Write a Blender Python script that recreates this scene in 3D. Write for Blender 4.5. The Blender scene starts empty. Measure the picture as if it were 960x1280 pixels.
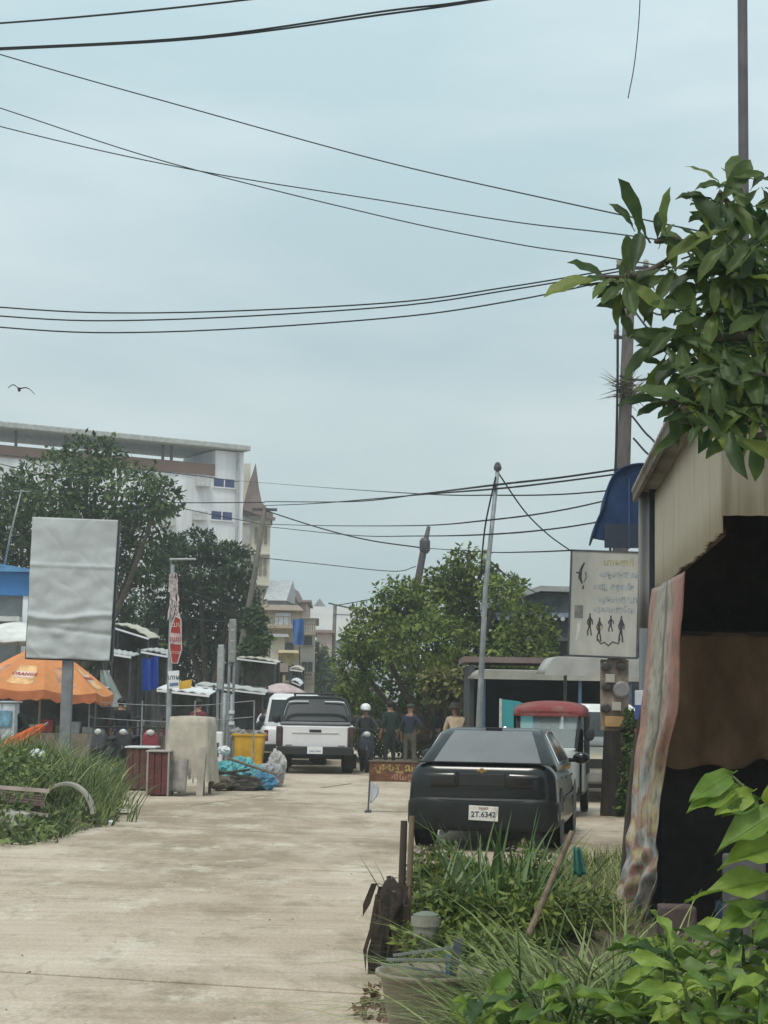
import bpy, bmesh, math, random
from mathutils import Vector, Matrix, noise
R = math.radians
rnd = random.Random(11)
sc = bpy.context.scene
col = sc.collection

# ---------------------------------------------------------------- camera
F = 2200.0                      # focal length in pixels of the 960 x 1280 photograph
CAMZ = 1.62
pitch = math.atan((882 - 640) / F)
roll = R(1.0)
fw = Vector((0, math.cos(pitch), math.sin(pitch)))
r0 = Vector((1, 0, 0)); u0 = Vector((0, -math.sin(pitch), math.cos(pitch)))
RT = math.cos(roll) * r0 + math.sin(roll) * u0
UP = -math.sin(roll) * r0 + math.cos(roll) * u0
cam = bpy.data.cameras.new('camera'); camo = bpy.data.objects.new('camera', cam); col.objects.link(camo)
mw = Matrix((RT, UP, -fw)).transposed().to_4x4(); mw.translation = Vector((0, 0, CAMZ)); camo.matrix_world = mw
cam.sensor_fit = 'VERTICAL'; cam.sensor_height = 24; cam.lens = 24 * F / 1280
cam.clip_start = 0.1; cam.clip_end = 3000
sc.camera = camo
# ---------------------------------------------------------------- sky, sun, exposure
SUN_EL, SUN_AZ = 62, 200         # azimuth: clockwise from +Y
w = bpy.data.worlds.new('World'); sc.world = w; w.use_nodes = True
nt = w.node_tree; N = nt.nodes; L = nt.links
bg = N['Background']; bg.inputs['Strength'].default_value = 0.1
sky = N.new('ShaderNodeTexSky'); sky.sky_type = 'NISHITA'; sky.sun_disc = False
sky.sun_elevation = R(SUN_EL); sky.sun_rotation = R(SUN_AZ); sky.dust_density = 4.0; sky.air_density = 1.4
tc = N.new('ShaderNodeTexCoord'); mp = N.new('ShaderNodeMapping'); mp.inputs['Scale'].default_value = (1.6, 1.6, 6.0)
L.new(tc.outputs['Generated'], mp.inputs['Vector'])
nz = N.new('ShaderNodeTexNoise'); nz.inputs['Scale'].default_value = 1.7; nz.inputs['Detail'].default_value = 7; nz.inputs['Roughness'].default_value = .5
L.new(mp.outputs[0], nz.inputs['Vector'])
rp = N.new('ShaderNodeValToRGB'); rp.color_ramp.elements[0].position = .36; rp.color_ramp.elements[1].position = .66
rp.color_ramp.elements[0].color = (3.65, 4.75, 5.05, 1); rp.color_ramp.elements[1].color = (5.35, 6.15, 6.25, 1)
L.new(nz.outputs['Fac'], rp.inputs['Fac'])
sx = N.new('ShaderNodeSeparateXYZ'); L.new(tc.outputs['Generated'], sx.inputs[0])
mr = N.new('ShaderNodeMapRange'); mr.inputs[1].default_value = .12; mr.inputs[2].default_value = .42; mr.inputs[3].default_value = 1.0; mr.inputs[4].default_value = 1.3
mr.interpolation_type = 'SMOOTHSTEP'
L.new(sx.outputs['Z'], mr.inputs[0])
ml = N.new('ShaderNodeVectorMath'); ml.operation = 'SCALE'
L.new(rp.outputs['Color'], ml.inputs[0]); L.new(mr.outputs[0], ml.inputs['Scale'])
mx = N.new('ShaderNodeMixRGB'); mx.inputs['Fac'].default_value = .86
L.new(sky.outputs['Color'], mx.inputs['Color1']); L.new(ml.outputs[0], mx.inputs['Color2']); L.new(mx.outputs[0], bg.inputs['Color'])
sl = bpy.data.lights.new('sun', 'SUN'); sl.energy = 1.5; sl.angle = R(14); sl.color = (1, .95, .87)
so = bpy.data.objects.new('sun', sl); col.objects.link(so)
so.rotation_euler = (R(90 - SUN_EL), 0, R(180 - SUN_AZ))
so.location = (0, 0, 40)
vs = sc.view_settings; vs.view_transform = 'Standard'; vs.look = 'None'; vs.exposure = 0.36; vs.gamma = 1.0
vs.use_curve_mapping = False
sc.cycles.use_denoising = True
sc.cycles.max_bounces = 8; sc.cycles.transparent_max_bounces = 8

# ---------------------------------------------------------------- pixel -> place
CAM = Vector((0, 0, CAMZ))
def ray(px, py): return fw + RT * ((px - 480) / F) - UP * ((py - 640) / F)
def P(px, py, Y):
    d = ray(px, py); return CAM + d * (Y / d.y)
def G(px, py, z=0.0):
    d = ray(px, py); return CAM + d * ((z - CAMZ) / d.z)
def X0(px, Y, py=880): return P(px, py, Y).x
def scale(Y): return F / Y

# ---------------------------------------------------------------- materials
MATS = {}
def M(name, c, rough=.8, var=.18, sc_=4.0, bump=0.0, metal=0.0, c2=None, stretch=(1, 1, 1), bscale=None, spec=.4, transl=0.0, island=0.0, pos=(.35, .65), alpha=None, detail=6, coat=0):
    if name in MATS: return MATS[name]
    m = bpy.data.materials.new(name); m.use_nodes = True
    t = m.node_tree; n = t.nodes; l = t.links; b = n['Principled BSDF']
    b.inputs['Roughness'].default_value = rough; b.inputs['Metallic'].default_value = metal; b.inputs['Specular IOR Level'].default_value = spec
    if coat: b.inputs['Coat Weight'].default_value = coat
    ca = tuple(max(0, x * (1 - var)) for x in c); cb = c2 if c2 else tuple(min(1, x * (1 + var)) for x in c)
    if c2: ca = c
    tcn = n.new('ShaderNodeTexCoord'); mpn = n.new('ShaderNodeMapping'); mpn.inputs['Scale'].default_value = stretch
    l.new(tcn.outputs['Object'], mpn.inputs['Vector'])
    nn = n.new('ShaderNodeTexNoise'); nn.inputs['Scale'].default_value = sc_; nn.inputs['Detail'].default_value = detail; nn.inputs['Roughness'].default_value = .6
    l.new(mpn.outputs[0], nn.inputs['Vector'])
    cr = n.new('ShaderNodeValToRGB'); cr.color_ramp.elements[0].position = pos[0]; cr.color_ramp.elements[1].position = pos[1]
    cr.color_ramp.elements[0].color = (*ca, 1); cr.color_ramp.elements[1].color = (*cb, 1)
    l.new(nn.outputs['Fac'], cr.inputs['Fac']); out = cr.outputs['Color']
    if island:
        g = n.new('ShaderNodeNewGeometry'); hs = n.new('ShaderNodeHueSaturation')
        mr1 = n.new('ShaderNodeMapRange'); mr1.inputs[3].default_value = 1 - island; mr1.inputs[4].default_value = 1 + island
        l.new(g.outputs['Random Per Island'], mr1.inputs[0]); l.new(mr1.outputs[0], hs.inputs['Value'])
        mm = n.new('ShaderNodeMath'); mm.operation = 'MULTIPLY_ADD'; mm.inputs[1].default_value = -.05; mm.inputs[2].default_value = .525
        l.new(g.outputs['Random Per Island'], mm.inputs[0]); l.new(mm.outputs[0], hs.inputs['Hue'])
        l.new(out, hs.inputs['Color']); out = hs.outputs['Color']
    l.new(out, b.inputs['Base Color'])
    if bump:
        n2 = n.new('ShaderNodeTexNoise'); n2.inputs['Scale'].default_value = bscale or sc_ * 4; n2.inputs['Detail'].default_value = 5
        l.new(mpn.outputs[0], n2.inputs['Vector'])
        bp = n.new('ShaderNodeBump'); bp.inputs['Strength'].default_value = bump; bp.inputs['Distance'].default_value = .03
        l.new(n2.outputs['Fac'], bp.inputs['Height']); l.new(bp.outputs[0], b.inputs['Normal'])
    if transl:
        tr = n.new('ShaderNodeBsdfTranslucent'); l.new(out, tr.inputs['Color'])
        ms = n.new('ShaderNodeMixShader'); ms.inputs[0].default_value = transl
        l.new(b.outputs[0], ms.inputs[1]); l.new(tr.outputs[0], ms.inputs[2]); l.new(ms.outputs[0], n['Material Output'].inputs['Surface'])
    MATS[name] = m; return m
def glass(name, c=(.6, .7, .7), rough=.05, al=.35):
    m = bpy.data.materials.new(name); m.use_nodes = True; t = m.node_tree; n = t.nodes; l = t.links; b = n['Principled BSDF']
    b.inputs['Base Color'].default_value = (*c, 1); b.inputs['Roughness'].default_value = rough; b.inputs['Alpha'].default_value = al
    b.inputs['Specular IOR Level'].default_value = .7; MATS[name] = m; return m

concrete = M('concrete', (.33, .31, .27), .9, .25, 3, .4)
pole_conc = M('pole concrete', (.115, .10, .095), .9, .35, 5, .4, stretch=(1, 1, .3))
steel = M('galvanised steel', (.28, .30, .31), .55, .25, 6, .1, metal=.3)
dark_steel = M('dark steel', (.07, .07, .08), .55, .3, 6)
rubber = M('rubber', (.012, .012, .012), .85, .3, 10)
cable = M('cable', (.012, .013, .016), .7, .2, 2)
wood = M('weathered wood', (.17, .13, .09), .9, .35, 3, .5, stretch=(6, 6, 1))
dark_wood = M('dark wood', (.06, .045, .035), .9, .35, 3, .5, stretch=(6, 6, 1))
white_paint = M('white paint', (.74, .75, .76), .4, .05, 2)
black_plastic = M('black plastic', (.02, .02, .022), .6, .2, 4)
chrome = M('chrome', (.7, .7, .7), .2, .05, 3, metal=1)
red_glass = M('red lens', (.18, .012, .012), .2, .2, 6)
dark_glass = M('dark window glass', (.02, .024, .028), .1, .2, 1.5, spec=.6)
clear_glass = glass('windscreen glass')
lamp_glass = M('lamp glass', (.6, .62, .6), .15, .1, 8)
dark_cloth = M('dark cloth', (.03, .03, .033), .95, .3, 5, .3)  # cloth with a dark base colour of its own

# ---------------------------------------------------------------- mesh builder
class MB:
    def __init__(s): s.v = []; s.f = []
    def add(s, vs, fs):
        b = len(s.v); s.v += [tuple(x) for x in vs]; s.f += [tuple(i + b for i in f) for f in fs]; return s
    def box(s, c, d, m=None, taper=1.0):
        hx, hy, hz = d[0] / 2, d[1] / 2, d[2] / 2
        vs = []
        for z in (-hz, hz):
            k = taper if z > 0 else 1
            for x, y in ((-hx, -hy), (hx, -hy), (hx, hy), (-hx, hy)): vs.append(Vector((x * k, y * k, z)))
        if m is not None: vs = [m @ x for x in vs]
        c = Vector(c); vs = [x + c for x in vs]
        return s.add(vs, [(0, 3, 2, 1), (4, 5, 6, 7), (0, 1, 5, 4), (1, 2, 6, 5), (2, 3, 7, 6), (3, 0, 4, 7)])
    def tube(s, pts, r, n=8, cap=True):
        pts = [Vector(p) for p in pts]
        if not isinstance(r, (list, tuple)): r = [r] * len(pts)
        rings = []; t0 = None; ref = None
        for i, p in enumerate(pts):
            t = (pts[min(i + 1, len(pts) - 1)] - pts[max(i - 1, 0)]).normalized()
            if ref is None: ref = t.orthogonal().normalized()
            else: ref = (ref - t * ref.dot(t)).normalized()
            bi = t.cross(ref)
            rings.append([p + (ref * math.cos(2 * math.pi * k / n) + bi * math.sin(2 * math.pi * k / n)) * r[i] for k in range(n)])
        return s.loft(rings, cap)
    def loft(s, rings, cap=True, close=True):
        n = len(rings[0]); vs = [p for rg in rings for p in rg]; fs = []
        for i in range(len(rings) - 1):
            for k in range(n if close else n - 1):
                a = i * n + k; b = i * n + (k + 1) % n; fs.append((a, b, b + n, a + n))
        if cap:
            fs.append(tuple(reversed(range(n)))); fs.append(tuple(range(len(vs) - n, len(vs))))
        return s.add(vs, fs)
    def prism(s, poly, fn0, fn1):
        n = len(poly); vs = [fn0(*p) for p in poly] + [fn1(*p) for p in poly]
        fs = [tuple(reversed(range(n))), tuple(range(n, 2 * n))] + [(i, (i + 1) % n, (i + 1) % n + n, i + n) for i in range(n)]
        return s.add(vs, fs)
    def quad(s, a, b, c, d): return s.add([a, b, c, d], [(0, 1, 2, 3)])
    def grid(s, fn, nu, nv):
        vs = [fn(i / nu, j / nv) for j in range(nv + 1) for i in range(nu + 1)]
        fs = [(j * (nu + 1) + i, j * (nu + 1) + i + 1, (j + 1) * (nu + 1) + i + 1, (j + 1) * (nu + 1) + i) for j in range(nv) for i in range(nu)]
        return s.add(vs, fs)
    def lathe(s, prof, n=20, axis='z', c=(0, 0, 0)):
        c = Vector(c); rings = []
        for rr, h in prof:
            rg = []
            for k in range(n):
                a = 2 * math.pi * k / n; x, y = rr * math.cos(a), rr * math.sin(a)
                rg.append(c + (Vector((x, y, h)) if axis == 'z' else Vector((h, x, y)) if axis == 'x' else Vector((y, h, x))))
            rings.append(rg)
        return s.loft(rings, True)
    def ball(s, c, r, nu=12, nv=8, nse=0, seed=0, fr=2.0):
        c = Vector(c); r = Vector(r if isinstance(r, (tuple, list)) else (r, r, r)); rings = []
        for j in range(nv + 1):
            th = math.pi * (j + .02) / (nv + .04); rg = []
            for k in range(nu):
                a = 2 * math.pi * k / nu; d = Vector((math.sin(th) * math.cos(a), math.sin(th) * math.sin(a), -math.cos(th)))
                q = 1.0
                if nse: q += nse * (noise.noise(d * fr + Vector((seed * 3.7, seed, 0))) + .6 * noise.noise(d * fr * 2.3 + Vector((seed, 0, seed * 2.1))) + .4 * noise.noise(d * fr * 5 + Vector((0, seed, 0))))
                rg.append(c + Vector((d.x * r.x, d.y * r.y, d.z * r.z)) * q)
            rings.append(rg)
        return s.loft(rings, True)
    def build(s, name, m, parent=None, smooth=False, bevel=0, solid=0, label=None, cat=None, group=None, kind=None, loc=None):
        me = bpy.data.meshes.new(name); me.from_pydata(s.v, [], s.f); me.update()
        if smooth:
            for p in me.polygons: p.use_smooth = True
        me.materials.append(m)
        o = bpy.data.objects.new(name, me); col.objects.link(o)
        if loc is not None: o.location = loc
        if parent is not None: o.parent = parent
        if solid:
            md = o.modifiers.new('solid', 'SOLIDIFY'); md.thickness = solid; md.offset = 0
        if bevel:
            md = o.modifiers.new('bevel', 'BEVEL'); md.width = bevel; md.segments = 2; md.limit_method = 'ANGLE'; md.angle_limit = R(40)
        return tag(o, label, cat, group, kind)
def tag(o, label=None, cat=None, group=None, kind=None):
    if label: o['label'] = label
    if cat: o['category'] = cat
    if group: o['group'] = group
    if kind: o['kind'] = kind
    return o
def thing(name, label, cat, loc=(0, 0, 0), rz=0, group=None):
    o = bpy.data.objects.new(name, None); col.objects.link(o); o.location = loc; o.rotation_euler = (0, 0, rz); o.empty_display_size = .2
    return tag(o, label, cat, group)
def dup(o, parent=None, first=True):
    c = o.copy(); col.objects.link(c)
    if not first: c.parent = parent
    for ch in o.children: dup(ch, c, False)
    return c
def spline(pts, n=6):
    pts = [Vector(p) for p in pts]; out = []
    q = [pts[0] * 2 - pts[1]] + pts + [pts[-1] * 2 - pts[-2]]
    for i in range(1, len(q) - 2):
        a, b, c, d = q[i - 1:i + 3]
        for k in range(n):
            t = k / n; out.append(.5 * ((2 * b) + (c - a) * t + (2 * a - 5 * b + 4 * c - d) * t * t + (3 * b - a - 3 * c + d) * t ** 3))
    out.append(pts[-1]); return out
def text(s, size, m, parent, mat4, ext=.002, name='lettering', bold=0.0):
    cu = bpy.data.curves.new('t', 'FONT'); cu.body = s; cu.size = size; cu.extrude = ext; cu.align_x = 'CENTER'; cu.align_y = 'CENTER'; cu.offset = bold; cu.resolution_u = 2
    o = bpy.data.objects.new('t', cu); col.objects.link(o)
    me = bpy.data.meshes.new_from_object(o.evaluated_get(bpy.context.evaluated_depsgraph_get()))
    bpy.data.objects.remove(o); bpy.data.curves.remove(cu)
    me.materials.clear(); me.materials.append(m)
    t = bpy.data.objects.new(name, me); col.objects.link(t); t.parent = parent; t.matrix_local = mat4
    return t
def FACE(x, y, z): return Matrix.Translation((x, y, z)) @ Matrix.Rotation(R(90), 4, 'X')   # text that faces -Y

# leaves -----------------------------------------------------------------
def leaf_verts(c, d, nrm, ln, wd):
    sd = d.cross(nrm).normalized() * wd * .5
    return [c, c + d * ln * .5 + sd, c + d * ln, c + d * ln * .5 - sd]
def rvec(r): return Vector((r.gauss(0, 1), r.gauss(0, 1), r.gauss(0, 1))).normalized()
def crown(clumps, n, size, seed, droop=.3, shell=.55, flat=.0, asp=.5):
    r = random.Random(seed); mb = MB(); tot = sum((a[1][0] * a[1][1] * a[1][2]) ** (2 / 3) for a in clumps)
    for c, rd in clumps:
        c = Vector(c); k = int(n * (rd[0] * rd[1] * rd[2]) ** (2 / 3) / tot)
        for _ in range(k):
            u = rvec(r); rr = shell + (1 - shell) * r.random() ** .5
            rr *= 1 + .42 * noise.noise(u * 2.3 + c * .7) + .26 * noise.noise(u * 5.5 + c)
            p = c + Vector((u.x * rd[0], u.y * rd[1], u.z * rd[2])) * rr
            if size > .15 and noise.noise((p + c * .3) * 1.7) + .5 * noise.noise(p * 4.1) < -.20: continue
            d = (u * .6 + rvec(r) * .9 + Vector((0, 0, -droop))).normalized()
            nm = (u * .7 + Vector((0, 0, .7 + flat)) + rvec(r) * .6).normalized()
            s_ = size * (.6 + .8 * r.random())
            mb.add(leaf_verts(p, d, nm, s_, s_ * asp), [(0, 1, 2, 3)])
    return mb
def blades(mb, c, rad, n, h, wd, r, droop=.6, seg=4, lean=(0, 0), spread=1.0):
    for _ in range(n):
        a = r.random() * 6.283; q = rad * r.random() ** .5
        p = Vector((c[0] + math.cos(a) * q, c[1] + math.sin(a) * q, c[2]))
        hh = h * (.5 + .6 * r.random()); a2 = a + r.gauss(0, .8)
        d = Vector((math.cos(a2), math.sin(a2), 0)); out = (.15 + .5 * r.random()) * spread
        sd = Vector((-d.y, d.x, 0)).lerp(Vector((r.gauss(0, 1), r.gauss(0, 1), 0)).normalized(), .4).normalized() * wd * (.6 + .7 * r.random()) * .5
        vs = []; fs = []
        dr = droop * (.4 + 1.0 * r.random())
        for k in range(seg + 1):
            t = k / seg
            pt = p + d * out * hh * (t + dr * t * t) + Vector((lean[0] * t * t, lean[1] * t * t, 0)) + Vector((0, 0, hh * (t - dr * .55 * t ** 2.5)))
            ww = (1 - t ** 1.6) * 1.0 + .04
            vs += [pt - sd * ww, pt + sd * ww]
            if k: fs.append((2 * k - 2, 2 * k - 1, 2 * k + 1, 2 * k))
        mb.add(vs, fs)
    return mb
leaf_dark = M('dark leaves', (.072, .112, .045), .7, .4, .6, transl=.22, island=.45, spec=.2)
leaf_mid = M('mid leaves', (.14, .19, .042), .65, .45, .5, transl=.25, island=.45, spec=.2)
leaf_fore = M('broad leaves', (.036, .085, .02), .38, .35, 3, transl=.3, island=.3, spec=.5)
leaf_bright = M('bright broad leaves', (.085, .19, .025), .38, .3, 3, transl=.35, island=.3)
leaf_yellow = M('yellow green leaves', (.15, .24, .03), .4, .3, 3, transl=.35, island=.25)
grass_m = M('grass', (.12, .17, .055), .65, .4, 1.2, transl=.3, island=.45)
grass_pale = M('pale grass', (.26, .31, .13), .6, .3, 1.2, transl=.3, island=.35)
bark = M('bark', (.09, .07, .055), .9, .35, 5, .5)
# ================================================================ ground and road
def road_mat():
    m = bpy.data.materials.new('worn concrete road'); m.use_nodes = True; t = m.node_tree; n = t.nodes; l = t.links; b = n['Principled BSDF']
    b.inputs['Roughness'].default_value = .9; b.inputs['Specular IOR Level'].default_value = .2
    tcn = n.new('ShaderNodeNewGeometry')
    def nz_(s, st, det=8, ro=.6):
        mp_ = n.new('ShaderNodeMapping'); mp_.inputs['Scale'].default_value = st; mp_.inputs['Rotation'].default_value = (0, 0, R(14)); l.new(tcn.outputs['Position'], mp_.inputs['Vector'])
        q = n.new('ShaderNodeTexNoise'); q.inputs['Scale'].default_value = s; q.inputs['Detail'].default_value = det; q.inputs['Roughness'].default_value = ro; l.new(mp_.outputs[0], q.inputs['Vector']); return q.outputs['Fac']
    def ramp(f, a, b_, ca, cb):
        q = n.new('ShaderNodeValToRGB'); q.color_ramp.elements[0].position = a; q.color_ramp.elements[1].position = b_; q.color_ramp.elements[0].color = (*ca, 1); q.color_ramp.elements[1].color = (*cb, 1); l.new(f, q.inputs['Fac']); return q.outputs['Color']
    def mix(fac, a, b_, typ='MIX'):
        q = n.new('ShaderNodeMixRGB'); q.blend_type = typ
        if isinstance(fac, float): q.inputs[0].default_value = fac
        else: l.new(fac, q.inputs[0])
        for i, v in ((1, a), (2, b_)):
            if isinstance(v, tuple): q.inputs[i].default_value = (*v, 1)
            else: l.new(v, q.inputs[i])
        return q.outputs[0]
    base = ramp(nz_(.35, (1, 1, 1)), .35, .65, (.45, .365, .275), (.58, .495, .40))
    damp = ramp(nz_(.33, (.9, .42, 1), 9, .72), .47, .58, (0, 0, 0), (1, 1, 1))
    c = mix(damp, base, (.33, .265, .19))
    streak = ramp(nz_(1.3, (1, .6, 1), 10, .78), .54, .63, (0, 0, 0), (.9, .9, .9))
    c = mix(streak, c, (.60, .55, .45))
    dirt = ramp(nz_(2.2, (1, .5, 1), 10, .8), .52, .64, (0, 0, 0), (.75, .75, .75))
    c = mix(dirt, c, (.30, .25, .18))
    vo = n.new('ShaderNodeTexVoronoi'); vo.feature = 'DISTANCE_TO_EDGE'; vo.inputs['Scale'].default_value = .55
    wp = n.new('ShaderNodeMixRGB'); wp.blend_type = 'ADD'; wp.inputs[0].default_value = .35; l.new(tcn.outputs['Position'], wp.inputs[1])
    wn = n.new('ShaderNodeTexNoise'); wn.inputs['Scale'].default_value = 1.5; wn.inputs['Detail'].default_value = 6; l.new(tcn.outputs['Position'], wn.inputs['Vector']); l.new(wn.outputs['Color'], wp.inputs[2]); l.new(wp.outputs[0], vo.inputs['Vector'])
    crk = ramp(vo.outputs['Distance'], .003, .009, (1, 1, 1), (0, 0, 0)); msk = ramp(nz_(.25, (1, 1, 1), 4), .53, .63, (0, 0, 0), (.3, .3, .3)); cm_ = mix(1.0, crk, msk, 'MULTIPLY'); c = mix(cm_, c, (.14, .115, .08))
    broom = ramp(nz_(3.0, (.12, 2.6, 1), 6, .7), .35, .68, (.84, .84, .84), (1.08, 1.08, 1.08)); c = mix(1.0, c, broom, 'MULTIPLY')
    fine = ramp(nz_(40, (1, 1, 1), 4), .3, .7, (.78, .78, .78), (1.14, 1.14, 1.14))
    c = mix(1.0, c, fine, 'MULTIPLY')
    l.new(c, b.inputs['Base Color'])
    bp = n.new('ShaderNodeBump'); bp.inputs['Strength'].default_value = .35; bp.inputs['Distance'].default_value = .02; l.new(nz_(14, (1, 1, 1)), bp.inputs['Height']); l.new(bp.outputs[0], b.inputs['Normal'])
    return m
ROAD = road_mat()
soil = M('soil', (.20, .165, .115), .95, .35, .8, .6, bscale=9)
joint = M('dark joint', (.10, .085, .065), .95, .3, 2)
g = MB(); g.grid(lambda u, v: ((u - .5) * 800, -60 + v * 760, -.06), 30, 30); g.build('ground', soil, kind='structure')
rd = MB(); rd.box((-6, 45, -.045), (60, 130, .022)); road = rd.build('road', joint, kind='structure')
SA = R(-15)                        # the joints run across at this angle
su, sv = Vector((math.cos(SA), math.sin(SA), 0)), Vector((-math.sin(SA), math.cos(SA), 0))
o0 = P(0, 1188, 10.8); o0.z = 0
smesh = {}
for i in range(-2, 3):
    for j in range(-4, 22):
        wd, ln = 15.0, 2.35
        c = Vector((-2.2, 10.75, 0)) + su * ((i + .15) * wd) + sv * ((j + .5) * ln)
        if c.y < 1 or c.y > 52 or c.x < -30 or c.x > 16: continue
        k = (j + (i % 2) * 2) % 5
        if k not in smesh:
            mb = MB(); gp = (.040, .006, .012, .02, .008)[k]; a, b_ = wd / 2 - gp, ln / 2 - gp; rr = random.Random(k)
            mb.box((0, 0, -.015), (2 * a, 2 * b_, .03))
            o = mb.build('slab', ROAD, road, bevel=.006); smesh[k] = o
        else:
            o = dup(smesh[k], road, False)
        o.location = c + Vector((0, 0, -.003 * ((i * 5 + j * 11) % 3) - (0.0 if (i + j) % 2 else .001))); o.rotation_euler = (0, 0, SA)
far = MB(); far.box((-6, 85, -.022), (50, 66, .03)); far.build('far_road', ROAD, kind='structure')

# ================================================================ far buildings
wall_w = M('white render', (.72, .72, .75), .85, .2, .9, stretch=(1, 1, .12))
wall_cream = M('cream render', (.60, .56, .46), .85, .2, .4, stretch=(1, 1, .4))
wall_brown = M('brown parapet', (.17, .105, .085), .85, .15, .3)
roof_grey = M('grey roofing', (.26, .26, .27), .8, .2, .4)
roof_dark = M('dark tiles', (.20, .145, .135), .8, .25, .8)
wall_tan = M('tan render', (.36, .30, .23), .9, .3, .4)
blue_sheet = M('blue sheeting', (.035, .13, .36), .5, .25, 1.5)
# big white building: its long face recedes slightly to the right
A = P(-60, 880, 101); B = P(297, 880, 110); A.z = B.z = 0
ax = (B - A).normalized(); ay = Vector((-ax.y, ax.x, 0)); Wd = (B - A).length
big = thing('apartment_building', 'large white apartment block with open roof terrace behind the tall dark tree', 'building', A, math.atan2(ax.y, ax.x))
def zat(px, py, Y): return P(px, py, Y).z
zr = zat(297, 562, 110)
def ux(px): # pixel -> distance along the facade
    t = (px + 60) / 357; Y = 101 * (1 - t) + 110 * t
    return Wd * (Y - 101) / 9 if False else (P(px, 880, 101 + 9 * t) - A).dot(ax)
z1 = zat(290, 591, 110)
mb = MB(); mb.box((Wd / 2, 2.5, z1 / 2), (Wd, 5, z1)); mb.build('wall', wall_w, big)
mb = MB(); mb.box((Wd - 1.0, 2.5, (z1 + zr) / 2 - .1), (1.95, 5, zr - z1 - .2)); mb.build('stair_tower', wall_w, big)
mb = MB(); mb.box((Wd / 2 - .1, 2.4, zr + .05), (Wd + .6, 5.9, .34)); mb.build('roof', M('roof slab', (.42, .43, .42), .8), big, bevel=.05)
mb = MB(); mb.box(((Wd - 2) / 2, -.06, z1 + .02), (Wd - 2.05, .1, .7)); mb.build('parapet', wall_brown, big)
for px in (8, 70, 128, 195, 206):
    mb = MB(); mb.box((ux(px), .3, (z1 + zr) / 2), (.14, .14, zr - z1 - .1)); mb.build('column', dark_steel, big)
for (x0, x1, y0, y1) in ((259, 285, 599, 609), (257, 283, 640, 650), (255, 280, 682, 692), (150, 176, 640, 650)):
    a, b_ = ux(x0), ux(x1); za, zb = zat(270, y1, 109.5), zat(270, y0, 109.5)
    mb = MB()
    for (p, q) in ((a, (a + b_) / 2 - .04), ((a + b_) / 2 + .04, b_)): mb.box(((p + q) / 2, -.01, (za + zb) / 2), (q - p, .06, zb - za))
    wn = mb.build('window', M('blue window', (.035, .05, .14), .25, .4, .7), big)
    mb = MB(); mb.box(((a + b_) / 2, -.03, za - .06), (b_ - a + .2, .14, .08)); mb.box(((a + b_) / 2, -.02, (za + zb) / 2), (.07, .1, zb - za)); mb.build('frame', wall_w, wn)
for dx in (-.12, .25):
    mb = MB(); mb.tube([(Wd + .12, 1 + dx * 4, 1), (Wd + .12, 1 + dx * 4, z1 - 1)], .09); mb.build('drainpipe', M('blue grey pipe', (.2, .24, .3), .5), big)
mb = MB(); mb.box((Wd + .15, 2, z1 - .6), (.5, .7, 1.9)); mb.build('water_heater', M('bronze grey', (.14, .12, .11), .6), big)

for px, py in ((243, 604), (240, 646), (200, 655)):
    mb = MB(); mb.box((ux(px), -.25, zat(px, py, 109)), (.85, .45, .6)); mb.build('air_conditioner', M('unit grey', (.5, .5, .5), .6), big, bevel=.03)
mb = MB(); mb.tube([(ux(289), -.1, 1), (ux(289), -.1, zr - .3)], .08); mb.build('drainpipe', M('pipe grey', (.4, .4, .42), .6), big)
# ornate narrow building with the steep dark gable
Yb = 118; sb = F / Yb
c0 = P(313, 880, Yb); c0.z = 0
tb = thing('townhouse', 'narrow ornate cream townhouse with steep dark pointed gable roof', 'building', c0, R(4))
zt = zat(313, 645, Yb)
mb = MB(); mb.box((0, 4, zt / 2), (2.1, 8, zt)); mb.build('wall', wall_cream, tb)
mb = MB(); mb.box((-.55, -.12, zt * .5), (.5, .3, zt * .98)); mb.build('balcony_tower', M('grey render', (.36, .35, .32), .9, .3, .6), tb)
for k in range(5):
    zz = zt - .9 - k * 2.1
    for xx in (.1, .42, .74):
        mb = MB(); mb.box((xx, -.03, zz - .4), (.2, .1, 1.1)); mb.build('window', M('brown shutters', (.22, .18, .13), .7), tb)
    mb = MB(); mb.box((.45, -.15, zz + .45), (1.2, .34, .16)); mb.box((-.55, -.3, zz + .45), (.62, .2, .14)); mb.build('cornice', wall_cream, tb, bevel=.02)
zp = zat(312, 574, Yb)
mb = MB(); prof = [(-.9, zt + .2), (-.55, zt + 1.9), (-.05, zp - .3), (.2, zt + 1.9), (.42, zt + .9), (1.2, zt + .1)]
mb.prism(prof + [(1.2, zt), (-.9, zt)], lambda x, z: Vector((x, -.4, z)), lambda x, z: Vector((x, 6, z))); mb.build('roof', roof_dark, tb)
mb = MB(); mb.box((-.75, 1.2, zt + 1.9), (.7, .5, 3.6)); mb.build('stair_head', wall_cream, tb)
mb = MB(); mb.box((.2, -.6, zt + .12), (2.4, .5, .2), Matrix.Rotation(R(18), 3, 'Y')); mb.build('eave', roof_dark, tb)

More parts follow.
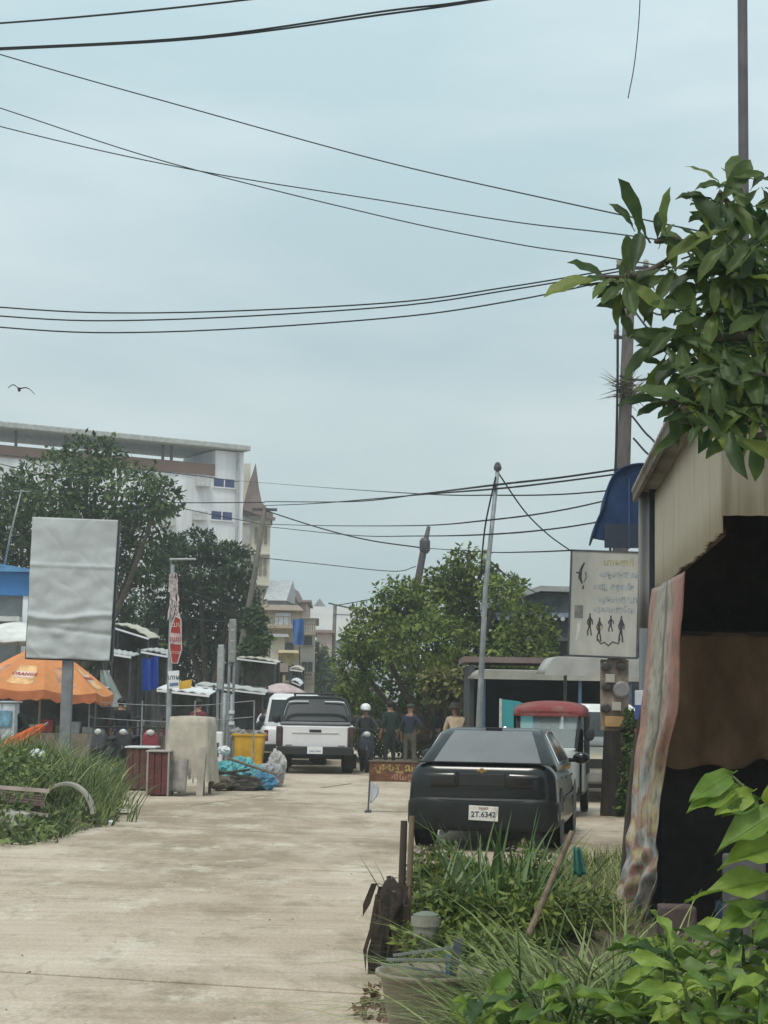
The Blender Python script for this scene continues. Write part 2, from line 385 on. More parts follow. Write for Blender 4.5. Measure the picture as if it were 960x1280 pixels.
# houses down the street ------------------------------------------------
def house(label, px0, px1, pyt, pyr, Y, wallm, roofm, depth=8, rz=0, rows=(), gable='x', extra=None):
    c = P((px0 + px1) / 2, 880, Y); c.z = 0; wv = (px1 - px0) / F * Y; ht = zat((px0 + px1) / 2, pyt, Y); hr = zat((px0 + px1) / 2, pyr, Y)
    t = thing('street_house', label, 'house', c, rz)
    mb = MB(); mb.box((0, depth / 2, ht / 2), (wv, depth, ht)); mb.build('wall', wallm, t)
    mb = MB()
    if gable == 'x':   # ridge runs away from the camera
        mb.prism([(-wv / 2 - .2, ht - .05), (wv / 2 + .2, ht - .05), (0, hr)], lambda x, z: Vector((x, -.3, z)), lambda x, z: Vector((x, depth + .3, z)))
    else:
        mb.prism([(-.4, ht - .05), (depth + .3, ht - .05), (depth * .5, hr)], lambda y, z: Vector((-wv / 2 - .2, y, z)), lambda y, z: Vector((wv / 2 + .2, y, z)))
    mb.build('roof', roofm, t)
    for (fx, zz, ww, hh, mt) in rows:
        mb = MB(); mb.box((fx * wv, -.04, zz), (ww, .1, hh)); wn = mb.build('window', mt, t)
        mb = MB(); mb.box((fx * wv, -.09, zz - hh / 2 - .05), (ww + .15, .2, .08)); mb.build('sill', concrete, wn)
    if extra: extra(t, wv, ht)
    return t
gw = M('dark grey window', (.05, .055, .06), .3, .3, 1)  # house windows: one dark grey base colour
def balc(t, wv, ht):
    for zz in (2.9, 5.6):
        mb = MB(); mb.box((0, -.5, zz), (wv, 1.0, .18)); mb.build('balcony_slab', wall_tan, t)
        mb = MB(); mb.box((0, -.98, zz + .5), (wv * .96, .05, .06))
        for k in range(7): mb.box(((k / 6 - .5) * wv * .94, -.98, zz + .28), (.05, .05, .5))
        mb.build('railing', M('brown rail', (.25, .2, .15), .8), t)
house('tan shophouse with brown balconies and brown tiled roof beside the tall townhouse', 330, 372, 762, 750, 92, wall_tan, M('brown roof', (.26, .2, .16), .85), 9, R(6), [(-.25, 1.4, .7, 1.6, gw), (.25, 1.4, .6, 1.6, gw), (-.2, 4.3, .6, 1.0, gw), (.2, 4.3, .5, 1.0, gw), (.0, 6.0, .8, .7, M('pale curtain', (.5, .55, .6), .8))], 'y', balc)
house('grey gabled house with steep sheet roof rising behind the tan shophouse', 331, 352, 750, 722, 112, roof_grey, M('light sheet roof', (.40, .41, .42), .6), 5, R(-5), [(0, 5.4, .6, .6, gw)], 'y')
house('small grey gabled house lower than its steep roofed neighbour', 353, 367, 752, 733, 116, roof_grey, roof_dark, 5, R(-3), [(0, 6.2, .4, .4, gw)], 'x')
house('pink walled low house with flat brown coping next to the small gable', 366, 380, 752, 746, 118, M('pinkish wall', (.42, .33, .28), .9), wall_brown, 7, R(0), [(0, 6.4, .4, .4, gw)], 'y')
house('long low hall with wide pale grey sheet roof across the street end', 362, 500, 800, 752, 150, M('pale blue wall', (.42, .46, .50), .85), M('wide sheet roof', (.40, .385, .37), .7, .12, .25), 16, R(-4), [(-.3, 3.0, 1.2, 1.2, gw), (-.05, 3.4, 1.0, .9, gw), (.2, 3.0, 1.2, 1.2, gw)], 'y')
house('far pale gable peeking over the wide grey sheet roof', 384, 410, 768, 748, 175, M('pale wall', (.55, .55, .53), .8), roof_grey, 8, 0, [(0, 8.0, .8, .8, gw)], 'x')
house('low cream house at the street end below the wide sheet roof', 392, 450, 835, 812, 128, wall_cream, roof_grey, 9, R(3), [(-.2, 1.8, .9, 1.1, gw), (.15, 1.8, .9, 1.1, gw)], 'y')
house('yellow cream narrow shop with ochre awning along the left kerb', 352, 366, 815, 808, 74, M('yellow render', (.52, .46, .26), .85), M('ochre coping', (.4, .32, .18), .8), 10, R(3), [(0, 1.1, .35, 1.6, gw), (.1, 2.9, .3, .6, gw)], 'y')
house('dark timber stall house with low brown sheet roof', 318, 352, 838, 826, 62, M('dark boards', (.10, .085, .075), .9, .3, 2), M('rusty sheet roof', (.17, .125, .1), .85), 6, R(3), [(-.25, 1.5, .3, .5, gw), (.1, 1.4, .25, .7, M('cream door', (.4, .36, .28), .8))], 'y')
house('pale four storey shophouse with dark shutters at the bend of the street', 374, 392, 772, 768, 100, M('pale render', (.52, .50, .46), .85, .2, .4), roof_grey, 9, R(2), [(-.2, 1.5, .3, 1.2, gw), (.2, 1.5, .3, 1.2, gw), (-.2, 3.6, .28, .8, gw), (.2, 3.6, .28, .8, gw), (0, 5.2, .5, .5, gw)], 'y', balc)
house('pinkish three storey shophouse set back behind the far small tree', 394, 412, 790, 784, 112, M('pink render', (.45, .36, .32), .85, .2, .4), wall_brown, 8, R(1), [(-.2, 4.0, .4, .9, gw), (.2, 4.0, .4, .9, gw), (0, 1.6, .6, 1.2, gw)], 'y')
house('cream shophouse with grey shutter just past the dark timber stall house', 338, 354, 795, 788, 80, wall_cream, roof_grey, 8, R(4), [(-.2, 1.4, .3, 1.4, gw), (.2, 1.4, .25, 1.2, gw), (0, 3.2, .45, .6, gw)], 'y')
# blue tarpaulin hung on the shophouse front
p = P(371, 800, 88)
mb = MB(); mb.grid(lambda u, v: (P(366 + 14 * u, 774 + 32 * v, 89) + Vector((0, .15 * math.sin(u * 9 + v * 2) - .0, .0))), 12, 12)
mb.build('blue_tarpaulin', blue_sheet, solid=.02, label='blue tarpaulin hung on the front of the tan shophouse', cat='tarpaulin')

# right-hand house with ornamented fascia behind the big round tree
Yh = 47
c = P(690, 880, Yh); c.z = 0
hh = thing('gabled_house', 'dark house with low grey gable and white scalloped fascia right of the round tree', 'house', c, R(-8))
zt = zat(690, 775, Yh); zp = zat(680, 741, Yh)
mb = MB(); mb.box((.8, 4, zt / 2), (4.2, 8, zt)); mb.build('wall', M('dark house wall', (.06, .068, .072), .9), hh)
mb = MB(); mb.prism([(-1.7, zt), (3.3, zt), (3.3, zp - .1), (-.3, zp), (-1.7, zp - .45)], lambda x, z: Vector((x, -.1, z)), lambda x, z: Vector((x, 8, z))); mb.build('gable', M('slate gable', (.10, .12, .135), .8, .4, 3), hh)
mb = MB()
for (xa, za, xb, zb) in ((-1.9, zp - .52, -.3, zp + .02), (-.3, zp + .02, 3.4, zp - .07)):
    mb.add([Vector((xa, -.5, za)), Vector((xb, -.5, zb)), Vector((xb, 8.2, zb)), Vector((xa, 8.2, za)), Vector((xa, -.5, za + .14)), Vector((xb, -.5, zb + .14)), Vector((xb, 8.2, zb + .14)), Vector((xa, 8.2, za + .14))], [(0, 3, 2, 1), (4, 5, 6, 7), (0, 1, 5, 4), (1, 2, 6, 5), (2, 3, 7, 6), (3, 0, 4, 7)])
mb.build('roof', M('light roof edge', (.30, .31, .31), .7), hh)
mb = MB(); mb.box((.8, -.18, zt + .12), (4.6, .1, .12)); fa = mb.build('fascia', M('blue grey fascia', (.22, .26, .33), .7), hh)
sm = None
for k in range(22):
    if sm is None:
        mb = MB(); mb.lathe([(.06, -.02), (.06, .02)], 10, 'y'); sm = mb.build('scallop', M('dull white', (.42, .44, .46), .8), fa); o = sm
    else: o = dup(sm, fa, False)
    o.location = (-1.4 + k * .21, -.24, zt + .02 + .0)
mb = MB(); mb.box((1.0, -.5, zt - .55), (4.4, 1.1, .08)); mb.build('porch_roof', M('dark porch', (.07, .075, .08), .8), hh)
for xx in (-1.0, 3.0):
    mb = MB(); mb.box((xx, -.9, (zt - .6) / 2), (.16, .16, zt - .6)); mb.build('porch_post', M('grey post', (.3, .32, .34), .8), hh)
for xx in (.0, 1.6):
    mb = MB(); mb.box((xx, -.02, 1.4), (.9, .08, 1.1)); mb.build('window', gw, hh)

# ================================================================ trees
def tree(name, label, cat, base, clumps, n, size, mt, seed, trunk_r=.18, fork=.45, group=None, droop=.3, flat=0, asp=.5, shell=.5):
    t = thing(name, label, cat, base, 0, group)
    base = Vector(base); top = sum((Vector(c) for c, r in clumps), Vector()) / len(clumps) - base
    mb = MB(); fk = Vector((top.x * .4, top.y * .4, top.z * fork))
    mb.tube(spline([(0, 0, -.1), (fk.x * .3 + .08, fk.y * .4, fk.z * .5), fk], 4), [trunk_r * (1 - .35 * i / 8) for i in range(9)], 9)
    tr = mb.build('trunk', bark, t, smooth=True)
    for c, r in clumps:
        q = Vector(c) - base; mb = MB()
        mid = fk.lerp(q, .5) + Vector((0, 0, -.1 * (q - fk).length)); mb.tube(spline([fk + Vector((0, 0, -.1)), mid, q + Vector((0, 0, r[2] * .5))], 4), [trunk_r * .6 * (1 - .09 * i) for i in range(9)], 6)
        mb.build('limb', bark, tr, smooth=True)
    cl = [(Vector(c) - base, r) for c, r in clumps]
    crown(cl, n, size, seed, droop, shell, flat, asp).build('crown', mt, t, kind='stuff')
    return t
def clump(px, py, rx, ry, Y, dz=None): 
    s_ = Y / F; return (P(px, py, Y), (rx * s_, (dz if dz else (rx + ry) / 2) * s_, ry * s_))
def base_at(px, Y):
    b = P(px, 880, Y); b.z = -.05; return b
cl = [clump(112, 572, 40, 28, 62), clump(60, 615, 55, 45, 60), clump(150, 618, 62, 42, 61), clump(205, 622, 22, 28, 60), clump(20, 640, 45, 50, 63), clump(100, 680, 70, 50, 62), clump(178, 690, 42, 50, 63), clump(30, 740, 60, 60, 65), clump(120, 760, 60, 50, 66), clump(-40, 690, 60, 90, 62), clump(90, 815, 62, 42, 67), clump(140, 825, 40, 36, 66), clump(20, 815, 60, 44, 67)]
tree('broadleaf_tree', 'tall dark broadleaf tree rising behind the wrapped grey billboard', 'tree', base_at(90, 62), cl, 36000, .23, leaf_dark, 3, .3, .35)
cl = [clump(248, 676, 30, 14, 68), clump(215, 690, 30, 22, 70), clump(285, 690, 28, 12, 69), clump(250, 715, 60, 22, 69), clump(305, 712, 22, 12, 67), clump(290, 742, 36, 20, 68), clump(230, 760, 55, 35, 71), clump(280, 790, 48, 34, 70), clump(315, 790, 20, 36, 68), clump(200, 800, 40, 40, 72), clump(255, 830, 60, 30, 72)]
tree('spreading_tree', 'dark layered spreading tree in front of the white apartment block', 'tree', base_at(262, 70), cl, 34000, .21, M('blackish leaves', (.058, .092, .042), .7, .4, .6, transl=.2, island=.45, spec=.2), 5, .25, .3, flat=1.2)
cl = [clump(586, 702, 25, 18, 48), clump(600, 722, 24, 18, 48), clump(560, 728, 30, 20, 49), clump(505, 752, 38, 28, 49), clump(545, 762, 60, 36, 49), clump(465, 795, 40, 38, 49.5), clump(440, 840, 22, 44, 50), clump(530, 800, 62, 34, 47.5), clump(610, 775, 60, 32, 49), clump(655, 795, 38, 30, 49), clump(490, 860, 48, 44, 52), clump(600, 830, 60, 34, 50), clump(560, 880, 50, 36, 53), clump(640, 730, 16, 14, 49), clump(640, 850, 40, 40, 52), clump(465, 905, 42, 36, 55), clump(520, 912, 50, 34, 55.5), clump(580, 912, 50, 36, 55), clump(440, 890, 24, 40, 54), clump(662, 785, 34, 30, 44.5), clump(648, 815, 40, 28, 44), clump(676, 818, 18, 26, 44.5), clump(625, 740, 26, 20, 46)]
tree('round_tree', 'dense round green tree overgrown with creeper beside the standing people', 'tree', base_at(545, 51), cl, 52000, .165, leaf_mid, 8, .22, .3, shell=.6)
cl = [clump(552, 858, 26, 20, 42), clump(585, 850, 22, 14, 41)]
tree('creeper_bush', 'yellowish creeper bush hanging over the edge of the awning shop roof', 'bush', base_at(560, 42), cl, 4200, .17, M('olive leaves', (.15, .155, .045), .6, .4, .8, transl=.2, island=.4), 9, .08, .5)
cl = [clump(388, 828, 26, 24, 105), clump(375, 845, 22, 22, 104), clump(405, 850, 26, 22, 104)]
tree('street_tree', 'small far green tree between the shophouse and the street end', 'tree', base_at(388, 105), cl, 3500, .4, leaf_dark, 12, .15, .5)
cl = [clump(318, 775, 11, 16, 60), clump(325, 798, 11, 18, 60), clump(312, 815, 13, 16, 60)]
tree('kerb_tree', 'slender green tree next to the leaning utility pole', 'tree', base_at(316, 60), cl, 3200, .2, leaf_dark, 14, .1, .5)
# banana plants in front of the dark tree
def banana(px, Y, label, h=2.6, n=9, seed=1):
    b = base_at(px, Y); t = thing('banana_plant', label, 'plant', b, 0, None); r = random.Random(seed)
    mb = MB(); mb.tube([(0, 0, 0), (.05, 0, h * .55), (.06, .02, h * .85)], [.12, .09, .05], 9); mb.build('stem', M('banana stem', (.13, .17, .06), .7), t, smooth=True)
    for k in range(n):
        a = k * 2.4 + r.random(); ln = .9 + .5 * r.random(); el = R(35 + 45 * r.random()); mb = MB()
        def f(u, v, a=a, ln=ln, el=el):
            s_ = u * ln; z = h * .8 + s_ * math.sin(el) - .55 * u * u * ln; q = s_ * math.cos(el) + .15 * u * u
            ww = .17 * math.sin(math.pi * min(1, u * .93 + .07)) ** .6 * (v - .5) * 2
            return Vector((math.cos(a) * q - math.sin(a) * ww, math.sin(a) * q + math.cos(a) * ww, z + abs(ww) * .35))
        mb.grid(f, 8, 2); mb.build('leaf', M('banana leaf', (.07, .13, .03), .5, .3, 2, transl=.35), t, smooth=True)
    return t
banana(182, 56, 'banana plant with upright pale young leaf behind the market awnings', 4.0, 9, 4)
banana(150, 57, 'banana plant with drooping leaves close behind the wrapped billboard', 3.4, 9, 6)
# ================================================================ vehicles
def rrect(hw, z0, z1, r, n=5, rt=None, tum=0.0):
    """closed ring (x, z) of a rounded rectangle"""
    pts = []
    rt = rt or r
    for sx_, sz, a0, q in ((1, 1, 0, rt), (-1, 1, 90, rt), (-1, -1, 180, r), (1, -1, 270, r)):
        w_ = hw - (tum if sz > 0 else 0)
        for k in range(n):
            a = R(a0 + 90 * k / (n - 1)); pts.append((sx_ * (w_ - q) + q * math.cos(a), (z1 - q if sz > 0 else z0 + q) + q * math.sin(a)))
    return pts
def body_loft(stations, n=5, rt=None, tum=0.0):
    rings = []
    for (y, hw, z0, z1, r) in stations: rings.append([Vector((x, y, z)) for x, z in rrect(hw, z0, z1, r, n, rt, tum)])
    return MB().loft(rings)
def cabin_loft(levels, n=5):
    rings = []
    for (z, hw, y0, y1, r) in levels:
        rings.append([Vector((x, y, z)) for x, y in rrect(hw, y0, y1, r, n)])
    return MB().loft(rings)
def wheel(parent, x, y, rad, wd, rimm=None, turn=0):
    mb = MB(); e = wd / 2
    mb.lathe([(rad * .62, -e), (rad * .93, -e), (rad, -e * .7), (rad, e * .7), (rad * .93, e), (rad * .62, e)], 22, 'x')
    o = mb.build('wheel', rubber, parent, smooth=False, bevel=.006); o.location = (x, y, rad); o.rotation_euler = (0, 0, turn)
    mb = MB(); mb.lathe([(rad * .63, -e * .75), (rad * .5, -e * .85), (rad * .12, -e * .6), (rad * .12, e * .6), (rad * .5, e * .85), (rad * .63, e * .75)], 18, 'x'); mb.build('rim', rimm or steel, o, smooth=True)
    return o
blackpaint = M('dusty black paint', (.006, .0085, .009), .22, .5, 1.4, spec=.5, c2=(.012, .015, .015))
def sedan():
    p = G(602, 1062); c = Vector((P(602, 1000, 20.2).x, 20.2, 0))
    t = thing('parked_sedan', 'dusty black sedan parked with its rear toward the plant bed', 'car', c, R(-9.5))
    st = [(-.02, .66, .34, .87, .10), (.0, .77, .29, .94, .12), (.05, .835, .27, .972, .13), (.14, .862, .25, .985, .13), (.45, .86, .25, .985, .12), (.9, .86, .24, .97, .12), (2.2, .86, .19, .93, .12), (3.3, .855, .19, .88, .12), (4.0, .83, .2, .78, .14), (4.35, .76, .24, .70, .14), (4.42, .66, .30, .62, .12)]
    body_loft(st, 10, .19, .03).build('body', blackpaint, t, smooth=True)
    lv = [(.90, .82, .46, 3.35, .08), (.97, .80, .52, 3.25, .08), (1.15, .705, .86, 2.90, .08), (1.28, .635, 1.10, 2.62, .08), (1.345, .595, 1.26, 2.48, .10), (1.37, .48, 1.46, 2.25, .14)]
    cab = cabin_loft(lv, 6).build('cabin', blackpaint, t, smooth=True)
    glassg = M('grey rear glass', (.16, .163, .168), .35, .12, 2, spec=.6)  # rear glass: grey base colour with slight tone variation
    def plane_y(z):   # rear face of the cabin
        for a, b in zip(lv, lv[1:]):
            if a[0] <= z <= b[0]: q = (z - a[0]) / (b[0] - a[0]); return a[2] + (b[2] - a[2]) * q, a[1] + (b[1] - a[1]) * q
    mb = MB(); 
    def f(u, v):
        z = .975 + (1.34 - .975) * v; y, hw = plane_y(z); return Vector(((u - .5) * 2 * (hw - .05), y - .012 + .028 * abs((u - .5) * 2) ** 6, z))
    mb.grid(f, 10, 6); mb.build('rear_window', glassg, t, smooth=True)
    for s in (-1, 1):
        for (ya, yb, yc, yd) in ((.98, 1.72, 1.66, 1.32), (1.78, 2.95, 2.50, 1.75)):
            mb = MB(); q = []
            for (y, z) in ((ya, .985), (yb, .985), (yc, 1.29), (yd, 1.29)):
                _, hw = plane_y(z); q.append(Vector((s * (hw + .006), y, z)))
            mb.quad(*q); mb.build('side_window', dark_glass, t, solid=.006)
        mb = MB(); pts = []
        for (y, z) in ((.93, .98), (1.24, 1.305), (1.75, 1.335), (2.45, 1.33), (3.0, .985)):
            _, hw = plane_y(min(z, 1.33)); pts.append(Vector((s * (hw + .012), y, z)))
        mb.tube(pts, .009, 6); mb.build('window_trim', chrome, t)
        mb = MB(); mb.ball((s * .98, 2.72, 1.0), (.11, .06, .075)); mb.box((s * .88, 2.74, .97), (.12, .04, .05)); mb.build('door_mirror', blackpaint, t, smooth=True)
        mb = MB(); mb.grid(lambda u, v: Vector((s * (.27 + .44 * u), -.026 + .045 * u ** 3, .72 + .16 * v - .01 * u)), 8, 3); mb.build('tail_light', M('smoked red lens', (.012, .008, .008), .2, .3, 5, spec=.6), t, solid=.02, smooth=True)
        mb = MB(); mb.box((s * .79, .30, .80), (.03, .42, .15)); mb.build('tail_light_wrap', M('smoked red lens', (.04, .012, .012)), t, bevel=.008)
        for y in (.9, 3.5):
            wheel(t, s * .745, y, .31, .2)
            mb = MB(); mb.lathe([(.37, -.004), (.37, .004)], 24, 'x', (s * .852, y, .33)); mb.build('wheel_arch', black_plastic, t)
        for y in (1.72,):
            mb = MB(); mb.box((s * .862, 2.2, .55), (.012, 2.2, .05)); mb.build('side_moulding', black_plastic, t, bevel=.004)
            for yy in (1.45, 2.5):
                mb = MB(); mb.box((s * .868, yy, .80), (.02, .15, .03)); mb.build('door_handle', black_plastic, t, bevel=.006)
    mb = MB(); mb.box((0, -.002, .80), (.52, .05, .15)); mb.build('garnish_panel', black_plastic, t, bevel=.012)
    # boot lid edges, spoiler lip, bumper
    mb = MB(); mb.box((0, .06, .992), (1.5, .13, .014), Matrix.Rotation(R(-4), 3, 'X')); mb.box((-.55, .08, .965), (.06, .06, .04)); mb.box((.55, .08, .965), (.06, .06, .04)); mb.build('spoiler', black_plastic, t, bevel=.008)
    st = [(-.06, .60, .28, .55, .1), (-.045, .71, .25, .585, .1), (-.012, .80, .235, .60, .1), (.07, .852, .23, .61, .1), (.35, .868, .24, .60, .08), (.52, .866, .25, .59, .08)]
    bp_ = body_loft(st, 7).build('rear_bumper', M('dusty bumper', (.011, .013, .013), .5, .5, 2, spec=.3), t, smooth=True)
    mb = MB(); mb.grid(lambda u, v: Vector(((u - .5) * 1.5, -.066 + .10 * abs((u - .5) * 2) ** 5, .575 + .02 * v)), 16, 1); mb.build('bumper_trim', M('grey trim', (.085, .095, .095), .5), bp_)
    mb = MB(); mb.box((0, .3, .25), (1.2, .35, .06)); mb.build('underbody', black_plastic, t)
    plate = M('number plate', (.62, .60, .55), .6, .2, 12)
    mb = MB(); mb.box((.03, -.068, .43), (.335, .012, .165), Matrix.Rotation(R(2), 3, 'Y')); pl = mb.build('number_plate', plate, t, bevel=.004)
    text('2T.6342', .085, M('plate ink', (.05, .05, .08), .7), pl, FACE(.03, -.0755, .415), .001, bold=.002)
    text('កម្ពុជា', .04, M('plate red', (.3, .12, .10), .7), pl, FACE(.03, -.0755, .485), .001, bold=.001)
    gold = M('gold emblem', (.30, .20, .07), .35, .2, 20, metal=.7)
    mb = MB(); mb.box((0, -.012, .905), (.115, .016, .028)); mb.box((0, -.013, .905), (.04, .017, .055)); mb.build('emblem', gold, t, bevel=.004)
    mb = MB(); mb.box((0, 1.31, 1.365), (.2, .06, .03)); mb.build('roof_lamp', black_plastic, t, bevel=.006)
    mb = MB(); mb.tube([(-.45, -.02, .2), (-.45, .4, .2)], .03); mb.build('exhaust_pipe', dark_steel, t)
    mb = MB(); mb.box((0, -.022, .70), (1.25, .012, .006)); mb.build('boot_seam', rubber, t)
    mb = MB(); mb.grid(lambda u, v: Vector(((u - .5) * 1.1, 3.3 - .77 * v, .95 + .36 * v)), 6, 4); mb.build('windscreen', dark_glass, t)
    return t
sedan()

def pickup():
    Y = 41.7; c = Vector((X0(395, Y), Y, 0))
    t = thing('white_pickup', 'white double cab pickup truck with black rear bumper driving away', 'pickup truck', c, R(1.5))
    wp = M('pickup white', (.70, .70, .71), .35, .06, 1.5, coat=.3)
    st = [(.0, .86, .62, 1.10, .06), (.04, .90, .56, 1.13, .07), (.3, .925, .52, 1.14, .08), (1.5, .925, .5, 1.14, .08), (3.6, .92, .45, 1.10, .1), (4.7, .90, .45, 1.05, .14), (5.2, .80, .5, .95, .14)]
    body_loft(st, 6).build('body', wp, t, smooth=True)
    lv = [(1.08, .88, 1.55, 4.1, .12), (1.2, .86, 1.6, 3.95, .14), (1.55, .76, 1.78, 3.4, .14), (1.74, .70, 1.9, 3.1, .16), (1.80, .62, 2.1, 2.9, .2)]
    cabin_loft(lv, 6).build('cab', M('dark cab paint', (.05, .052, .055), .35, .2, 2), t, smooth=True)
    mb = MB(); mb.grid(lambda u, v: Vector(((u - .5) * 2 * (.78 - .14 * v), 1.585 + .25 * v, 1.22 + .44 * v)), 8, 4); mb.build('rear_window', dark_glass, t)
    mb = MB()
    for s in (-1, 1): mb.tube(spline([(s * .84, 1.5, 1.2), (s * .74, 1.72, 1.6), (s * .62, 1.78, 1.68), (s * .2, 1.8, 1.69)], 4), .018, 6)
    mb.build('window_frame', wp, t)
    for s in (-1, 1):
        for ya, yb, yc, yd in ((1.75, 2.55, 2.5, 1.95), (2.62, 3.7, 3.2, 2.6)):
            mb = MB(); mb.quad(Vector((s * .862, ya, 1.22)), Vector((s * .862, yb, 1.22)), Vector((s * .765, yc, 1.62)), Vector((s * .765, yd, 1.62))); mb.build('side_window', dark_glass, t, solid=.012)
        mb = MB(); mb.box((s * .845, -.01, .87), (.15, .1, .47)); mb.build('tail_light', M('smoked lamp', (.05, .03, .03), .3, .4, 8), t, bevel=.03)
        mb = MB(); mb.ball((s * 1.03, 3.5, 1.25), (.12, .07, .12)); mb.box((s * .94, 3.5, 1.2), (.14, .05, .06)); mb.build('door_mirror', black_plastic, t, smooth=True)
        for y in (.95, 4.2): wheel(t, s * .78, y, .38, .28)
        mb = MB(); mb.box((s * .84, .25, .3), (.28, .03, .34)); mb.build('mud_flap', rubber, t, bevel=.004)
        mb = MB(); mb.box((s * .47, -.13, .56), (.2, .03, .11)); mb.build('reflector', M('bumper reflector', (.22, .2, .15), .4), t, bevel=.008)
    mb = MB(); mb.box((0, -.015, .86), (1.52, .06, .50)); tg = mb.build('tailgate', wp, t, bevel=.02)
    mb = MB(); mb.box((0, -.055, 1.0), (.28, .03, .065)); mb.build('handle', black_plastic, tg, bevel=.01)
    mb = MB(); mb.box((0, -.05, .955), (1.1, .025, .03)); mb.build('trim_bar', chrome, tg, bevel=.008)
    for s in (-1, 1):
        mb = MB(); mb.box((s * .62, -.05, .665), (.16, .012, .03)); mb.build('badge', M('badge grey', (.3, .3, .3), .5), tg, bevel=.004)
    mb = MB(); mb.box((0, -.06, .54), (1.78, .18, .2)); bp_ = mb.build('rear_bumper', black_plastic, t, bevel=.03)
    mb = MB(); mb.box((0, -.155, .555), (.36, .012, .17)); pl = mb.build('number_plate', M('white plate', (.75, .76, .78), .5, .05), t, bevel=.004)
    text('2AB.1846', .07, M('plate ink blue', (.06, .07, .2), .7), pl, FACE(0, -.163, .53), .001)
    mb = MB(); mb.box((0, .9, .42), (1.0, 1.8, .12)); mb.box((0, .95, .38), (1.5, .12, .12)); mb.ball((0, .95, .36), .16); mb.build('rear_axle', rubber, t)
    mb = MB(); mb.box((0, .75, 1.17), (1.66, 1.5, .05)); mb.build('bed_cover', M('bed cover grey', (.18, .18, .19), .6), t, bevel=.01)
    mb = MB()
    for s in (-1, 1): mb.tube(spline([(s * .84, 1.15, 1.15), (s * .80, 1.3, 1.5), (s * .62, 1.4, 1.76), (0, 1.42, 1.79)], 5), .04, 8)
    mb.build('roll_bar', black_plastic, t, smooth=True)
    mb = MB()
    for s in (-1, 1): mb.tube([(s * .55, 1.95, 1.86), (s * .55, 3.0, 1.86)], .02)
    for y in (2.0, 2.4, 2.9): mb.tube([(-.58, y, 1.88), (.58, y, 1.88)], .018)
    for s in (-1, 1):
        for y in (2.2, 2.85): mb.tube([(s * .55, y, 1.76), (s * .55, y, 1.87)], .02)
    mb.build('roof_rack', black_plastic, t)
pickup()

def plain_car(label, name, cat, c, rz, paint, L_=4.5, W=.9, H=1.75, belt=1.05, rows=2, roofm=None):
    """van or off-roader, front at +Y"""
    t = thing(name, label, cat, c, rz); h = H
    st = [(0, W * .86, .42, belt - .1, .08), (.06, W * .96, .34, belt, .1), (.4, W, .3, belt + .02, .1), (L_ * .6, W, .3, belt, .1), (L_ * .93, W * .96, .32, belt - .12, .14), (L_, W * .84, .42, belt - .28, .12)]
    body_loft(st, 6).build('body', paint, t, smooth=True)
    yf = L_ * .72
    lv = [(belt - .05, W * .95, .1, yf + .35, .14), (belt + .1, W * .93, .14, yf + .2, .14), (h - .12, W * .80, .3, yf - .45, .16), (h, W * .66, .5, yf - .75, .2)]
    cabin_loft(lv, 6).build('cabin', roofm or paint, t, smooth=True)
    sl_ = (h - .12 - belt - .1)
    def fy(v): return yf + .2 - .65 * v
    mb = MB(); mb.grid(lambda u, v: Vector(((u - .5) * 2 * (W * .84 - W * .1 * v), fy(v * .9 + .03) + .015, belt + .12 + sl_ * .9 * v)), 6, 4); mb.build('windscreen', dark_glass, t)
    mb = MB(); mb.grid(lambda u, v: Vector(((u - .5) * 2 * (W * .82 - W * .1 * v), .135 + .15 * v, belt + .12 + sl_ * .9 * v)), 6, 4); mb.build('rear_window', dark_glass, t)
    for s in (-1, 1):
        n_ = 3
        for k in range(n_):
            a = .35 + (yf - .35) * k / n_ + .05; b = .35 + (yf - .35) * (k + 1) / n_ - .05; sh = .4 if k == n_ - 1 else 0
            mb = MB(); mb.quad(Vector((s * (W * .925 + .008), a, belt + .13)), Vector((s * (W * .925 + .008), b + sh * .3, belt + .13)), Vector((s * (W * .81 + .008), b - sh, h - .15)), Vector((s * (W * .81 + .008), a, h - .15))); mb.build('side_window', dark_glass, t, solid=.012)
        for y in (.8, L_ - .85): wheel(t, s * (W - .13), y, .36, .24)
        mb = MB(); mb.ball((s * W * .7, L_ - .07, belt - .33), (.16, .08, .1)); mb.build('headlight', lamp_glass, t, smooth=True)
        mb = MB(); mb.box((s * W * .86, .03, belt - .25), (.12, .08, .3)); mb.build('tail_light', red_glass, t, bevel=.02)
        mb = MB(); mb.ball((s * (W + .1), yf + .1, belt + .17), (.1, .06, .1)); mb.box((s * (W + .02), yf + .1, belt + .1), (.16, .05, .05)); mb.build('door_mirror', black_plastic, t, smooth=True)
    mb = MB(); mb.box((0, L_ - .01, belt - .34), (W * .8, .06, .16)); mb.build('grille', black_plastic, t, bevel=.01)
    mb = MB(); mb.box((0, L_ - .03, .45), (W * 1.85, .22, .22)); mb.build('front_bumper', M('bumper grey', (.2, .19, .17), .6), t, bevel=.04)
    mb = MB(); mb.box((0, .03, .45), (W * 1.85, .2, .2)); mb.build('rear_bumper', black_plastic, t, bevel=.03)
    return t
Y = 31.0
plain_car('beige off-roader with white roof facing out behind the concrete pole', 'parked_offroader', 'car', Vector((X0(777, Y), Y + 4.6, 0)), R(180 - 3), M('beige paint', (.46, .42, .32), .45, .1, 2), 4.6, .88, 1.72, 1.02, roofm=M('white roof paint', (.66, .66, .65), .4))
Y = 47.5
plain_car('white van parked ahead of the pickup along the left kerb', 'parked_van', 'van', Vector((X0(369, Y), Y, 0)), R(2), M('van white', (.68, .69, .70), .35, .05), 4.8, .88, 1.9, 1.02)

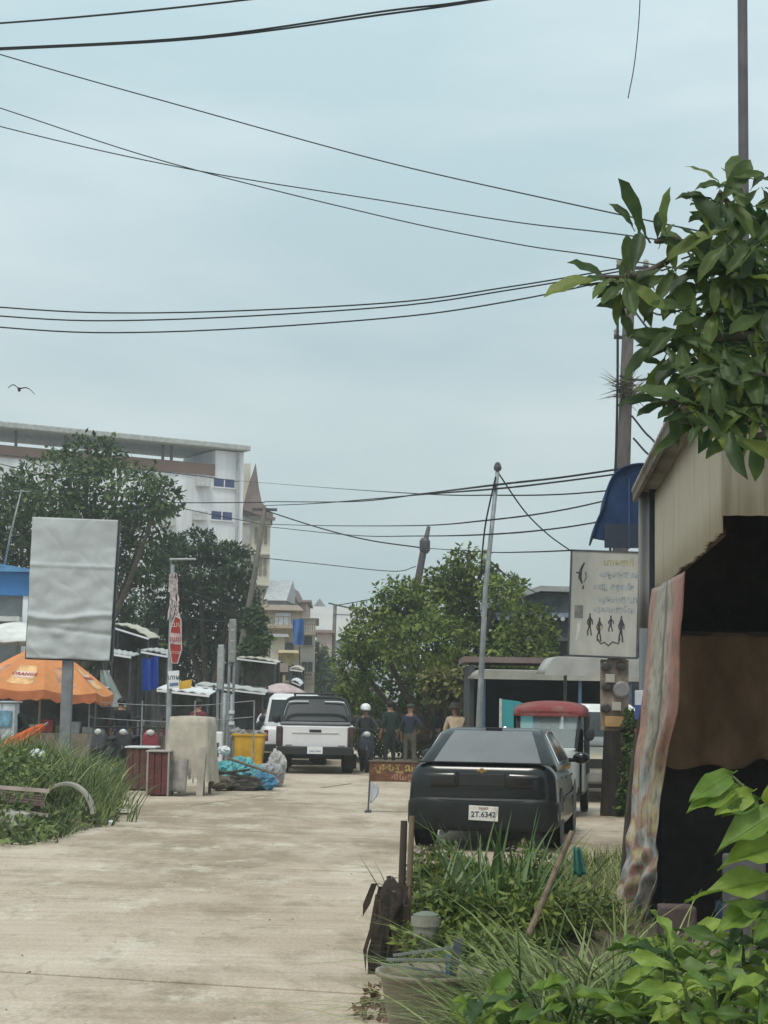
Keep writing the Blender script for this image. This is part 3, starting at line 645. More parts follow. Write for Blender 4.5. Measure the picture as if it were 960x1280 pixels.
def tuktuk():
    Y = 27.6; c = Vector((X0(688, Y), Y, 0))
    t = thing('tuk_tuk', 'three wheeled tuk-tuk with red canvas roof facing out beside the sedan', 'tuk-tuk', c, R(-9 + 180)); t.scale = (.86, .92, 1.0)
    dk = M('tuk black paint', (.02, .02, .022), .4, .3, 3); cr = M('pale front panel', (.42, .44, .43), .5, .15, 3); redc = M('faded red canvas', (.25, .055, .055), .85, .35, 4, .3, c2=(.24, .16, .13), pos=(.5, .8))
    # local +Y is the front
    st = [(-1.3, .58, .35, .85, .1), (-1.2, .64, .3, .9, .1), (-.2, .65, .3, .88, .1), (.0, .62, .3, .55, .08), (.7, .55, .3, .5, .08)]
    body_loft(st, 5).build('body', dk, t, smooth=True)
    rg = []
    for (y, hw, z0, z1) in ((.62, .56, .3, 1.0), (.85, .50, .34, 1.0), (1.0, .42, .38, .96), (1.1, .26, .45, .86), (1.14, .12, .5, .78)): rg.append([Vector((x, y, z)) for x, z in rrect(hw, z0, z1, .1, 5)])
    MB().loft(rg).build('front_panel', cr, t, smooth=True)
    mb = MB(); mb.box((0, 1.13, .62), (.34, .05, .12)); mb.build('grille', dk, t, bevel=.01)
    mb = MB(); mb.lathe([(.02, -.02), (.1, -.02), (.1, .04), (.06, .07), (.01, .08)], 14, 'y', (0, 1.12, .80)); mb.build('headlight', lamp_glass, t, smooth=True)
    for s in (-1, 1):
        mb = MB(); mb.lathe([(.01, -.02), (.075, -.02), (.075, .03), (.01, .05)], 12, 'y', (s * .36, 1.02, .8)); mb.build('indicator_lamp', M('amber lens', (.5, .22, .03), .3), t, smooth=True)
        mb = MB(); mb.tube(spline([(s * .5, .72, 1.0), (s * .54, .6, 1.3), (s * .56, .42, 1.56)], 3), .028, 8); mb.build('pillar', dk, t)
        mb = MB(); mb.tube(spline([(s * .55, .6, 1.12), (s * .72, .68, 1.16), (s * .74, .68, 1.22)], 3), .012, 6); mb.ball((s * .75, .7, 1.24), (.08, .03, .1)); mb.build('mirror', chrome if s > 0 else black_plastic, t, smooth=True)
        mb = MB(); mb.grid(lambda u, v: Vector((s * (.64 + .02 * math.sin(u * 25)), -1.25 + 1.5 * u, 1.56 - .95 * v)), 24, 6); mb.build('side_curtain', dark_cloth, t, solid=.01)
        mb = MB(); mb.box((s * .62, .32, .62), (.05, .5, .5)); mb.build('half_door', M('grey door', (.25, .25, .25), .6), t, bevel=.01)
        wheel(t, s * .58, -.85, .24, .14)
    wheel(t, 0, .85, .24, .14)
    mb = MB(); 
    for k in range(9):
        a = R(20 + 140 * k / 8); mb.box((0, .85 + .29 * math.cos(a), .24 + .29 * math.sin(a)), (.18, .13, .02), Matrix.Rotation(a - R(90), 3, 'X'))
    mb.build('mudguard', cr, t)
    mb = MB(); mb.grid(lambda u, v: Vector(((u - .5) * 2 * (.47 + .05 * v), .73 - .28 * v, 1.02 + .5 * v)), 6, 4); mb.build('windscreen', clear_glass, t)
    mb = MB(); mb.tube([(-.49, .74, 1.01), (.49, .74, 1.01)], .022); mb.tube([(-.54, .45, 1.54), (.54, .45, 1.54)], .026); mb.build('windscreen_frame', chrome, t)
    mb = MB(); mb.tube([(-.05, .76, 1.03), (.22, .62, 1.28)], .01); mb.build('wiper', black_plastic, t)
    rg = []
    for y, z, hw in ((.58, 1.56, .56), (.54, 1.64, .60), (.2, 1.71, .64), (-.6, 1.73, .66), (-1.25, 1.68, .64), (-1.35, 1.56, .6)):
        rg.append([Vector((hw * math.cos(a), y, 1.5 + (z - 1.5) * max(0.0, math.sin(a)) ** .45)) for a in [math.pi * k / 14 for k in range(15)]])
    mb = MB(); mb.loft(rg, cap=False, close=False); mb.build('canvas_roof', redc, t, smooth=True, solid=.03)
    mb = MB(); mb.box((0, .57, 1.55), (1.1, .03, .1)); mb.build('roof_front', redc, t, bevel=.01)
    mb = MB(); mb.box((0, -.7, .7), (1.1, .5, .14)); mb.box((0, -1.0, 1.0), (1.1, .12, .6)); mb.box((0, .1, .78), (.5, .35, .1)); mb.build('bench_seat', M('seat vinyl', (.05, .03, .03), .6), t, bevel=.03)
    mb = MB(); mb.box((0, .98, .36), (.8, .05, .06)); mb.box((0, -1.36, .4), (1.1, .05, .1)); mb.build('bumper_bar', dark_steel, t, bevel=.01)
tuktuk()

def scooter(label, c, rz, paint, group=None):
    t = thing('scooter', label, 'motor scooter', c, rz, group)
    for y in (-.62, .62): wheel(t, 0, y, .27, .09)
    rg = []
    for y, hw, z0, z1 in ((-.85, .05, .62, .72), (-.6, .13, .48, .78), (-.2, .15, .38, .74), (.08, .12, .28, .5), (.25, .12, .26, .36), (.4, .14, .28, .5)): rg.append([Vector((x, y, z)) for x, z in rrect(hw, z0, z1, .04, 4)])
    MB().loft(rg).build('body', paint, t, smooth=True)
    rg = []
    for z, hw, y0, y1 in ((.32, .12, .36, .5), (.6, .2, .34, .5), (.85, .17, .34, .48), (.98, .09, .34, .44)): rg.append([Vector((x, y, z)) for x, y in rrect(hw, y0, y1, .03, 4)])
    MB().loft(rg).build('leg_shield', paint, t, smooth=True)
    mb = MB(); mb.tube([(0, .62, .27), (0, .48, .6), (0, .4, 1.0)], .03); mb.build('fork', dark_steel, t)
    mb = MB(); mb.tube(spline([(-.34, .28, 1.02), (-.15, .36, 1.03), (.15, .36, 1.03), (.34, .28, 1.02)], 4), .017, 6); hb = mb.build('handlebar', black_plastic, t)
    for s in (-1, 1):
        mb = MB(); mb.tube([(s * .22, .34, 1.03), (s * .3, .34, 1.2)], .008, 5); mb.ball((s * .31, .34, 1.24), (.06, .02, .045)); mb.build('mirror', black_plastic, hb)
    mb = MB(); mb.ball((0, .47, .92), (.09, .06, .07)); mb.build('headlight', lamp_glass, t, smooth=True)
    rg = []
    for y, hw, z0, z1 in ((-.8, .08, .76, .82), (-.5, .14, .75, .84), (-.1, .13, .74, .82), (.1, .08, .72, .77)): rg.append([Vector((x, y, z)) for x, z in rrect(hw, z0, z1, .025, 4)])
    MB().loft(rg).build('seat', black_plastic, t, smooth=True)
    mb = MB(); mb.tube([(.14, -.1, .25), (.15, -.75, .33)], [.04, .05]); mb.build('exhaust', steel, t)
    mb = MB(); mb.tube([(-.1, -.2, .3), (-.2, -.22, 0)], .012); mb.build('side_stand', dark_steel, t)
    return t

# ================================================================ people
skin_m = M('skin', (.27, .15, .095), .6, .1, 6)
hair_m = M('hair', (.01, .009, .008), .6, .2, 20)
def person(label, c, rz, shirt, trousers, pose='stand', hat=None, hair=True, shoes=None, lean=0.0, group=None, z0=0.0, h=1.66):
    t = thing('person', label, 'person', c, rz, group); k = h / 1.7
    # local: faces +Y
    J = {'pel': (0, 0, .93, .135), 'wst': (0, .0, 1.08, .125), 'chs': (0, .0, 1.3, .15), 'nck': (0, 0, 1.47, .055), 'hd0': (0, .015, 1.54, .07), 'hd1': (0, .02, 1.63, .088), 'hd2': (0, .015, 1.69, .06)}
    E = [('pel', 'wst'), ('wst', 'chs'), ('chs', 'nck'), ('nck', 'hd0'), ('hd0', 'hd1'), ('hd1', 'hd2')]
    for s, n_ in ((-1, 'l'), (1, 'r')):
        J['sh' + n_] = (s * .17, 0, 1.39, .07)
        if pose == 'ride': J['el' + n_] = (s * .27, .22, 1.22, .045); J['wr' + n_] = (s * .30, .42, 1.14, .03); J['ha' + n_] = (s * .30, .5, 1.12, .025)
        elif pose == 'hip' and s > 0: J['el' + n_] = (s * .36, -.06, 1.16, .045); J['wr' + n_] = (s * .2, .08, 1.02, .032); J['ha' + n_] = (s * .15, .13, .99, .026)
        elif pose == 'bend': J['el' + n_] = (s * .24, .12, 1.13, .045); J['wr' + n_] = (s * .16, .32, 1.06, .032); J['ha' + n_] = (s * .13, .38, 1.06, .026)
        else: J['el' + n_] = (s * .235, -.03, 1.13, .045); J['wr' + n_] = (s * .26, .03, .9, .032); J['ha' + n_] = (s * .26, .06, .82, .026)
        if pose == 'ride':
            J['hp' + n_] = (s * .1, .02, .88, .095); J['kn' + n_] = (s * .16, .42, .78, .065); J['an' + n_] = (s * .14, .28, .38, .045); J['to' + n_] = (s * .14, .44, .33, .035)
        else:
            J['hp' + n_] = (s * .095, 0, .86, .095); J['kn' + n_] = (s * .115, .015, .48, .063); J['an' + n_] = (s * .125, -.02, .09, .042); J['to' + n_] = (s * .145, .15, .035, .034)
        E += [('chs', 'sh' + n_), ('sh' + n_, 'el' + n_), ('el' + n_, 'wr' + n_), ('wr' + n_, 'ha' + n_), ('pel', 'hp' + n_), ('hp' + n_, 'kn' + n_), ('kn' + n_, 'an' + n_), ('an' + n_, 'to' + n_)]
    def bend(p):
        x, y, z = p
        if lean and z > .95:
            a = lean * min(1, (z - .95) / .3); y2 = y * math.cos(a) + (z - .95) * math.sin(a); z2 = .95 + (z - .95) * math.cos(a) - y * math.sin(a); return Vector((x, y2, z2))
        return Vector((x, y, z))
    names = list(J); me = bpy.data.meshes.new('body'); me.from_pydata([tuple(bend(J[n_][:3]) * k + Vector((0, 0, z0))) for n_ in names], [(names.index(a), names.index(b)) for a, b in E], []); me.update()
    o = bpy.data.objects.new('body', me); col.objects.link(o); o.modifiers.new('skin', 'SKIN'); sd = o.modifiers.new('sub', 'SUBSURF'); sd.levels = 2; sd.render_levels = 2
    for i, n_ in enumerate(names):
        r_ = J[n_][3] * k; w_ = 1.0
        if n_ in ('pel', 'wst', 'chs'): me.skin_vertices[0].data[i].radius = (r_ * .82, r_ * 1.18) if False else (r_, r_)
        else: me.skin_vertices[0].data[i].radius = (r_, r_)
        me.skin_vertices[0].data[i].use_root = (n_ == 'pel')
    ev = bpy.data.meshes.new_from_object(o.evaluated_get(bpy.context.evaluated_depsgraph_get())); bpy.data.objects.remove(o)
    # fingers joined into the same mesh
    bm = bmesh.new(); bm.from_mesh(ev)
    for n_ in 'lr':
        h0 = bend(J['ha' + n_][:3]) * k + Vector((0, 0, z0)); w0 = bend(J['wr' + n_][:3]) * k + Vector((0, 0, z0)); d = (h0 - w0).normalized(); sd_ = d.cross(Vector((1, 0, 0.01))).normalized()
        mb = MB()
        for q in range(4):
            b0 = h0 + sd_ * (.024 * (q - 1.5)); ln = (.07, .085, .08, .06)[q]; cu = Vector((-.25 if n_ == 'r' else .25, 0, 0)) * ln
            mb.tube([b0 - d * .015, b0 + d * ln * .5, b0 + d * ln * .9 + cu], [.011, .010, .007], 6)
        mb.tube([w0 + d * .02, w0 + d * .05 - sd_ * .045, w0 + d * .09 - sd_ * .055], [.012, .011, .008], 6)
        m2 = bpy.data.meshes.new('f'); m2.from_pydata(mb.v, [], mb.f); bm.from_mesh(m2)
    bm.to_mesh(ev); bm.free()
    ev.materials.clear()
    for m_ in (skin_m, shirt, trousers, shoes or rubber): ev.materials.append(m_)
    segs = [(bend(J[a][:3]) * k + Vector((0, 0, z0)), bend(J[b][:3]) * k + Vector((0, 0, z0)), a, b) for a, b in E]
    for p in ev.polygons:
        p.use_smooth = True; cc = p.center; best = None
        for a, b, na, nb in segs:
            ab = b - a; q = max(0, min(1, (cc - a).dot(ab) / ab.length_squared)); dd = (cc - a - ab * q).length
            if best is None or dd < best[0]: best = (dd, na[:2], nb[:2], q)
        _, na, nb, q = best
        if nb in ('hd', 'nc') and not (nb == 'nc' and q < .72): mi = 0
        elif nb == 'wr': mi = 0 if q > .45 and pose != 'ride' else 1
        elif nb == 'ha' or na == 'ha': mi = 0
        elif nb in ('ws', 'ch', 'sh', 'el') or (nb == 'nc'): mi = 1
        elif nb == 'to' or (nb == 'an' and q > .9): mi = 3
        else: mi = 2
        if na == 'pe' and nb == 'ws' and q < .3: mi = 2
        p.material_index = mi
    body = bpy.data.objects.new('body', ev); col.objects.link(body); body.parent = t
    hc = bend((0, .02, 1.625)) * k + Vector((0, 0, z0))
    # face: nose, brow, mouth, ears
    mb = MB(); mb.ball(hc + Vector((0, .095, -.01)) * k, (.012, .02, .022), 6, 5)
    for s in (-1, 1): mb.ball(hc + Vector((s * .088, -.005, -.005)) * k, (.012, .02, .03), 6, 5)
    mb.build('face_features', skin_m, body, smooth=True)
    mb = MB()
    for s in (-1, 1): mb.ball(hc + Vector((s * .033, .082, .012)) * k, (.012, .006, .006), 6, 5)
    mb.ball(hc + Vector((0, .083, -.052)) * k, (.022, .005, .005), 6, 5); mb.build('eyes_and_mouth', hair_m, body)
    if hat == 'helmet':
        mb = MB(); mb.lathe([(.118, -.03), (.13, .02), (.122, .08), (.09, .125), (.04, .148), (.005, .152)], 18, 'z', hc); mb.box(hc + Vector((0, .13, -.0)), (.16, .08, .015)); mb.build('helmet', white_paint, t, smooth=True)
    elif hat == 'hat':
        mb = MB(); mb.lathe([(.2, .035), (.2, .045), (.11, .06), (.105, .12), (.08, .15), (.01, .155)], 18, 'z', hc); mb.build('hat', M('dark hat', (.045, .042, .038), .9), t, smooth=True)
    elif hat == 'cap':
        mb = MB(); mb.lathe([(.1, .02), (.102, .06), (.08, .1), (.01, .115)], 14, 'z', hc); mb.box(hc + Vector((0, .13, .03)), (.13, .1, .012)); mb.build('cap', M('green cap', (.05, .07, .05), .9), t, smooth=True)
    if hair and hat is None:
        mb = MB(); mb.ball(hc + Vector((0, -.018, .018)), (.1, .105, .1), 14, 8, .06, 3, 3); mb.build('hair', hair_m, t, smooth=True)
    return t
uni = M('dark green shirt', (.018, .034, .028), .9, .25, 6, .2); navy = M('navy shirt', (.02, .028, .05), .9, .25, 6, .2); kh = M('khaki trousers', (.10, .095, .07), .9, .2, 6, .2); dkt = M('dark trousers', (.02, .024, .022), .9, .2, 6)
tan = M('tan shirt', (.46, .36, .26), .9, .2, 5, .3); blk = M('black shirt', (.016, .018, .02), .9)
def stand(px, Y): return Vector((X0(px, Y), Y, 0))
person('person standing back turned in a dark green uniform near the leafy round tree', stand(488, 45.4), R(35), uni, dkt, 'stand', h=1.72)
person('person in a navy shirt and khaki trousers with one elbow out near the round tree', stand(513, 44.2), R(-25), navy, kh, 'hip', hat='cap', h=1.64)
person('person in black clothing standing in the shade of the round tree', stand(546, 49.5), R(110), blk, dkt, 'stand')
person('person in a pale tan shirt and dark hat standing behind the black sedan', stand(571, 38), R(8), tan, dkt, 'bend', hat='hat', lean=.25)
c = stand(457, 43.6)
scooter('dark scooter with a helmeted rider coming up beside the white pickup', c, R(186), M('scooter dark blue', (.03, .035, .05), .35))
person('person in dark jacket and white helmet riding the scooter beside the pickup', c + Vector((.0, .25, 0)), R(186), M('dark jacket', (.03, .03, .035), .8), dkt, 'ride', hat='helmet', z0=-.03, h=1.62)
c = stand(333, 52)
scooter('silver scooter with a rider in white waiting by the parked van', c, R(184), M('scooter silver', (.4, .42, .44), .35))
person('person in a white shirt riding the silver scooter by the parked van', c + Vector((.0, .25, 0)), R(184), M('white shirt', (.62, .64, .68), .9), navy, 'ride', z0=-.03, h=1.6)
# ================================================================ poles and cables
def pole(name, label, pts, radii, m, cat='utility pole', n=10, group=None, extras=None):
    b = Vector(pts[0]); t = thing(name, label, cat, b, 0, group)
    mb = MB(); mb.tube([Vector(p) - b for p in pts], radii, n); mb.build('shaft', m, t, smooth=True)
    if extras: extras(t, b)
    return t
def gp(px, Y, z=-.05):
    b = P(px, 880, Y); b.z = z; return b
# concrete pole carrying the painted panel and the meters
YP = 27.4
b0 = G(764, 1019); YP = b0.y
tp = P(788, 328, YP)
def ex(t, b):
    for z in (tp.z * .86, tp.z * .93, tp.z * .99):
        c = Vector(b0).lerp(tp, z / tp.z) - b
        mb = MB(); mb.tube([c + Vector((-.22, 0, 0)), c + Vector((.3, 0, 0))], .03, 6); arm = mb.build('cross_arm', dark_steel, t)
        for q in (-.18, .25):
            mb = MB(); mb.lathe([(.02, 0), (.05, .02), (.03, .05), (.05, .08), (.02, .12)], 10, 'z', c + Vector((q, 0, .02))); mb.build('insulator', M('porcelain', (.35, .3, .25), .4), arm, smooth=True)
pole('utility_pole', 'tall concrete utility pole carrying electricity meters and the painted panel', [b0 - Vector((0, 0, .1)), Vector(b0).lerp(tp, .5), tp], [.185, .125, .085], pole_conc, extras=ex)
# meters
mc = Vector(b0).lerp(tp, .24); 
Ym = YP - .26
mt = thing('meter_board', 'rusty board with round electricity meters strapped to the concrete pole', 'electricity meter', P(768, 868, Ym))
o_ = P(768, 868, Ym)
mb = MB(); a = P(751, 824, Ym) - o_; b = P(786, 914, Ym) - o_; mb.box(((a.x + b.x) / 2, .05, (a.z + b.z) / 2), (abs(b.x - a.x), .06, abs(a.z - b.z))); mb.box((0, .14, 0), (.12, .14, .7)); mb.build('back_board', M('stained board', (.24, .19, .15), .9, .35, 5, .3), mt, bevel=.01)
for (px, py, k) in ((757, 833, 0), (777, 833, 0), (762, 848, 1), (758, 858, 0), (776, 862, 2), (770, 883, 1), (757, 885, 0), (770, 902, 3)):
    q = P(px, py, Ym) - o_; mb = MB()
    if k == 0: mb.lathe([(.075, .0), (.075, -.07), (.05, -.09), (.005, -.095)], 14, 'y', q + Vector((0, .02, 0))); m_ = M('meter dark', (.05, .045, .045), .3)
    elif k == 1: mb.box(q - Vector((0, .03, 0)), (.14, .1, .13)); m_ = M('meter pale', (.4, .37, .32), .6)
    elif k == 2: mb.lathe([(.13, .0), (.13, -.08), (.1, -.1), (.005, -.1)], 18, 'y', q + Vector((0, .02, 0))); m_ = M('meter grey', (.2, .19, .19), .4)
    else: mb.box(q - Vector((0, .03, 0)), (.36, .1, .16)); m_ = M('ochre box', (.36, .22, .09), .7)
    mb.build('meter', m_, mt, bevel=.008)
# thin steel pipe pole behind the sedan
YS = 25.5
pb = gp(594, YS); pt = P(622, 588, YS); pm = P(607, 735, YS)
pole('steel_pipe_pole', 'thin leaning steel pipe pole standing behind the black sedan', [pb, pb.lerp(pm, .6), pm, pt], [.045, .042, .036, .03], steel, 'pole', 8,
     extras=lambda t, b: [MB().lathe([(.05, 0), (.06, .04), (.04, .1), (.02, .12)], 8, 'z', pt - b).build('cap', dark_steel, t), MB().tube(spline([pt - b + Vector((-.03, -.03, -.1)), P(612, 660, YS) - b + Vector((-.07, -.03, 0)), pm - b + Vector((-.08, -.03, .1))], 5), .013, 5).build('service_wire', cable, t)])
# steel mast at the right
YR = 18.5
pole('steel_mast', 'tall dark grey steel mast rising behind the corrugated shed', [gp(931, YR), P(931, 440, YR), P(928, 0, YR), P(927, -140, YR)], [.06, .058, .055, .052], M('mast steel', (.10, .09, .10), .5, .2, 3), 'pole', 10)
# leaning pole left, tilted pole behind the tree, small far pole
pl = [gp(286, 64), P(303, 800, 64), P(318, 720, 64), P(331, 636, 64)]
pole('leaning_pole', 'thin leaning utility pole with a bundle of cables near the cream townhouse', pl, [.13, .11, .1, .08], M('aged pole', (.15, .135, .12), .9), 'utility pole', 8, extras=lambda t, b: MB().box(P(331, 637, 64) - b, (.9, .1, .1)).build('cross_arm', dark_steel, t))
pole('tilted_pole', 'short tilted utility pole sticking out above the round tree', [gp(508, 56), P(520, 740, 56), P(529, 690, 56), P(536, 658, 56)], [.14, .12, .11, .06], M('aged pole dark', (.09, .085, .085), .9), 'utility pole', 8, extras=lambda t, b: MB().lathe([(.1, -.2), (.17, -.1), (.17, .2), (.1, .3)], 10, 'z', P(531, 684, 56) - b).build('transformer', dark_steel, t))
pole('far_pole', 'far utility pole with short cross arm at the end of the street', [gp(414, 120), P(419, 755, 120)], [.16, .12], M('aged pole', (.15, .135, .12)), 'utility pole', 8, extras=lambda t, b: MB().box(P(424, 757, 120) - b, (1.5, .1, .1), Matrix.Rotation(R(12), 3, 'Y')).build('cross_arm', dark_steel, t))
pole('verge_pole', 'tall concrete pole at the verge holding the left ends of the sagging cables', [gp(-330, 30), P(-322, 640, 30), P(-315, 0, 30), P(-310, -150, 30)], [.19, .17, .13, .12], pole_conc, 'utility pole')
def wire(label, pts, r, group=None, sub=7, name='overhead_cable'):
    """pts: (px, py, Y)"""
    q = spline([P(*p) for p in pts], sub); b = q[0].copy()
    mb = MB(); mb.tube([p - b for p in q], r, 6); return mb.build(name, cable, label=label, cat='cable', group=group, loc=b)
LP = -318
wire('single thick black cable highest in the sky over the road', [(LP, 44, 30), (0, 29, 27), (330, -3, 24), (620, -50, 21), (927, -120, 18.5)], .016)
wire('upper strand of the paired thick cables below the topmost cable', [(LP, 72, 30), (0, 60, 27), (250, 46, 25), (480, 14, 23), (600, -1, 22), (927, -60, 18.5)], .015)
wire('lower strand of the paired thick cables below the topmost cable', [(LP, 76, 30), (0, 62, 27), (250, 48, 25), (480, 18, 23), (600, 1, 22), (927, -52, 18.5)], .015)
wire('thin wire slanting steeply down past the concrete pole to the steel mast', [(LP, -30, 30), (0, 68, 29), (240, 136, 28.6), (480, 202, 28.2), (700, 252, 25), (855, 285, 20.5), (930, 300, 18.5)], .010)
wire('thin wire crossing its neighbour and ending lowest on the steel mast', [(LP, 30, 30), (0, 135, 29), (210, 203, 28.5), (480, 271, 28), (640, 304, 26), (740, 319, 23), (930, 348, 18.5)], .009)
wire('thin wire crossed by its neighbour and ending midway on the steel mast', [(LP, 70, 30), (0, 158, 29), (240, 212, 28.5), (480, 251, 28), (640, 277, 26), (775, 293, 22), (930, 316, 18.5)], .009)
wire('topmost of three black cables sagging across the middle of the sky', [(LP, 352, 30), (0, 384, 29), (200, 391, 28.6), (480, 379, 28), (640, 358, 27.5), (788, 333, YP)], .012)
wire('middle of three black cables sagging across the middle of the sky', [(LP, 362, 30), (0, 395, 29), (190, 400, 28.6), (480, 384, 28), (640, 362, 27.5), (788, 337, YP)], .012)
wire('lowest of three black cables sagging across the middle of the sky', [(LP, 372, 30), (0, 409, 29), (200, 415, 28.6), (480, 398, 28), (640, 376, 27.5), (788, 345, YP)], .012)
wire('broken cable end dangling straight down from the paired thick cables', [(801, -38, 20.0), (799, 20, 20.0), (793, 80, 20.0), (785, 123, 20.0)], .006, name='dangling_wire')
wire('upper strand of the cable bundle between leaning pole and steel pipe pole', [(331, 627, 64), (440, 627, 50), (530, 617, 36), (620, 606, 25.4), (700, 597, 26.4), (776, 586, YP)], .016)
wire('lower strand of the cable bundle between leaning pole and steel pipe pole', [(331, 632, 64), (400, 629, 55), (530, 618, 36), (620, 611, 25.4), (700, 602, 26.4), (776, 592, YP)], .014)
wire('thin wire sagging just under the bundle from the townhouse to the concrete pole', [(298, 601, 109), (400, 609, 80), (520, 617, 40), (620, 619, 30), (700, 618, 28), (775, 612, YP)], .012)
wire('wire sagging lower from the leaning pole past the pipe pole', [(331, 655, 64), (400, 657, 55), (520, 657, 38), (612, 650, 25.4), (700, 638, 26.5), (774, 622, YP)], .012)
wire('lowest wire sagging between leaning pole and concrete pole', [(331, 658, 64), (440, 669, 50), (520, 670, 38), (611, 668, 25.4), (700, 660, 26.5), (773, 648, YP)], .012)
wire('service cable drooping from the leaning pole to the tilted pole', [(331, 638, 64), (400, 660, 62), (460, 675, 60), (529, 685, 56)], .022)
wire('short wire from the tilted pole past the pipe pole to the painted panel', [(529, 685, 56), (608, 690, 40), (660, 690, 30), (714, 688, 26.8)], .012)
wire('faint wire from the leaning pole down over the rooftops', [(325, 697, 64), (400, 705, 62), (490, 714, 58), (520, 708, 56)], .014)
wire('guy wire falling from the pipe pole top to the painted panel corner', [(622, 590, 25.5), (655, 638, 25.9), (685, 668, 26.3), (714, 689, 26.8)], .011)
wire('service wire from the pipe pole middle down to the gabled house', [(611, 700, 25.5), (640, 724, 35), (672, 742, 46.8)], .012)
wire('wire crossing the apartment block front above its upper window', [(-80, 560, 100), (140, 583, 100), (240, 594, 103), (298, 602, 109)], .03)
wire('thick cable crossing the apartment block front between its windows', [(-80, 622, 64), (200, 628, 64), (331, 628, 64)], .018)
wire('cable slanting over the apartment block front to the leaning pole', [(-80, 560, 64), (200, 629, 64), (331, 656, 64)], .015)
wire('upper wire running from the red sign pole toward the leaning pole', [(222, 735, 31.6), (260, 748, 40), (308, 762, 64)], .009)
wire('middle wire running from the red sign pole toward the leaning pole', [(222, 745, 31.6), (265, 760, 40), (306, 770, 64)], .009)
wire('lower wire running from the red sign pole toward the leaning pole', [(221, 770, 31.6), (265, 776, 40), (304, 777, 64)], .009)
wire('wire running from the far pole over the round tree', [(419, 757, 120), (470, 748, 100), (531, 735, 57)], .03)
wire('lower far wire running from the far pole into the round tree', [(418, 768, 120), (470, 770, 100), (520, 766, 58)], .03)
# bush and tangle on the concrete pole
cbush = P(783, 487, YP); r = random.Random(5); mb = MB()
for _ in range(130):
    d = rvec(r); d.z *= .8; d.y *= .5; s0 = cbush + Vector((r.uniform(-.12, .12), -.1, r.uniform(-.15, .15))) ; ln = .25 + .3 * r.random(); sd = d.cross(rvec(r)).normalized() * .012
    mb.add([s0 - sd, s0 + sd, s0 + d * ln], [(0, 1, 2)])
mb.build('bird_nest_fern', M('dry leaves', (.13, .12, .075), .8, .3, 3, island=.4), label='dry tuft of air plant growing around the upper concrete pole', cat='plant', kind=None)
for k, (a, b, lb) in enumerate((((775, 470), (835, 460), 'cut cable end sticking out of the air plant tuft'), ((790, 520), (838, 556), 'loose drooping cable just below the air plant tuft'), ((792, 548), (835, 572), 'loose straight cable above the blue awning'), ((790, 372), (842, 390), 'drooping cable loop close under the leafy branch'), ((791, 386), (838, 425), 'second drooping cable behind the leafy branch'))):
    q = P(*a, YP - .12); mb = MB(); e = P(*b, YP - 2); pts = spline([q, q.lerp(e, .5) + Vector((0, 0, -.12)), e, e + Vector((1.2, -.5, .3))], 5)
    mb.tube([p - q for p in pts], .016, 6); mb.build('loose_cable', cable, label=lb, cat='cable', loc=q)
mb = MB(); mb.tube([p for p in spline([P(772, 390, YP - .14), P(772, 470, YP - .2), P(771, 530, YP - .18), P(769, 590, YP - .2), P(762, 700, YP - .25)], 5)], .02, 6); mb.build('pole_conduit', cable, label='dark conduit cable clinging to the side of the concrete pole', cat='cable')

# ================================================================ painted panel on the concrete pole
YQ = YP - .30
pan = thing('painted_panel', 'tall pale painted notice panel with figures and lettering on the concrete pole', 'sign', P(755, 755, YQ), R(-6))
o_ = P(755, 755, YQ); Wp, Hp = 85 / F * YQ, 132 / F * YQ
tilt = Matrix.Rotation(R(1.5), 3, 'Y')
panel_m = M('panel cream', (.40, .385, .35), .75, .15, 2.5, stretch=(1, 1, .4))
mb = MB(); mb.box((0, 0, 0), (Wp, .05, Hp), tilt); mb.build('board', panel_m, pan)
mb = MB()
for (c_, d_) in (((0, 0, Hp / 2), (Wp + .04, .07, .025)), ((0, 0, -Hp / 2), (Wp + .04, .07, .03)), ((-Wp / 2, 0, 0), (.03, .07, Hp)), ((Wp / 2, 0, 0), (.03, .07, Hp))): mb.box(tilt @ Vector(c_), d_, tilt)
mb.build('frame', dark_steel, pan)
mb = MB(); mb.box((.12, .1, .3), (.3, .2, .05)); mb.box((.12, .1, -.3), (.3, .2, .05)); mb.build('bracket', dark_steel, pan)
ink = M('black ink', (.045, .045, .05), .8, .5, 9); inkb = M('faded blue ink', (.27, .30, .32), .8, .3, 9); inkg = M('faded yellow ink', (.34, .31, .17), .8, .2, 9); inkh = M('grey ink', (.17, .17, .16), .8, .3, 9)
def PM(x, z): return Matrix.Translation(tilt @ Vector((x, -.0265, z))) @ tilt.to_4x4() @ Matrix.Rotation(R(90), 4, 'X')
def uv(px, py): return ((px - 755) / 85 * Wp, (755 - py) / 135 * Hp)
for (px, py, s_, tx, m_) in ((772, 702, .14, 'ហាមចាក់', inkg), (772, 717, .13, 'សម្រាមពាស', inkb), (767, 733, .12, 'ពេញ កន្លែង', inkb), (772, 749, .14, 'សូមអរគុណ', inkb), (768, 762, .12, 'រក្សាអនាម័យ', inkb)):
    x, z = uv(px, py); text(tx, s_, m_, pan, PM(x, z), .001, 'lettering', .004)
def blot(pts, m_, wd, name='painted_figure'):
    mb = MB(); mb.tube([tilt @ Vector((*uv(px, py)[:1], -.028, uv(px, py)[1])) for px, py in pts], wd, 6); v = mb.v
    mb.v = [(x, -.0285 + (y + .028) * .06, z) for x, y, z in v]
    mb.build(name, m_, pan)
blot([(729, 703), (725, 712), (724, 722), (727, 730)], ink, [.012, .02, .028, .012]); blot([(719, 716), (724, 716)], ink, .012); blot([(729, 732), (728, 737)], ink, .012); blot([(731, 715), (732, 722), (729, 728)], inkh, [.015, .012, .01])
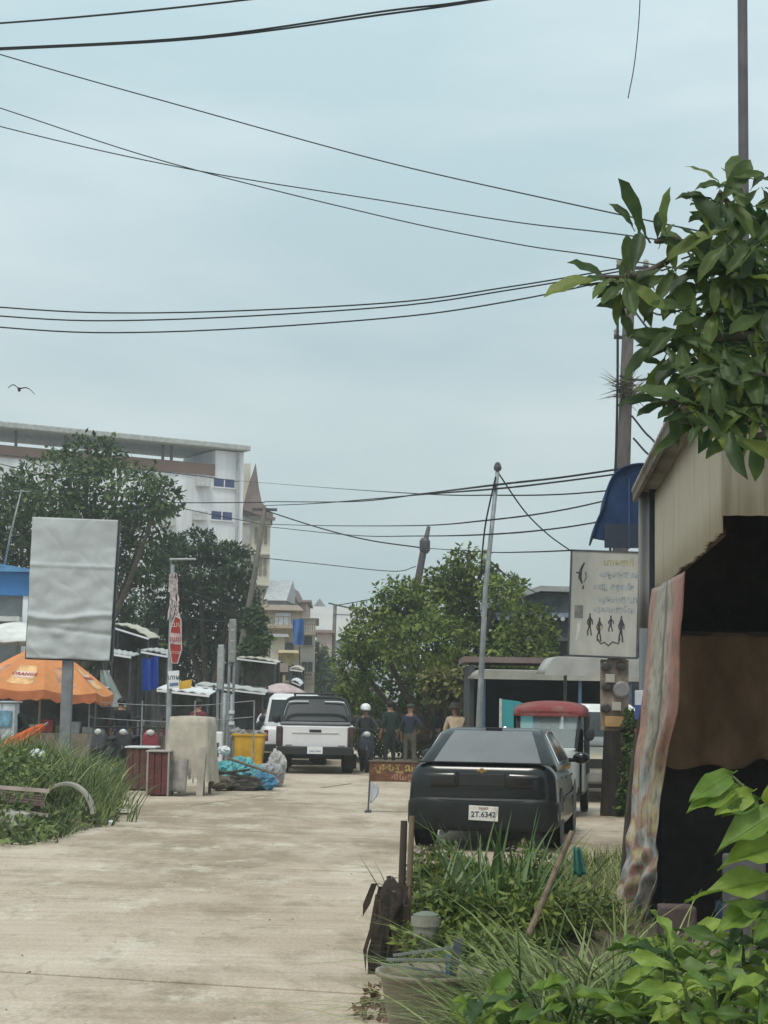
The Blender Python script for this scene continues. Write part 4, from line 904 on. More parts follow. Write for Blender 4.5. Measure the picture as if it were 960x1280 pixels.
mb = MB(); x, z = uv(724, 766); mb.box(tilt @ Vector((x, -.027, z)), (.13, .003, .2), tilt); mb.build('painted_bin', inkh, pan)
blot([(725, 778), (724, 795), (722, 803)], M('pale figure ink', (.5, .49, .46), .8), [.03, .025, .02])
def fig(px, top, bot, k, m_=None):
    m_ = m_ or ink; h = bot - top
    blot([(px - .8, top), (px + .9, top + .3)], m_, .020); blot([(px, top + 2), (px + .3, top + h * .3), (px - .2, top + h * .58)], m_, [k * .5, k, k * .75])
    blot([(px - .3, top + h * .55), (px - 2.2, top + h * .78), (px - 2.0, bot)], m_, k * .42); blot([(px + .3, top + h * .55), (px + 1.6, top + h * .78), (px + 2.4, bot)], m_, k * .42)
    blot([(px - .5, top + 3.5), (px - 3.2, top + h * .36), (px - 2.0, top + h * .5)], m_, k * .34); blot([(px + .5, top + 3.5), (px + 3.4, top + h * .3), (px + 3.6, top + h * .48)], m_, k * .34)
for a_ in ((738, 769, 796, .026), (750, 774, 803, .026), (764, 771, 790, .022), (777, 771, 803, .028)): fig(*a_)
blot([(751, 783), (753, 788)], inkg, .022)
blot([(749, 800), (752, 806), (757, 804), (762, 808), (767, 803), (774, 805), (776, 798)], ink, .010)
# ================================================================ wrapped billboard
YB = 32.0; bl = P(90, 736, YB); bb = gp(82, YB)
bill = thing('wrapped_billboard', 'billboard wrapped in crumpled silver sheeting on a single grey post', 'billboard', bb, R(2))
Wb, Hb = 107 / F * YB, 176 / F * YB; zc = bl.z + .05
lt = Matrix.Rotation(R(1.0), 3, 'Y')
mb = MB(); mb.box((bl.x - bb.x + .012, .06, zc - .01), (Wb * 1.02, .10, Hb * 1.012), lt); mb.build('board', dark_steel, bill)
def wrapf(u, v):
    x = (u - .5) * Wb * (1 - .03 * v) + .0; z = (.5 - v) * Hb
    cr_ = .035 * noise.noise(Vector((x * 1.5, z * 1.8, 1))) + .03 * noise.noise(Vector((x * 3, z * 5, 4))) * (.3 + v) - .05 * math.exp(-((v - .70 - .02 * math.sin(u * 5)) / .02) ** 2) + .03 * math.exp(-((v - .77 - .05 * u) / .02) ** 2) - .02 * math.exp(-((v - .34) / .012) ** 2)
    cr_ += .009 * max(0, 1 - abs(noise.noise(Vector((x * 1.4 + z * .5, z * 1.6, 3)))) * 4) ** 3 - .014 * max(0, 1 - abs(noise.noise(Vector((x * 2.2 - z * .7, z * 2.4, 13)))) * 4) ** 3 * v * v
    cr_ += (.06 * max(0, v - .72) * 3) * noise.noise(Vector((x * 3 + z, z * 4, 9)))
    sag = -.05 * max(0, v - .95) * math.sin(u * 9) * 10 * .3
    return lt @ Vector((x, -.05 + cr_ - .02, z + sag)) + Vector((bl.x - bb.x, 0, zc))
mb = MB(); mb.grid(wrapf, 60, 90); mb.build('silver_sheeting', M('silver sheeting', (.47, .49, .50), .6, .08, 2.2, .5, bscale=5, stretch=(1, 1, .7)), bill, smooth=True, solid=.01)
mb = MB(); mb.box((0, .12, (zc - Hb / 2) / 2 + .1), (.19, .19, zc - Hb / 2 + .4)); mb.box((.0, .2, zc), (.14, .12, Hb * .9)); mb.build('post', M('grey post paint', (.20, .21, .23), .7), bill, bevel=.01)
mb = MB(); mb.box((0, .12, .05), (.5, .5, .12)); mb.build('footing', concrete, bill, bevel=.01)

# ================================================================ orange parasol
YU = 36.5; ub = gp(50, YU)
um = thing('orange_parasol', 'open orange market parasol with printed panels behind the billboard post', 'parasol', ub)
orange = M('orange fabric', (.76, .31, .12), .75, .15, 1.2, .1, transl=.25)
rim = zat(50, 858, YU); apex = zat(40, 802, YU); ru = 1.50; tl = Matrix.Rotation(R(3), 3, 'Y')
def up(k, q, dz=0): # corner k, fraction q from the apex
    a = 2 * math.pi * (k + .3) / 8; return tl @ Vector((math.cos(a) * ru * q, math.sin(a) * ru * q, (apex - rim) * (1 - q ** 1.25) + dz)) + Vector((0, 0, rim))
for k in range(8):
    mb = MB(); mb.grid(lambda u, v: up(k, .06 + .94 * v).lerp(up(k + 1, .06 + .94 * v), u) + Vector((0, 0, -.07 * v * math.sin(math.pi * u))), 6, 8); pn = mb.build('canopy_panel', orange, um, smooth=True)
    mb = MB(); mb.grid(lambda u, v: up(k, 1.0).lerp(up(k + 1, 1.0), u) * (1) + Vector((0, 0, -.07 * math.sin(math.pi * u) - .18 * v + .03 * v * math.sin(u * 20))), 8, 2); mb.build('valance', M('faded orange', (.58, .20, .09), .8, .2, 2, transl=.2), pn)
    mb = MB(); mb.tube([up(k, .08, -.03), up(k, 1.0, -.03)], .012, 5); mb.build('rib', steel, um)
    # printed patch on the panel
    am = up(k, .62).lerp(up(k + 1, .62), .5); n_ = (up(k, .8) - up(k, .4)).cross(up(k + 1, .62) - up(k, .62)).normalized(); n_ = n_ if n_.z > 0 else -n_
    tdir = (up(k + 1, .6) - up(k, .6)).normalized(); ydir = n_.cross(tdir).normalized()
    if ydir.z < 0: ydir = -ydir; tdir = -tdir
    mat4 = Matrix((tdir, ydir, n_)).transposed().to_4x4(); mat4.translation = am + n_ * .035
    def onp(u, v): 
        q = .06 + .94 * v; return up(k, q).lerp(up(k + 1, q), u) + Vector((0, 0, -.07 * v * math.sin(math.pi * u))) + n_ * .006
    big_ = k in (5, 7, 1, 3)
    mb = MB(); mb.grid(lambda u, v: onp((.22 if big_ else .3) + (.56 if big_ else .4) * u, .52 + .36 * v), 6, 5); mb.build('printed_label', M('cream print', (.66, .40, .19), .8, .3, 5) if big_ else M('mauve print', (.50, .25, .15), .8, .3, 5), pn, smooth=True)
    if big_:
        mb = MB(); mb.grid(lambda u, v: onp(.26 + .48 * u, .64 + .12 * v) + n_ * .004, 6, 2); mb.build('label_stripe', M('white print', (.66, .50, .42), .8, .2, 6), pn, smooth=True)
        mat4.translation = onp(.5, .70) + n_ * .016; text('ORANGE', .13, M('dark red print', (.36, .05, .05), .8), pn, mat4, .001, 'lettering', .003)
mb = MB(); mb.tube([(0, 0, 0), (0, 0, apex + .06)], .024, 8); mb.build('pole', steel, um)
mb = MB(); mb.lathe([(.25, -.02), (.25, .1), (.06, .13)], 14, 'z'); mb.build('base', concrete, um)
# folded parasol lying on the mound
fa_, fb = P(-25, 965, 29.5), P(55, 907, 29.5); d = fb - fa_; ln = d.length
fp = thing('folded_parasol', 'folded orange parasol leaning low beside the weedy mound', 'parasol', fa_)
rg = []
for i in range(10):
    q = i / 9; rr = .20 * (1 - q) ** .7 + .035; c_ = d * q
    up_ = Vector((0, 0, 1)); s1 = d.cross(up_).normalized(); s2 = s1.cross(d).normalized()
    rg.append([c_ + (s1 * math.cos(a) + s2 * math.sin(a)) * rr * (1 + .28 * math.sin(a * 7 + q * 3)) for a in [2 * math.pi * k / 28 for k in range(28)]])
MB().loft(rg).build('folded_canopy', M('red orange fabric', (.58, .10, .03), .75, .25, 3, .2), fp, smooth=True)
mb = MB(); mb.tube([d * -.35, d * 1.06], .02, 6); mb.build('pole', steel, fp)
mb = MB(); mb.tube([(d.x * -.3, 0, d.z * -.3), (d.x * -.3, .1, -fa_.z)], .03, 6); mb.tube([d * .8, Vector((d.x * .8, .1, -fa_.z))], .03, 6); mb.build('trestle', wood, fp)
# ================================================================ left verge: signs, stalls, clutter
Y = 31.6
rs = thing('signpost', 'thin pole with long red hexagonal sign and torn white plastic strips', 'sign', gp(209, Y)); o_ = gp(209, Y)
def L_(px, py, Y): return P(px, py, Y) - o_
mb = MB(); mb.tube([L_(208, 992, Y), L_(212, 850, Y), L_(216, 706, Y)], [.05, .045, .035], 8); mb.build('post', M('pale grey post', (.30, .33, .34), .7, .2, 4), rs)
hexp = [(219, 770), (226, 774), (227, 812), (222, 829), (215, 829), (212, 810), (213, 787)]
mb = MB(); mb.prism([(a, b) for a, b in hexp], lambda a, b: L_(a, b, Y - .10), lambda a, b: L_(a, b, Y - .05)); mb.build('sign_plate', M('faded red paint', (.36, .035, .03), .6, .2, 4), rs)
mb = MB(); mb.prism([(213, 791), (226, 792), (226, 806), (213, 805)], lambda a, b: L_(a, b, Y - .112), lambda a, b: L_(a, b, Y - .103)); mb.build('white_band', M('faded pink white', (.50, .36, .35), .7, .3, 9), rs)
mb = MB(); mb.tube([L_(a, b, Y - .105) for a, b in hexp + hexp[:1]], .012, 5); mb.build('sign_border', M('white border', (.55, .5, .5), .7), rs)
text('ឈប់', .13, M('white print', (.7, .6, .55)), rs, FACE(*(L_(219.5, 781, Y - .108)))); text('ឈប់', .12, M('dark red print', (.30, .02, .03)), rs, FACE(*(L_(219.5, 799, Y - .116)))); text('STOP', .075, M('white print', (.7, .6, .55)), rs, FACE(*(L_(219.5, 816, Y - .108))))
r = random.Random(3); strip_m = M('pinkish plastic strips', (.50, .42, .42), .6, .45, 16)
for k in range(26):
    px = 215 + r.uniform(-3, 8); py = 715 + r.uniform(0, 55); ln = r.uniform(10, 24); a = L_(px, py, Y - .06 - r.random() * .05); e = L_(px + r.uniform(-3, 4), py + ln, Y - .08); hub = L_(216, py + 2, Y - .04); mb = MB()
    wd_ = Vector((.008 + .008 * r.random(), 0, 0)); mid = a.lerp(e, .5) + Vector((r.uniform(-.04, .04), 0, 0))
    mb.add([hub - wd_ * .5, hub + wd_ * .5, a - wd_, a + wd_, mid - wd_ * 1.3, mid + wd_ * 1.3, e - wd_ * .6, e + wd_ * .6], [(0, 1, 3, 2), (2, 3, 5, 4), (4, 5, 7, 6)]); mb.build('plastic_strip', strip_m, rs, solid=.004)
mb = MB(); mb.prism([(210, 839), (224, 838), (224, 860), (211, 861)], lambda a, b: L_(a, b, Y - .09), lambda a, b: L_(a, b, Y - .06)); np_ = mb.build('notice_plate', white_paint, rs)
text('ហាម', .12, M('black ink', (.05, .05, .05)), np_, FACE(*(L_(217, 847, Y - .094)))); 
mb = MB(); mb.prism([(212, 854), (223, 853), (223, 857), (212, 858)], lambda a, b: L_(a, b, Y - .094), lambda a, b: L_(a, b, Y - .091)); mb.build('notice_stripe', M('blue stripe', (.12, .2, .35), .7), np_)
mb = MB(); mb.prism([(224, 852), (240, 849), (239, 860), (224, 862)], lambda a, b: L_(a, b, Y - .09), lambda a, b: L_(a, b, Y - .06)); mb.build('yellow_plate', M('yellow plate', (.62, .36, .05), .6, .15, 5), rs)
# curved lamp arm behind
pole('lamp_post', 'thin dark lamp post with level arm in front of the dark spreading tree', [gp(214, 58), P(214, 700, 58)], [.05, .04], dark_steel, 'lamp post', extras=lambda t, b: MB().tube([P(212, 699, 58) - b, P(245, 699, 58) - b], .035, 6).build('arm', M('pale arm', (.4, .4, .4), .6), t))
# narrow board signs
for (x0, x1, pt_, pb_, Yn, lb, mt_) in ((271, 281, 806, 862, 48, 'tall narrow pale board sign on a post beside the yellow bin', M('pale board', (.36, .38, .38), .7, .15, 3)), (285, 296, 774, 828, 50, 'taller narrow grey board sign with rounded top behind the yellow bin', M('grey board', (.27, .28, .26), .7, .15, 3))):
    t = thing('board_sign', lb, 'sign', gp((x0 + x1) / 2, Yn)); o_ = gp((x0 + x1) / 2, Yn)
    a = P(x0, pb_, Yn) - o_; b = P(x1, pt_, Yn) - o_; mb = MB(); mb.box(((a.x + b.x) / 2, -.06, (a.z + b.z) / 2), (b.x - a.x - .02, .07, b.z - a.z)); mb.build('board', mt_, t, bevel=.03)
    xm = (a.x + b.x) / 2
    for q in (-.07, .07):
        mb = MB(); mb.tube([(xm + q * (1 if x0 > 280 else .6), 0, 0), (xm + q, 0, b.z - .1)], .04, 8); mb.build('post', steel, t)
    for q in range(3):
        mb = MB(); mb.box((xm, -.10, a.z + (b.z - a.z) * (.25 + .25 * q)), ((b.x - a.x) * .55, .01, .05)); mb.build('faded_mark', M('faded mark', (.45, .42, .42), .7), t)
pole('marker_post', 'slim grey post between the two narrow board signs', [gp(280, 46), P(281, 866, 46)], [.06, .055], steel, 'post')
pole('white_marker_post', 'slim post with white collars next to the grey board sign', [gp(289, 44), P(290, 868, 44)], [.05, .045], steel, 'post', extras=lambda t, b: [MB().tube([P(289.5, z, 44) - b, P(289.5, z + 4, 44) - b], .075, 10).build('white_collar', white_paint, t) for z in (888, 902)])
# red cabinet, framed box and cloth covered cart
def boxthing(name, label, cat, px0, px1, py0, Y, dep, m_, topm=None, rz=0, planks=4, base=None):
    b = gp((px0 + px1) / 2, Y, 0); wv = (px1 - px0) / F * Y; h = P((px0 + px1) / 2, py0, Y).z
    t = thing(name, label, cat, b, rz)
    mb = MB(); mb.box((0, dep / 2 + .03, h / 2), (wv - .04, dep - .06, h - .02)); mb.build('carcass', m_, t)
    pw = wv / planks
    for k in range(planks):
        mb = MB(); mb.box(((k + .5 - planks / 2) * pw, .012 + .006 * (k % 2), h / 2), (pw - .012, .025, h - .04)); mb.build('plank', m_, t, bevel=.004)
    mb = MB(); mb.box((0, dep / 2, h + .012), (wv + .06, dep + .06, .03)); mb.build('top', topm or m_, t, bevel=.006)
    return t, h, wv
redw = M('red brown boards', (.13, .058, .05), .85, .3, 3, .3, stretch=(4, 4, 1)); redp = M('red paint', (.12, .034, .032), .7, .25, 3)
boxthing('market_cabinet', 'red brown plank cabinet with white sheet top near the red sign pole', 'cabinet', 160, 194, 935, 32.6, .7, redw, white_paint)
t, h, wv = boxthing('framed_box', 'low red box with pale metal frame at the foot of the red sign pole', 'box', 187, 213, 940, 31.4 - .6, .5, redp, M('grey top', (.35, .33, .3), .8), planks=3)
for s in (-1, 1):
    mb = MB(); mb.box((s * wv / 2, -.01, h / 2), (.03, .03, h)); mb.build('frame_bar', M('pale frame', (.32, .28, .26), .7), t)
Yc = 31.2; cb = gp(236, Yc, 0); hc_ = P(236, 896, Yc).z; wv = 46 / F * Yc
ct = thing('covered_cart', 'market cart draped with a beige canvas cover beside the red box', 'cart', cb, R(-6))
rg = []; nn = 48
for (q, z, ex_) in ((0, hc_, -.03), (.02, hc_ - .01, .0), (.1, hc_ - .12, .015), (.35, hc_ - .4, .03), (.7, hc_ - .75, .05), (1.0, hc_ - .95, .07)):
    ring = []
    for k in range(nn):
        a = 2 * math.pi * k / nn; ca, sa = math.cos(a), math.sin(a); m_ = max(abs(ca), abs(sa)); x, y = ca / m_ * (wv / 2 + ex_), sa / m_ * (.4 + ex_)
        fold = 1 + q * .07 * math.sin(k * 1.7) + q * .05 * noise.noise(Vector((x * 4, y * 4, q))); zz = z + (q ** 3) * (.22 * noise.noise(Vector((x * 2.5, y * 2, 3))) + (.12 if x < 0 else -.18))
        ring.append(Vector((x * fold, y * fold + .4, zz + .02 * noise.noise(Vector((x * 3, y * 3, 7))))))
    rg.append(ring)
mb = MB(); mb.loft(rg, cap=False); c0_ = sum(rg[0], Vector()) / nn; mb.add([c0_ + Vector((0, 0, .02))] + rg[0], [(0, i + 1, (i + 1) % nn + 1) for i in range(nn)])
mb.build('canvas_cover', M('beige canvas', (.46, .41, .34), .9, .2, 3, .3), ct, smooth=True)
mb = MB(); mb.box((0, .4, hc_ * .62), (wv - .08, .66, hc_ * .66)); mb.build('cart_box', M('dark cart', (.06, .055, .05), .9), ct)
for x in (-1, 1):
    for y in (.1, .7): mb = MB(); mb.box((x * (wv / 2 - .05), y, hc_ * .3), (.05, .05, hc_ * .6)); mb.build('leg', wood, ct)
mb = MB(); mb.grid(lambda u, v: Vector((-.30 + .36 * u, -.18 - .16 * v + .05 * math.sin(u * 7), .62 - .55 * v + .06 * noise.noise(Vector((u * 4, v * 4, 2))))), 10, 10); mb.build('hanging_flap', M('grey flap', (.27, .25, .23), .9, .3, 4), ct, smooth=True, solid=.01)
mb = MB(); mb.box((.28, -.12, .42), (.12, .03, .85), Matrix.Rotation(R(3), 3, 'Y')); mb.build('front_board', M('pale board wood', (.40, .37, .32), .9), ct, bevel=.005)
# dispenser
b = gp(273, 38, 0); t = thing('water_dispenser', 'slim white and teal dispenser cabinet beside the covered cart', 'dispenser', b)
mb = MB(); mb.box((0, .15, .5), (.2, .3, 1.0)); mb.build('body', white_paint, t, bevel=.03); mb = MB(); mb.box((0, -.006, .62), (.08, .02, .3)); mb.build('window', M('dark grey', (.08, .09, .09), .4), t, bevel=.02); mb = MB(); mb.box((0, -.004, .2), (.16, .012, .3)); mb.build('teal_panel', M('teal', (.1, .3, .3), .6), t)
# yellow bin
b = gp(313, 42, 0); t = thing('yellow_bin', 'yellow plastic tub of waste by the white van', 'bin', b)
hh_ = P(313, 917, 42).z; rg = [[Vector((x, y, z)) for x, y in rrect(hw, -hw * .7, hw * .7, .07, 4)] for z, hw in ((0, .30), (.03, .31), (hh_ - .06, .37), (hh_ - .05, .41), (hh_, .41), (hh_, .37), (hh_ - .3, .35))]
MB().loft(rg).build('tub', M('yellow plastic', (.60, .36, .03), .5, .2, 3), t, bevel=.006)
mb = MB(); mb.ball((-.28, .0, hh_ - .02), (.2, .2, .14), 14, 8, .4, 5); mb.ball((.2, .05, hh_ - .04), (.2, .2, .12), 14, 8, .4, 8); mb.build('waste', M('grey waste', (.25, .25, .25), .9), t)
mb = MB()
for k in range(5): mb.box(((k - 2) * .14, -.255, hh_ * .5), (.02, .02, hh_ * .75))
mb.build('tub_rib', M('yellow plastic', (.60, .36, .03)), t)
# tarpaulin heap: every bundle is a thing
teal = M('turquoise tarpaulin', (.10, .36, .38), .5, .35, 5, .3); bl2 = M('blue tarpaulin', (.06, .20, .33), .5, .35, 5, .3); gry = M('grey sacking', (.30, .30, .31), .9, .3, 5, .4); grn = M('mint plastic', (.32, .50, .42), .5, .2, 5)
heap = [(278, 958, 34, .30, .30, .26, teal, 'crumpled turquoise tarpaulin bundle at the end of the waste heap by the cart'), (300, 955, 34.5, .30, .3, .30, teal, 'crumpled turquoise tarpaulin bundle on top of the waste heap middle'), (318, 962, 34.3, .26, .3, .22, M('blue green tarpaulin', (.09, .26, .30), .5, .35, 5, .3), 'blue green tarpaulin bundle in the waste heap'), (337, 960, 35, .28, .3, .26, gry, 'grey sacking bundle at the pickup end of the waste heap'), (330, 972, 33.6, .24, .24, .18, bl2, 'blue tarpaulin bundle low at the pickup end of the heap'), (300, 973, 33.3, .40, .25, .14, M('dark sacking', (.10, .095, .085), .9, .3, 5, .4), 'dark flattened sacking under the turquoise tarpaulin bundles'), (275, 972, 33, .2, .2, .12, M('brown sacking', (.15, .12, .09), .9, .3, 5, .4), 'small brown sack at the foot of the waste heap'), (346, 945, 35.5, .18, .2, .3, M('pale sacking', (.42, .40, .39), .9, .2, 5, .3), 'pale sack standing upright at the pickup end of the heap'), (280, 938, 34.2, .12, .12, .08, white_paint, 'white plastic bag lying on the turquoise bundle')]
for k, (px, py, Yh, rx, ry, rz_, m_, lb) in enumerate(heap):
    c = P(px, py, Yh); b = Vector((c.x, c.y, 0)); rz_ = max(rz_, c.z * .55) if k != 8 else rz_
    mb = MB(); mb.ball((0, 0, c.z if k == 8 else max(c.z * .62, rz_ * .8)), (rx, ry, rz_), 30, 18, .30, k + 2, 2.4); mb.build('tarpaulin_bundle' if k < 8 else 'plastic_bag', m_, smooth=False, label=lb, cat='waste bundle', loc=b)
for k, (a, b, lb) in enumerate((((262, 962), (325, 975), 'thin dark plank lying across the front of the waste heap'), ((285, 948), (345, 968), 'pale stick poking out of the waste heap'), ((270, 968), (312, 962), 'short dark stick at the bottom of the waste heap'))):
    q = P(*a, 33.2); e = P(*b, 33.0); q.z = max(q.z, .05); e.z = max(e.z, .04); mb = MB(); mb.tube([Vector(), e - q], .025, 6); mb.build('stick', wood if k == 1 else dark_wood, label=lb, cat='stick', loc=q)

# stalls behind the fence ------------------------------------------------
cream_sheet = M('cream awning sheet', (.50, .48, .40), .7, .15, 2); grey_sheet = M('grey awning sheet', (.42, .43, .42), .7, .2, 2)
goods = [M('goods red', (.20, .03, .035), .8), M('goods dark', (.04, .045, .05), .8), M('goods blue', (.05, .09, .2), .8), M('goods grey', (.25, .25, .25), .8), M('goods olive', (.1, .1, .06), .8)]
def stall(label, px0, px1, pyl, pyr, Y, dep, m_, curve=.0, seed=0, counter=True, cat='stall'):
    a, b = P(px0, pyl, Y), P(px1, pyr, Y); o = Vector(((a.x + b.x) / 2, Y, 0)); wv = b.x - a.x; r = random.Random(seed)
    t = thing('market_stall', label, cat, o)
    mb = MB(); mb.grid(lambda u, v: Vector(((u - .5) * wv, dep * v, a.z * (1 - u) + b.z * u + .10 * v + curve * (math.sin(math.pi * min(1, u * 1.0)) if curve > 0 else -abs(u) ** 3 * -curve) + .015 * math.sin(u * 30))), 24, 4); mb.build('awning', m_, t, solid=.03)
    mb = MB(); mb.box((0, -.01, (a.z + b.z) / 2 - .04), (wv, .03, .05), Matrix.Rotation(math.atan2(a.z - b.z, wv), 3, 'Y')); mb.build('awning_edge', white_paint, t)
    for u in (.04, .96):
        for y in (.1, dep - .1): mb = MB(); z = a.z * (1 - u) + b.z * u + .25 * y / dep; mb.tube([((u - .5) * wv, y, -.02), ((u - .5) * wv, y, z)], .03, 6); mb.build('post', dark_steel, t)
    if counter:
        mb = MB(); mb.box((0, dep * .4, .42), (wv * .9, dep * .5, .84)); mb.build('counter', M('counter boards', (.19, .155, .13), .9, .3, 3), t, bevel=.01)
        n_ = max(3, int(wv / .35))
        for k in range(n_):
            h = r.uniform(.12, .34); mb = MB(); x = ((k + .5) / n_ - .5) * wv * .86; mb.box((x, dep * .3, .84 + h / 2), (wv * .7 / n_, .25, h)); g_ = mb.build('goods_crate', r.choice(goods), t, bevel=.02)
        mb = MB(); mb.grid(lambda u, v: Vector(((u - .5) * wv * .96, dep - .08 + .02 * math.sin(u * 22), .6 + (a.z - .6) * v)), 20, 4); mb.build('back_cloth', M('dark back cloth %d' % (seed % 3), ((.10, .105, .10), (.07, .08, .07), (.12, .105, .09))[seed % 3], .95, .5, 1.5), t)
    return t
stall('market stall with cream rounded awning beside the wrapped billboard', 132, 187, 780, 797, 47, 2.2, cream_sheet, .12, 1)
stall('market stall with low white awning under the cream rounded awning', 128, 164, 814, 820, 44, 1.6, grey_sheet, 0, 2)
stall('market stall with torn white awning next to the blue hanging tarpaulin', 176, 210, 813, 819, 45.5, 1.8, grey_sheet, .05, 3)
stall('long market stall with ragged white awning strip behind the red sign pole', 196, 262, 861, 868, 41, 1.6, white_paint, .02, 4)
stall('long market stall with thin grey awning behind the narrow board signs', 244, 332, 856, 866, 52, 2.0, grey_sheet, .03, 5)
stall('kerbside stall with cream awning next to the leaning pole', 296, 346, 822, 828, 58, 2.4, cream_sheet, .06, 6)
stall('far kerbside stall with small white rounded awning by the yellow shop', 362, 378, 836, 838, 70, 2, cream_sheet, .1, 7)
stall('far kerbside stall with white awning lower down by the yellow shop', 364, 376, 851, 856, 64, 2, white_paint, .08, 8)
stall('dark cluttered stall directly behind the orange parasol', -30, 126, 858, 862, 41.5, 2.0, grey_sheet, .02, 9)
# pink market umbrella, grey one
def parasol2(label, px, py, Y, rad, m_, h=.45, name='market_parasol'):
    c = P(px, py, Y); b = Vector((c.x, Y, 0)); t = thing(name, label, 'parasol', b); rg = []
    for q in range(6):
        f = q / 5; rg.append([Vector((math.cos(a) * rad * (.04 + .96 * f), math.sin(a) * rad * (.04 + .96 * f), c.z + h * (1 - f ** 1.4) + (.05 * f * abs(math.sin(a * 4)) if q else 0))) for a in [2 * math.pi * k / 32 for k in range(32)]])
    MB().loft(rg, cap=False).build('canopy', m_, t, smooth=True, solid=.02)
    mb = MB(); mb.tube([(0, 0, 0), (0, 0, c.z + h)], .025, 6); mb.build('pole', steel, t); mb = MB(); mb.lathe([(.25, 0), (.25, .08), (.05, .1)], 12); mb.build('base', concrete, t); return t
parasol2('faded pink market parasol above the white van', 352, 868, 56, .85, M('faded pink fabric', (.46, .36, .36), .85, .2, 3), .35)
parasol2('white market parasol behind the orange parasol', 22, 806, 43, 1.5, M('white fabric', (.6, .6, .58), .85, .15, 2), .55)
# blue hanging tarpaulin and grey sloping tarpaulin
mb = MB(); q = P(179, 822, 44.6); mb.grid(lambda u, v: P(178 + 20 * u, 822 + 40 * v + 2 * math.sin(u * 5), 44.7) - q + Vector((0, .07 * math.sin(u * 11) , 0)), 20, 6); mb.build('hanging_tarpaulin', M('royal blue tarpaulin', (.02, .07, .36), .55, .25, 2), solid=.02, label='royal blue tarpaulin hanging from the torn white awning', cat='tarpaulin', loc=q)
mb = MB(); q = P(128, 842, 43.3); mb.grid(lambda u, v: P(126 + (8 + 24 * v) * u + 0 * v, 838 + 46 * v, 43.3 - v * .6) - q + Vector((0, .06 * math.sin(u * 9), 0)), 12, 8); mb.build('sloping_tarpaulin', M('grey green tarpaulin', (.20, .23, .22), .7, .25, 2), solid=.02, label='grey green tarpaulin sloping down beside the orange parasol', cat='tarpaulin', loc=q)
# parked scooters and shoppers in the market
for k, (px, Ys, pm_, lb) in enumerate(((140, 40.5, (.05, .05, .06), 'dark parked scooter at the market behind the weeds, closest to the orange parasol'), (163, 40.8, (.03, .03, .035), 'black parked scooter in the middle of the market row'), (188, 40.6, (.22, .03, .04), 'dark red parked scooter closest to the red sign pole'))):
    scooter(lb, stand(px, Ys), R(150 + 20 * k), M('scooter paint %d' % k, pm_, .35))
person('person in a dark shirt browsing at the market behind the parked scooters', stand(152, 42.3), R(30), blk, navy)
person('person in a maroon shirt standing at the ragged awning stall', stand(248, 39.8), R(-30), M('maroon shirt', (.13, .03, .04), .9), dkt)
person('person in dark clothes crouched over by the orange parasol table', stand(34, 34.5), R(80), blk, dkt, 'bend', lean=.5)
# rail fence
fr = thing('rail_fence', 'thin wire rail fence with slim posts in front of the market', 'fence', gp(180, 36)); o_ = gp(180, 36)
for px in (112, 178, 244, 318):
    mb = MB(); mb.tube([gp(px, 36) - o_, P(px, 876, 36) - o_], .016, 6); mb.build('post', steel, fr)
for py in (880, 900):
    mb = MB(); mb.tube(spline([P(112, py - 3, 36) - o_, P(178, py + 1, 36) - o_, P(244, py + 2, 36) - o_, P(318, py - 4, 36) - o_], 5), .008, 6); mb.build('rail', steel, fr)
# kiosk with blue fascia
Yk = 45; o_ = gp(5, Yk, 0)
kk = thing('blue_kiosk', 'small kiosk with blue fascia and white corner column behind the billboard', 'kiosk', o_, R(3))
zt = zat(10, 716, Yk); zb = zat(10, 745, Yk)
mb = MB(); mb.box((-1.2, 1.5, zb / 2), (3.4, 3, zb)); mb.build('wall', M('grey shutter', (.25, .27, .28), .7, .15, 3), kk)
mb = MB(); mb.box((-1.2, 1.4, (zt + zb) / 2), (3.7, 3.4, zt - zb)); mb.build('fascia', M('kiosk blue', (.04, .17, .42), .5, .15, 1), kk)
mb = MB(); mb.prism([(-3.1, zt), (.75, zt), (.75, zt + .05), (-1.2, zt + .35), (-3.1, zt + .35)], lambda x, z: Vector((x, -.5, z)), lambda x, z: Vector((x, 3.2, z))); mb.build('roof', M('kiosk roof', (.10, .26, .48), .5), kk)
mb = MB(); mb.box((.55, -.12, zb / 2 + .1), (.28, .26, zb + .2)); mb.build('column', white_paint, kk)
mb = MB(); mb.box((-1.2, -.35, zat(10, 775, Yk)), (3.2, .8, .12)); mb.build('canopy', M('pale canopy', (.5, .5, .48), .7), kk)
mb = MB(); mb.ball((.25, -.45, zat(20, 792, Yk)), (.16, .12, .14), 12, 8, .3, 4); mb.build('blue_bag', M('pale blue plastic', (.2, .4, .62), .5), kk)
mb = MB(); mb.box((-.7, -.02, 1.2), (1.4, .06, 1.7));  mb.build('shutter_door', M('dark shutter', (.10, .11, .12), .7), kk)
pole('antenna_pole', 'thin antenna pole rising above the blue kiosk', [P(3, 720, 46.0), P(14, 665, 46), P(27, 612, 46)], [.035, .03, .02], steel, 'antenna', 6, extras=lambda t, b: [MB().box(P(27, 614, 46) - b, (.4, .03, .03)).build('antenna_bar', steel, t), MB().tube([P(3, 720, 46) - b, P(3, 722, 46) - b - Vector((0, 0, .5))], .03, 6).build('mount', steel, t)])
# ice box under the parasol
t, h, wv = boxthing('drinks_table', 'white framed display box with blue print beside the orange parasol pole', 'display box', -14, 19, 878, 34, .5, M('display white', (.55, .58, .62), .6, .2, 6), planks=2)
mb = MB(); mb.box((0, -.01, h * .8), (wv * .8, .02, h * .2)); mb.build('print', M('blue green print', (.15, .3, .4), .7, .5, 7), t)

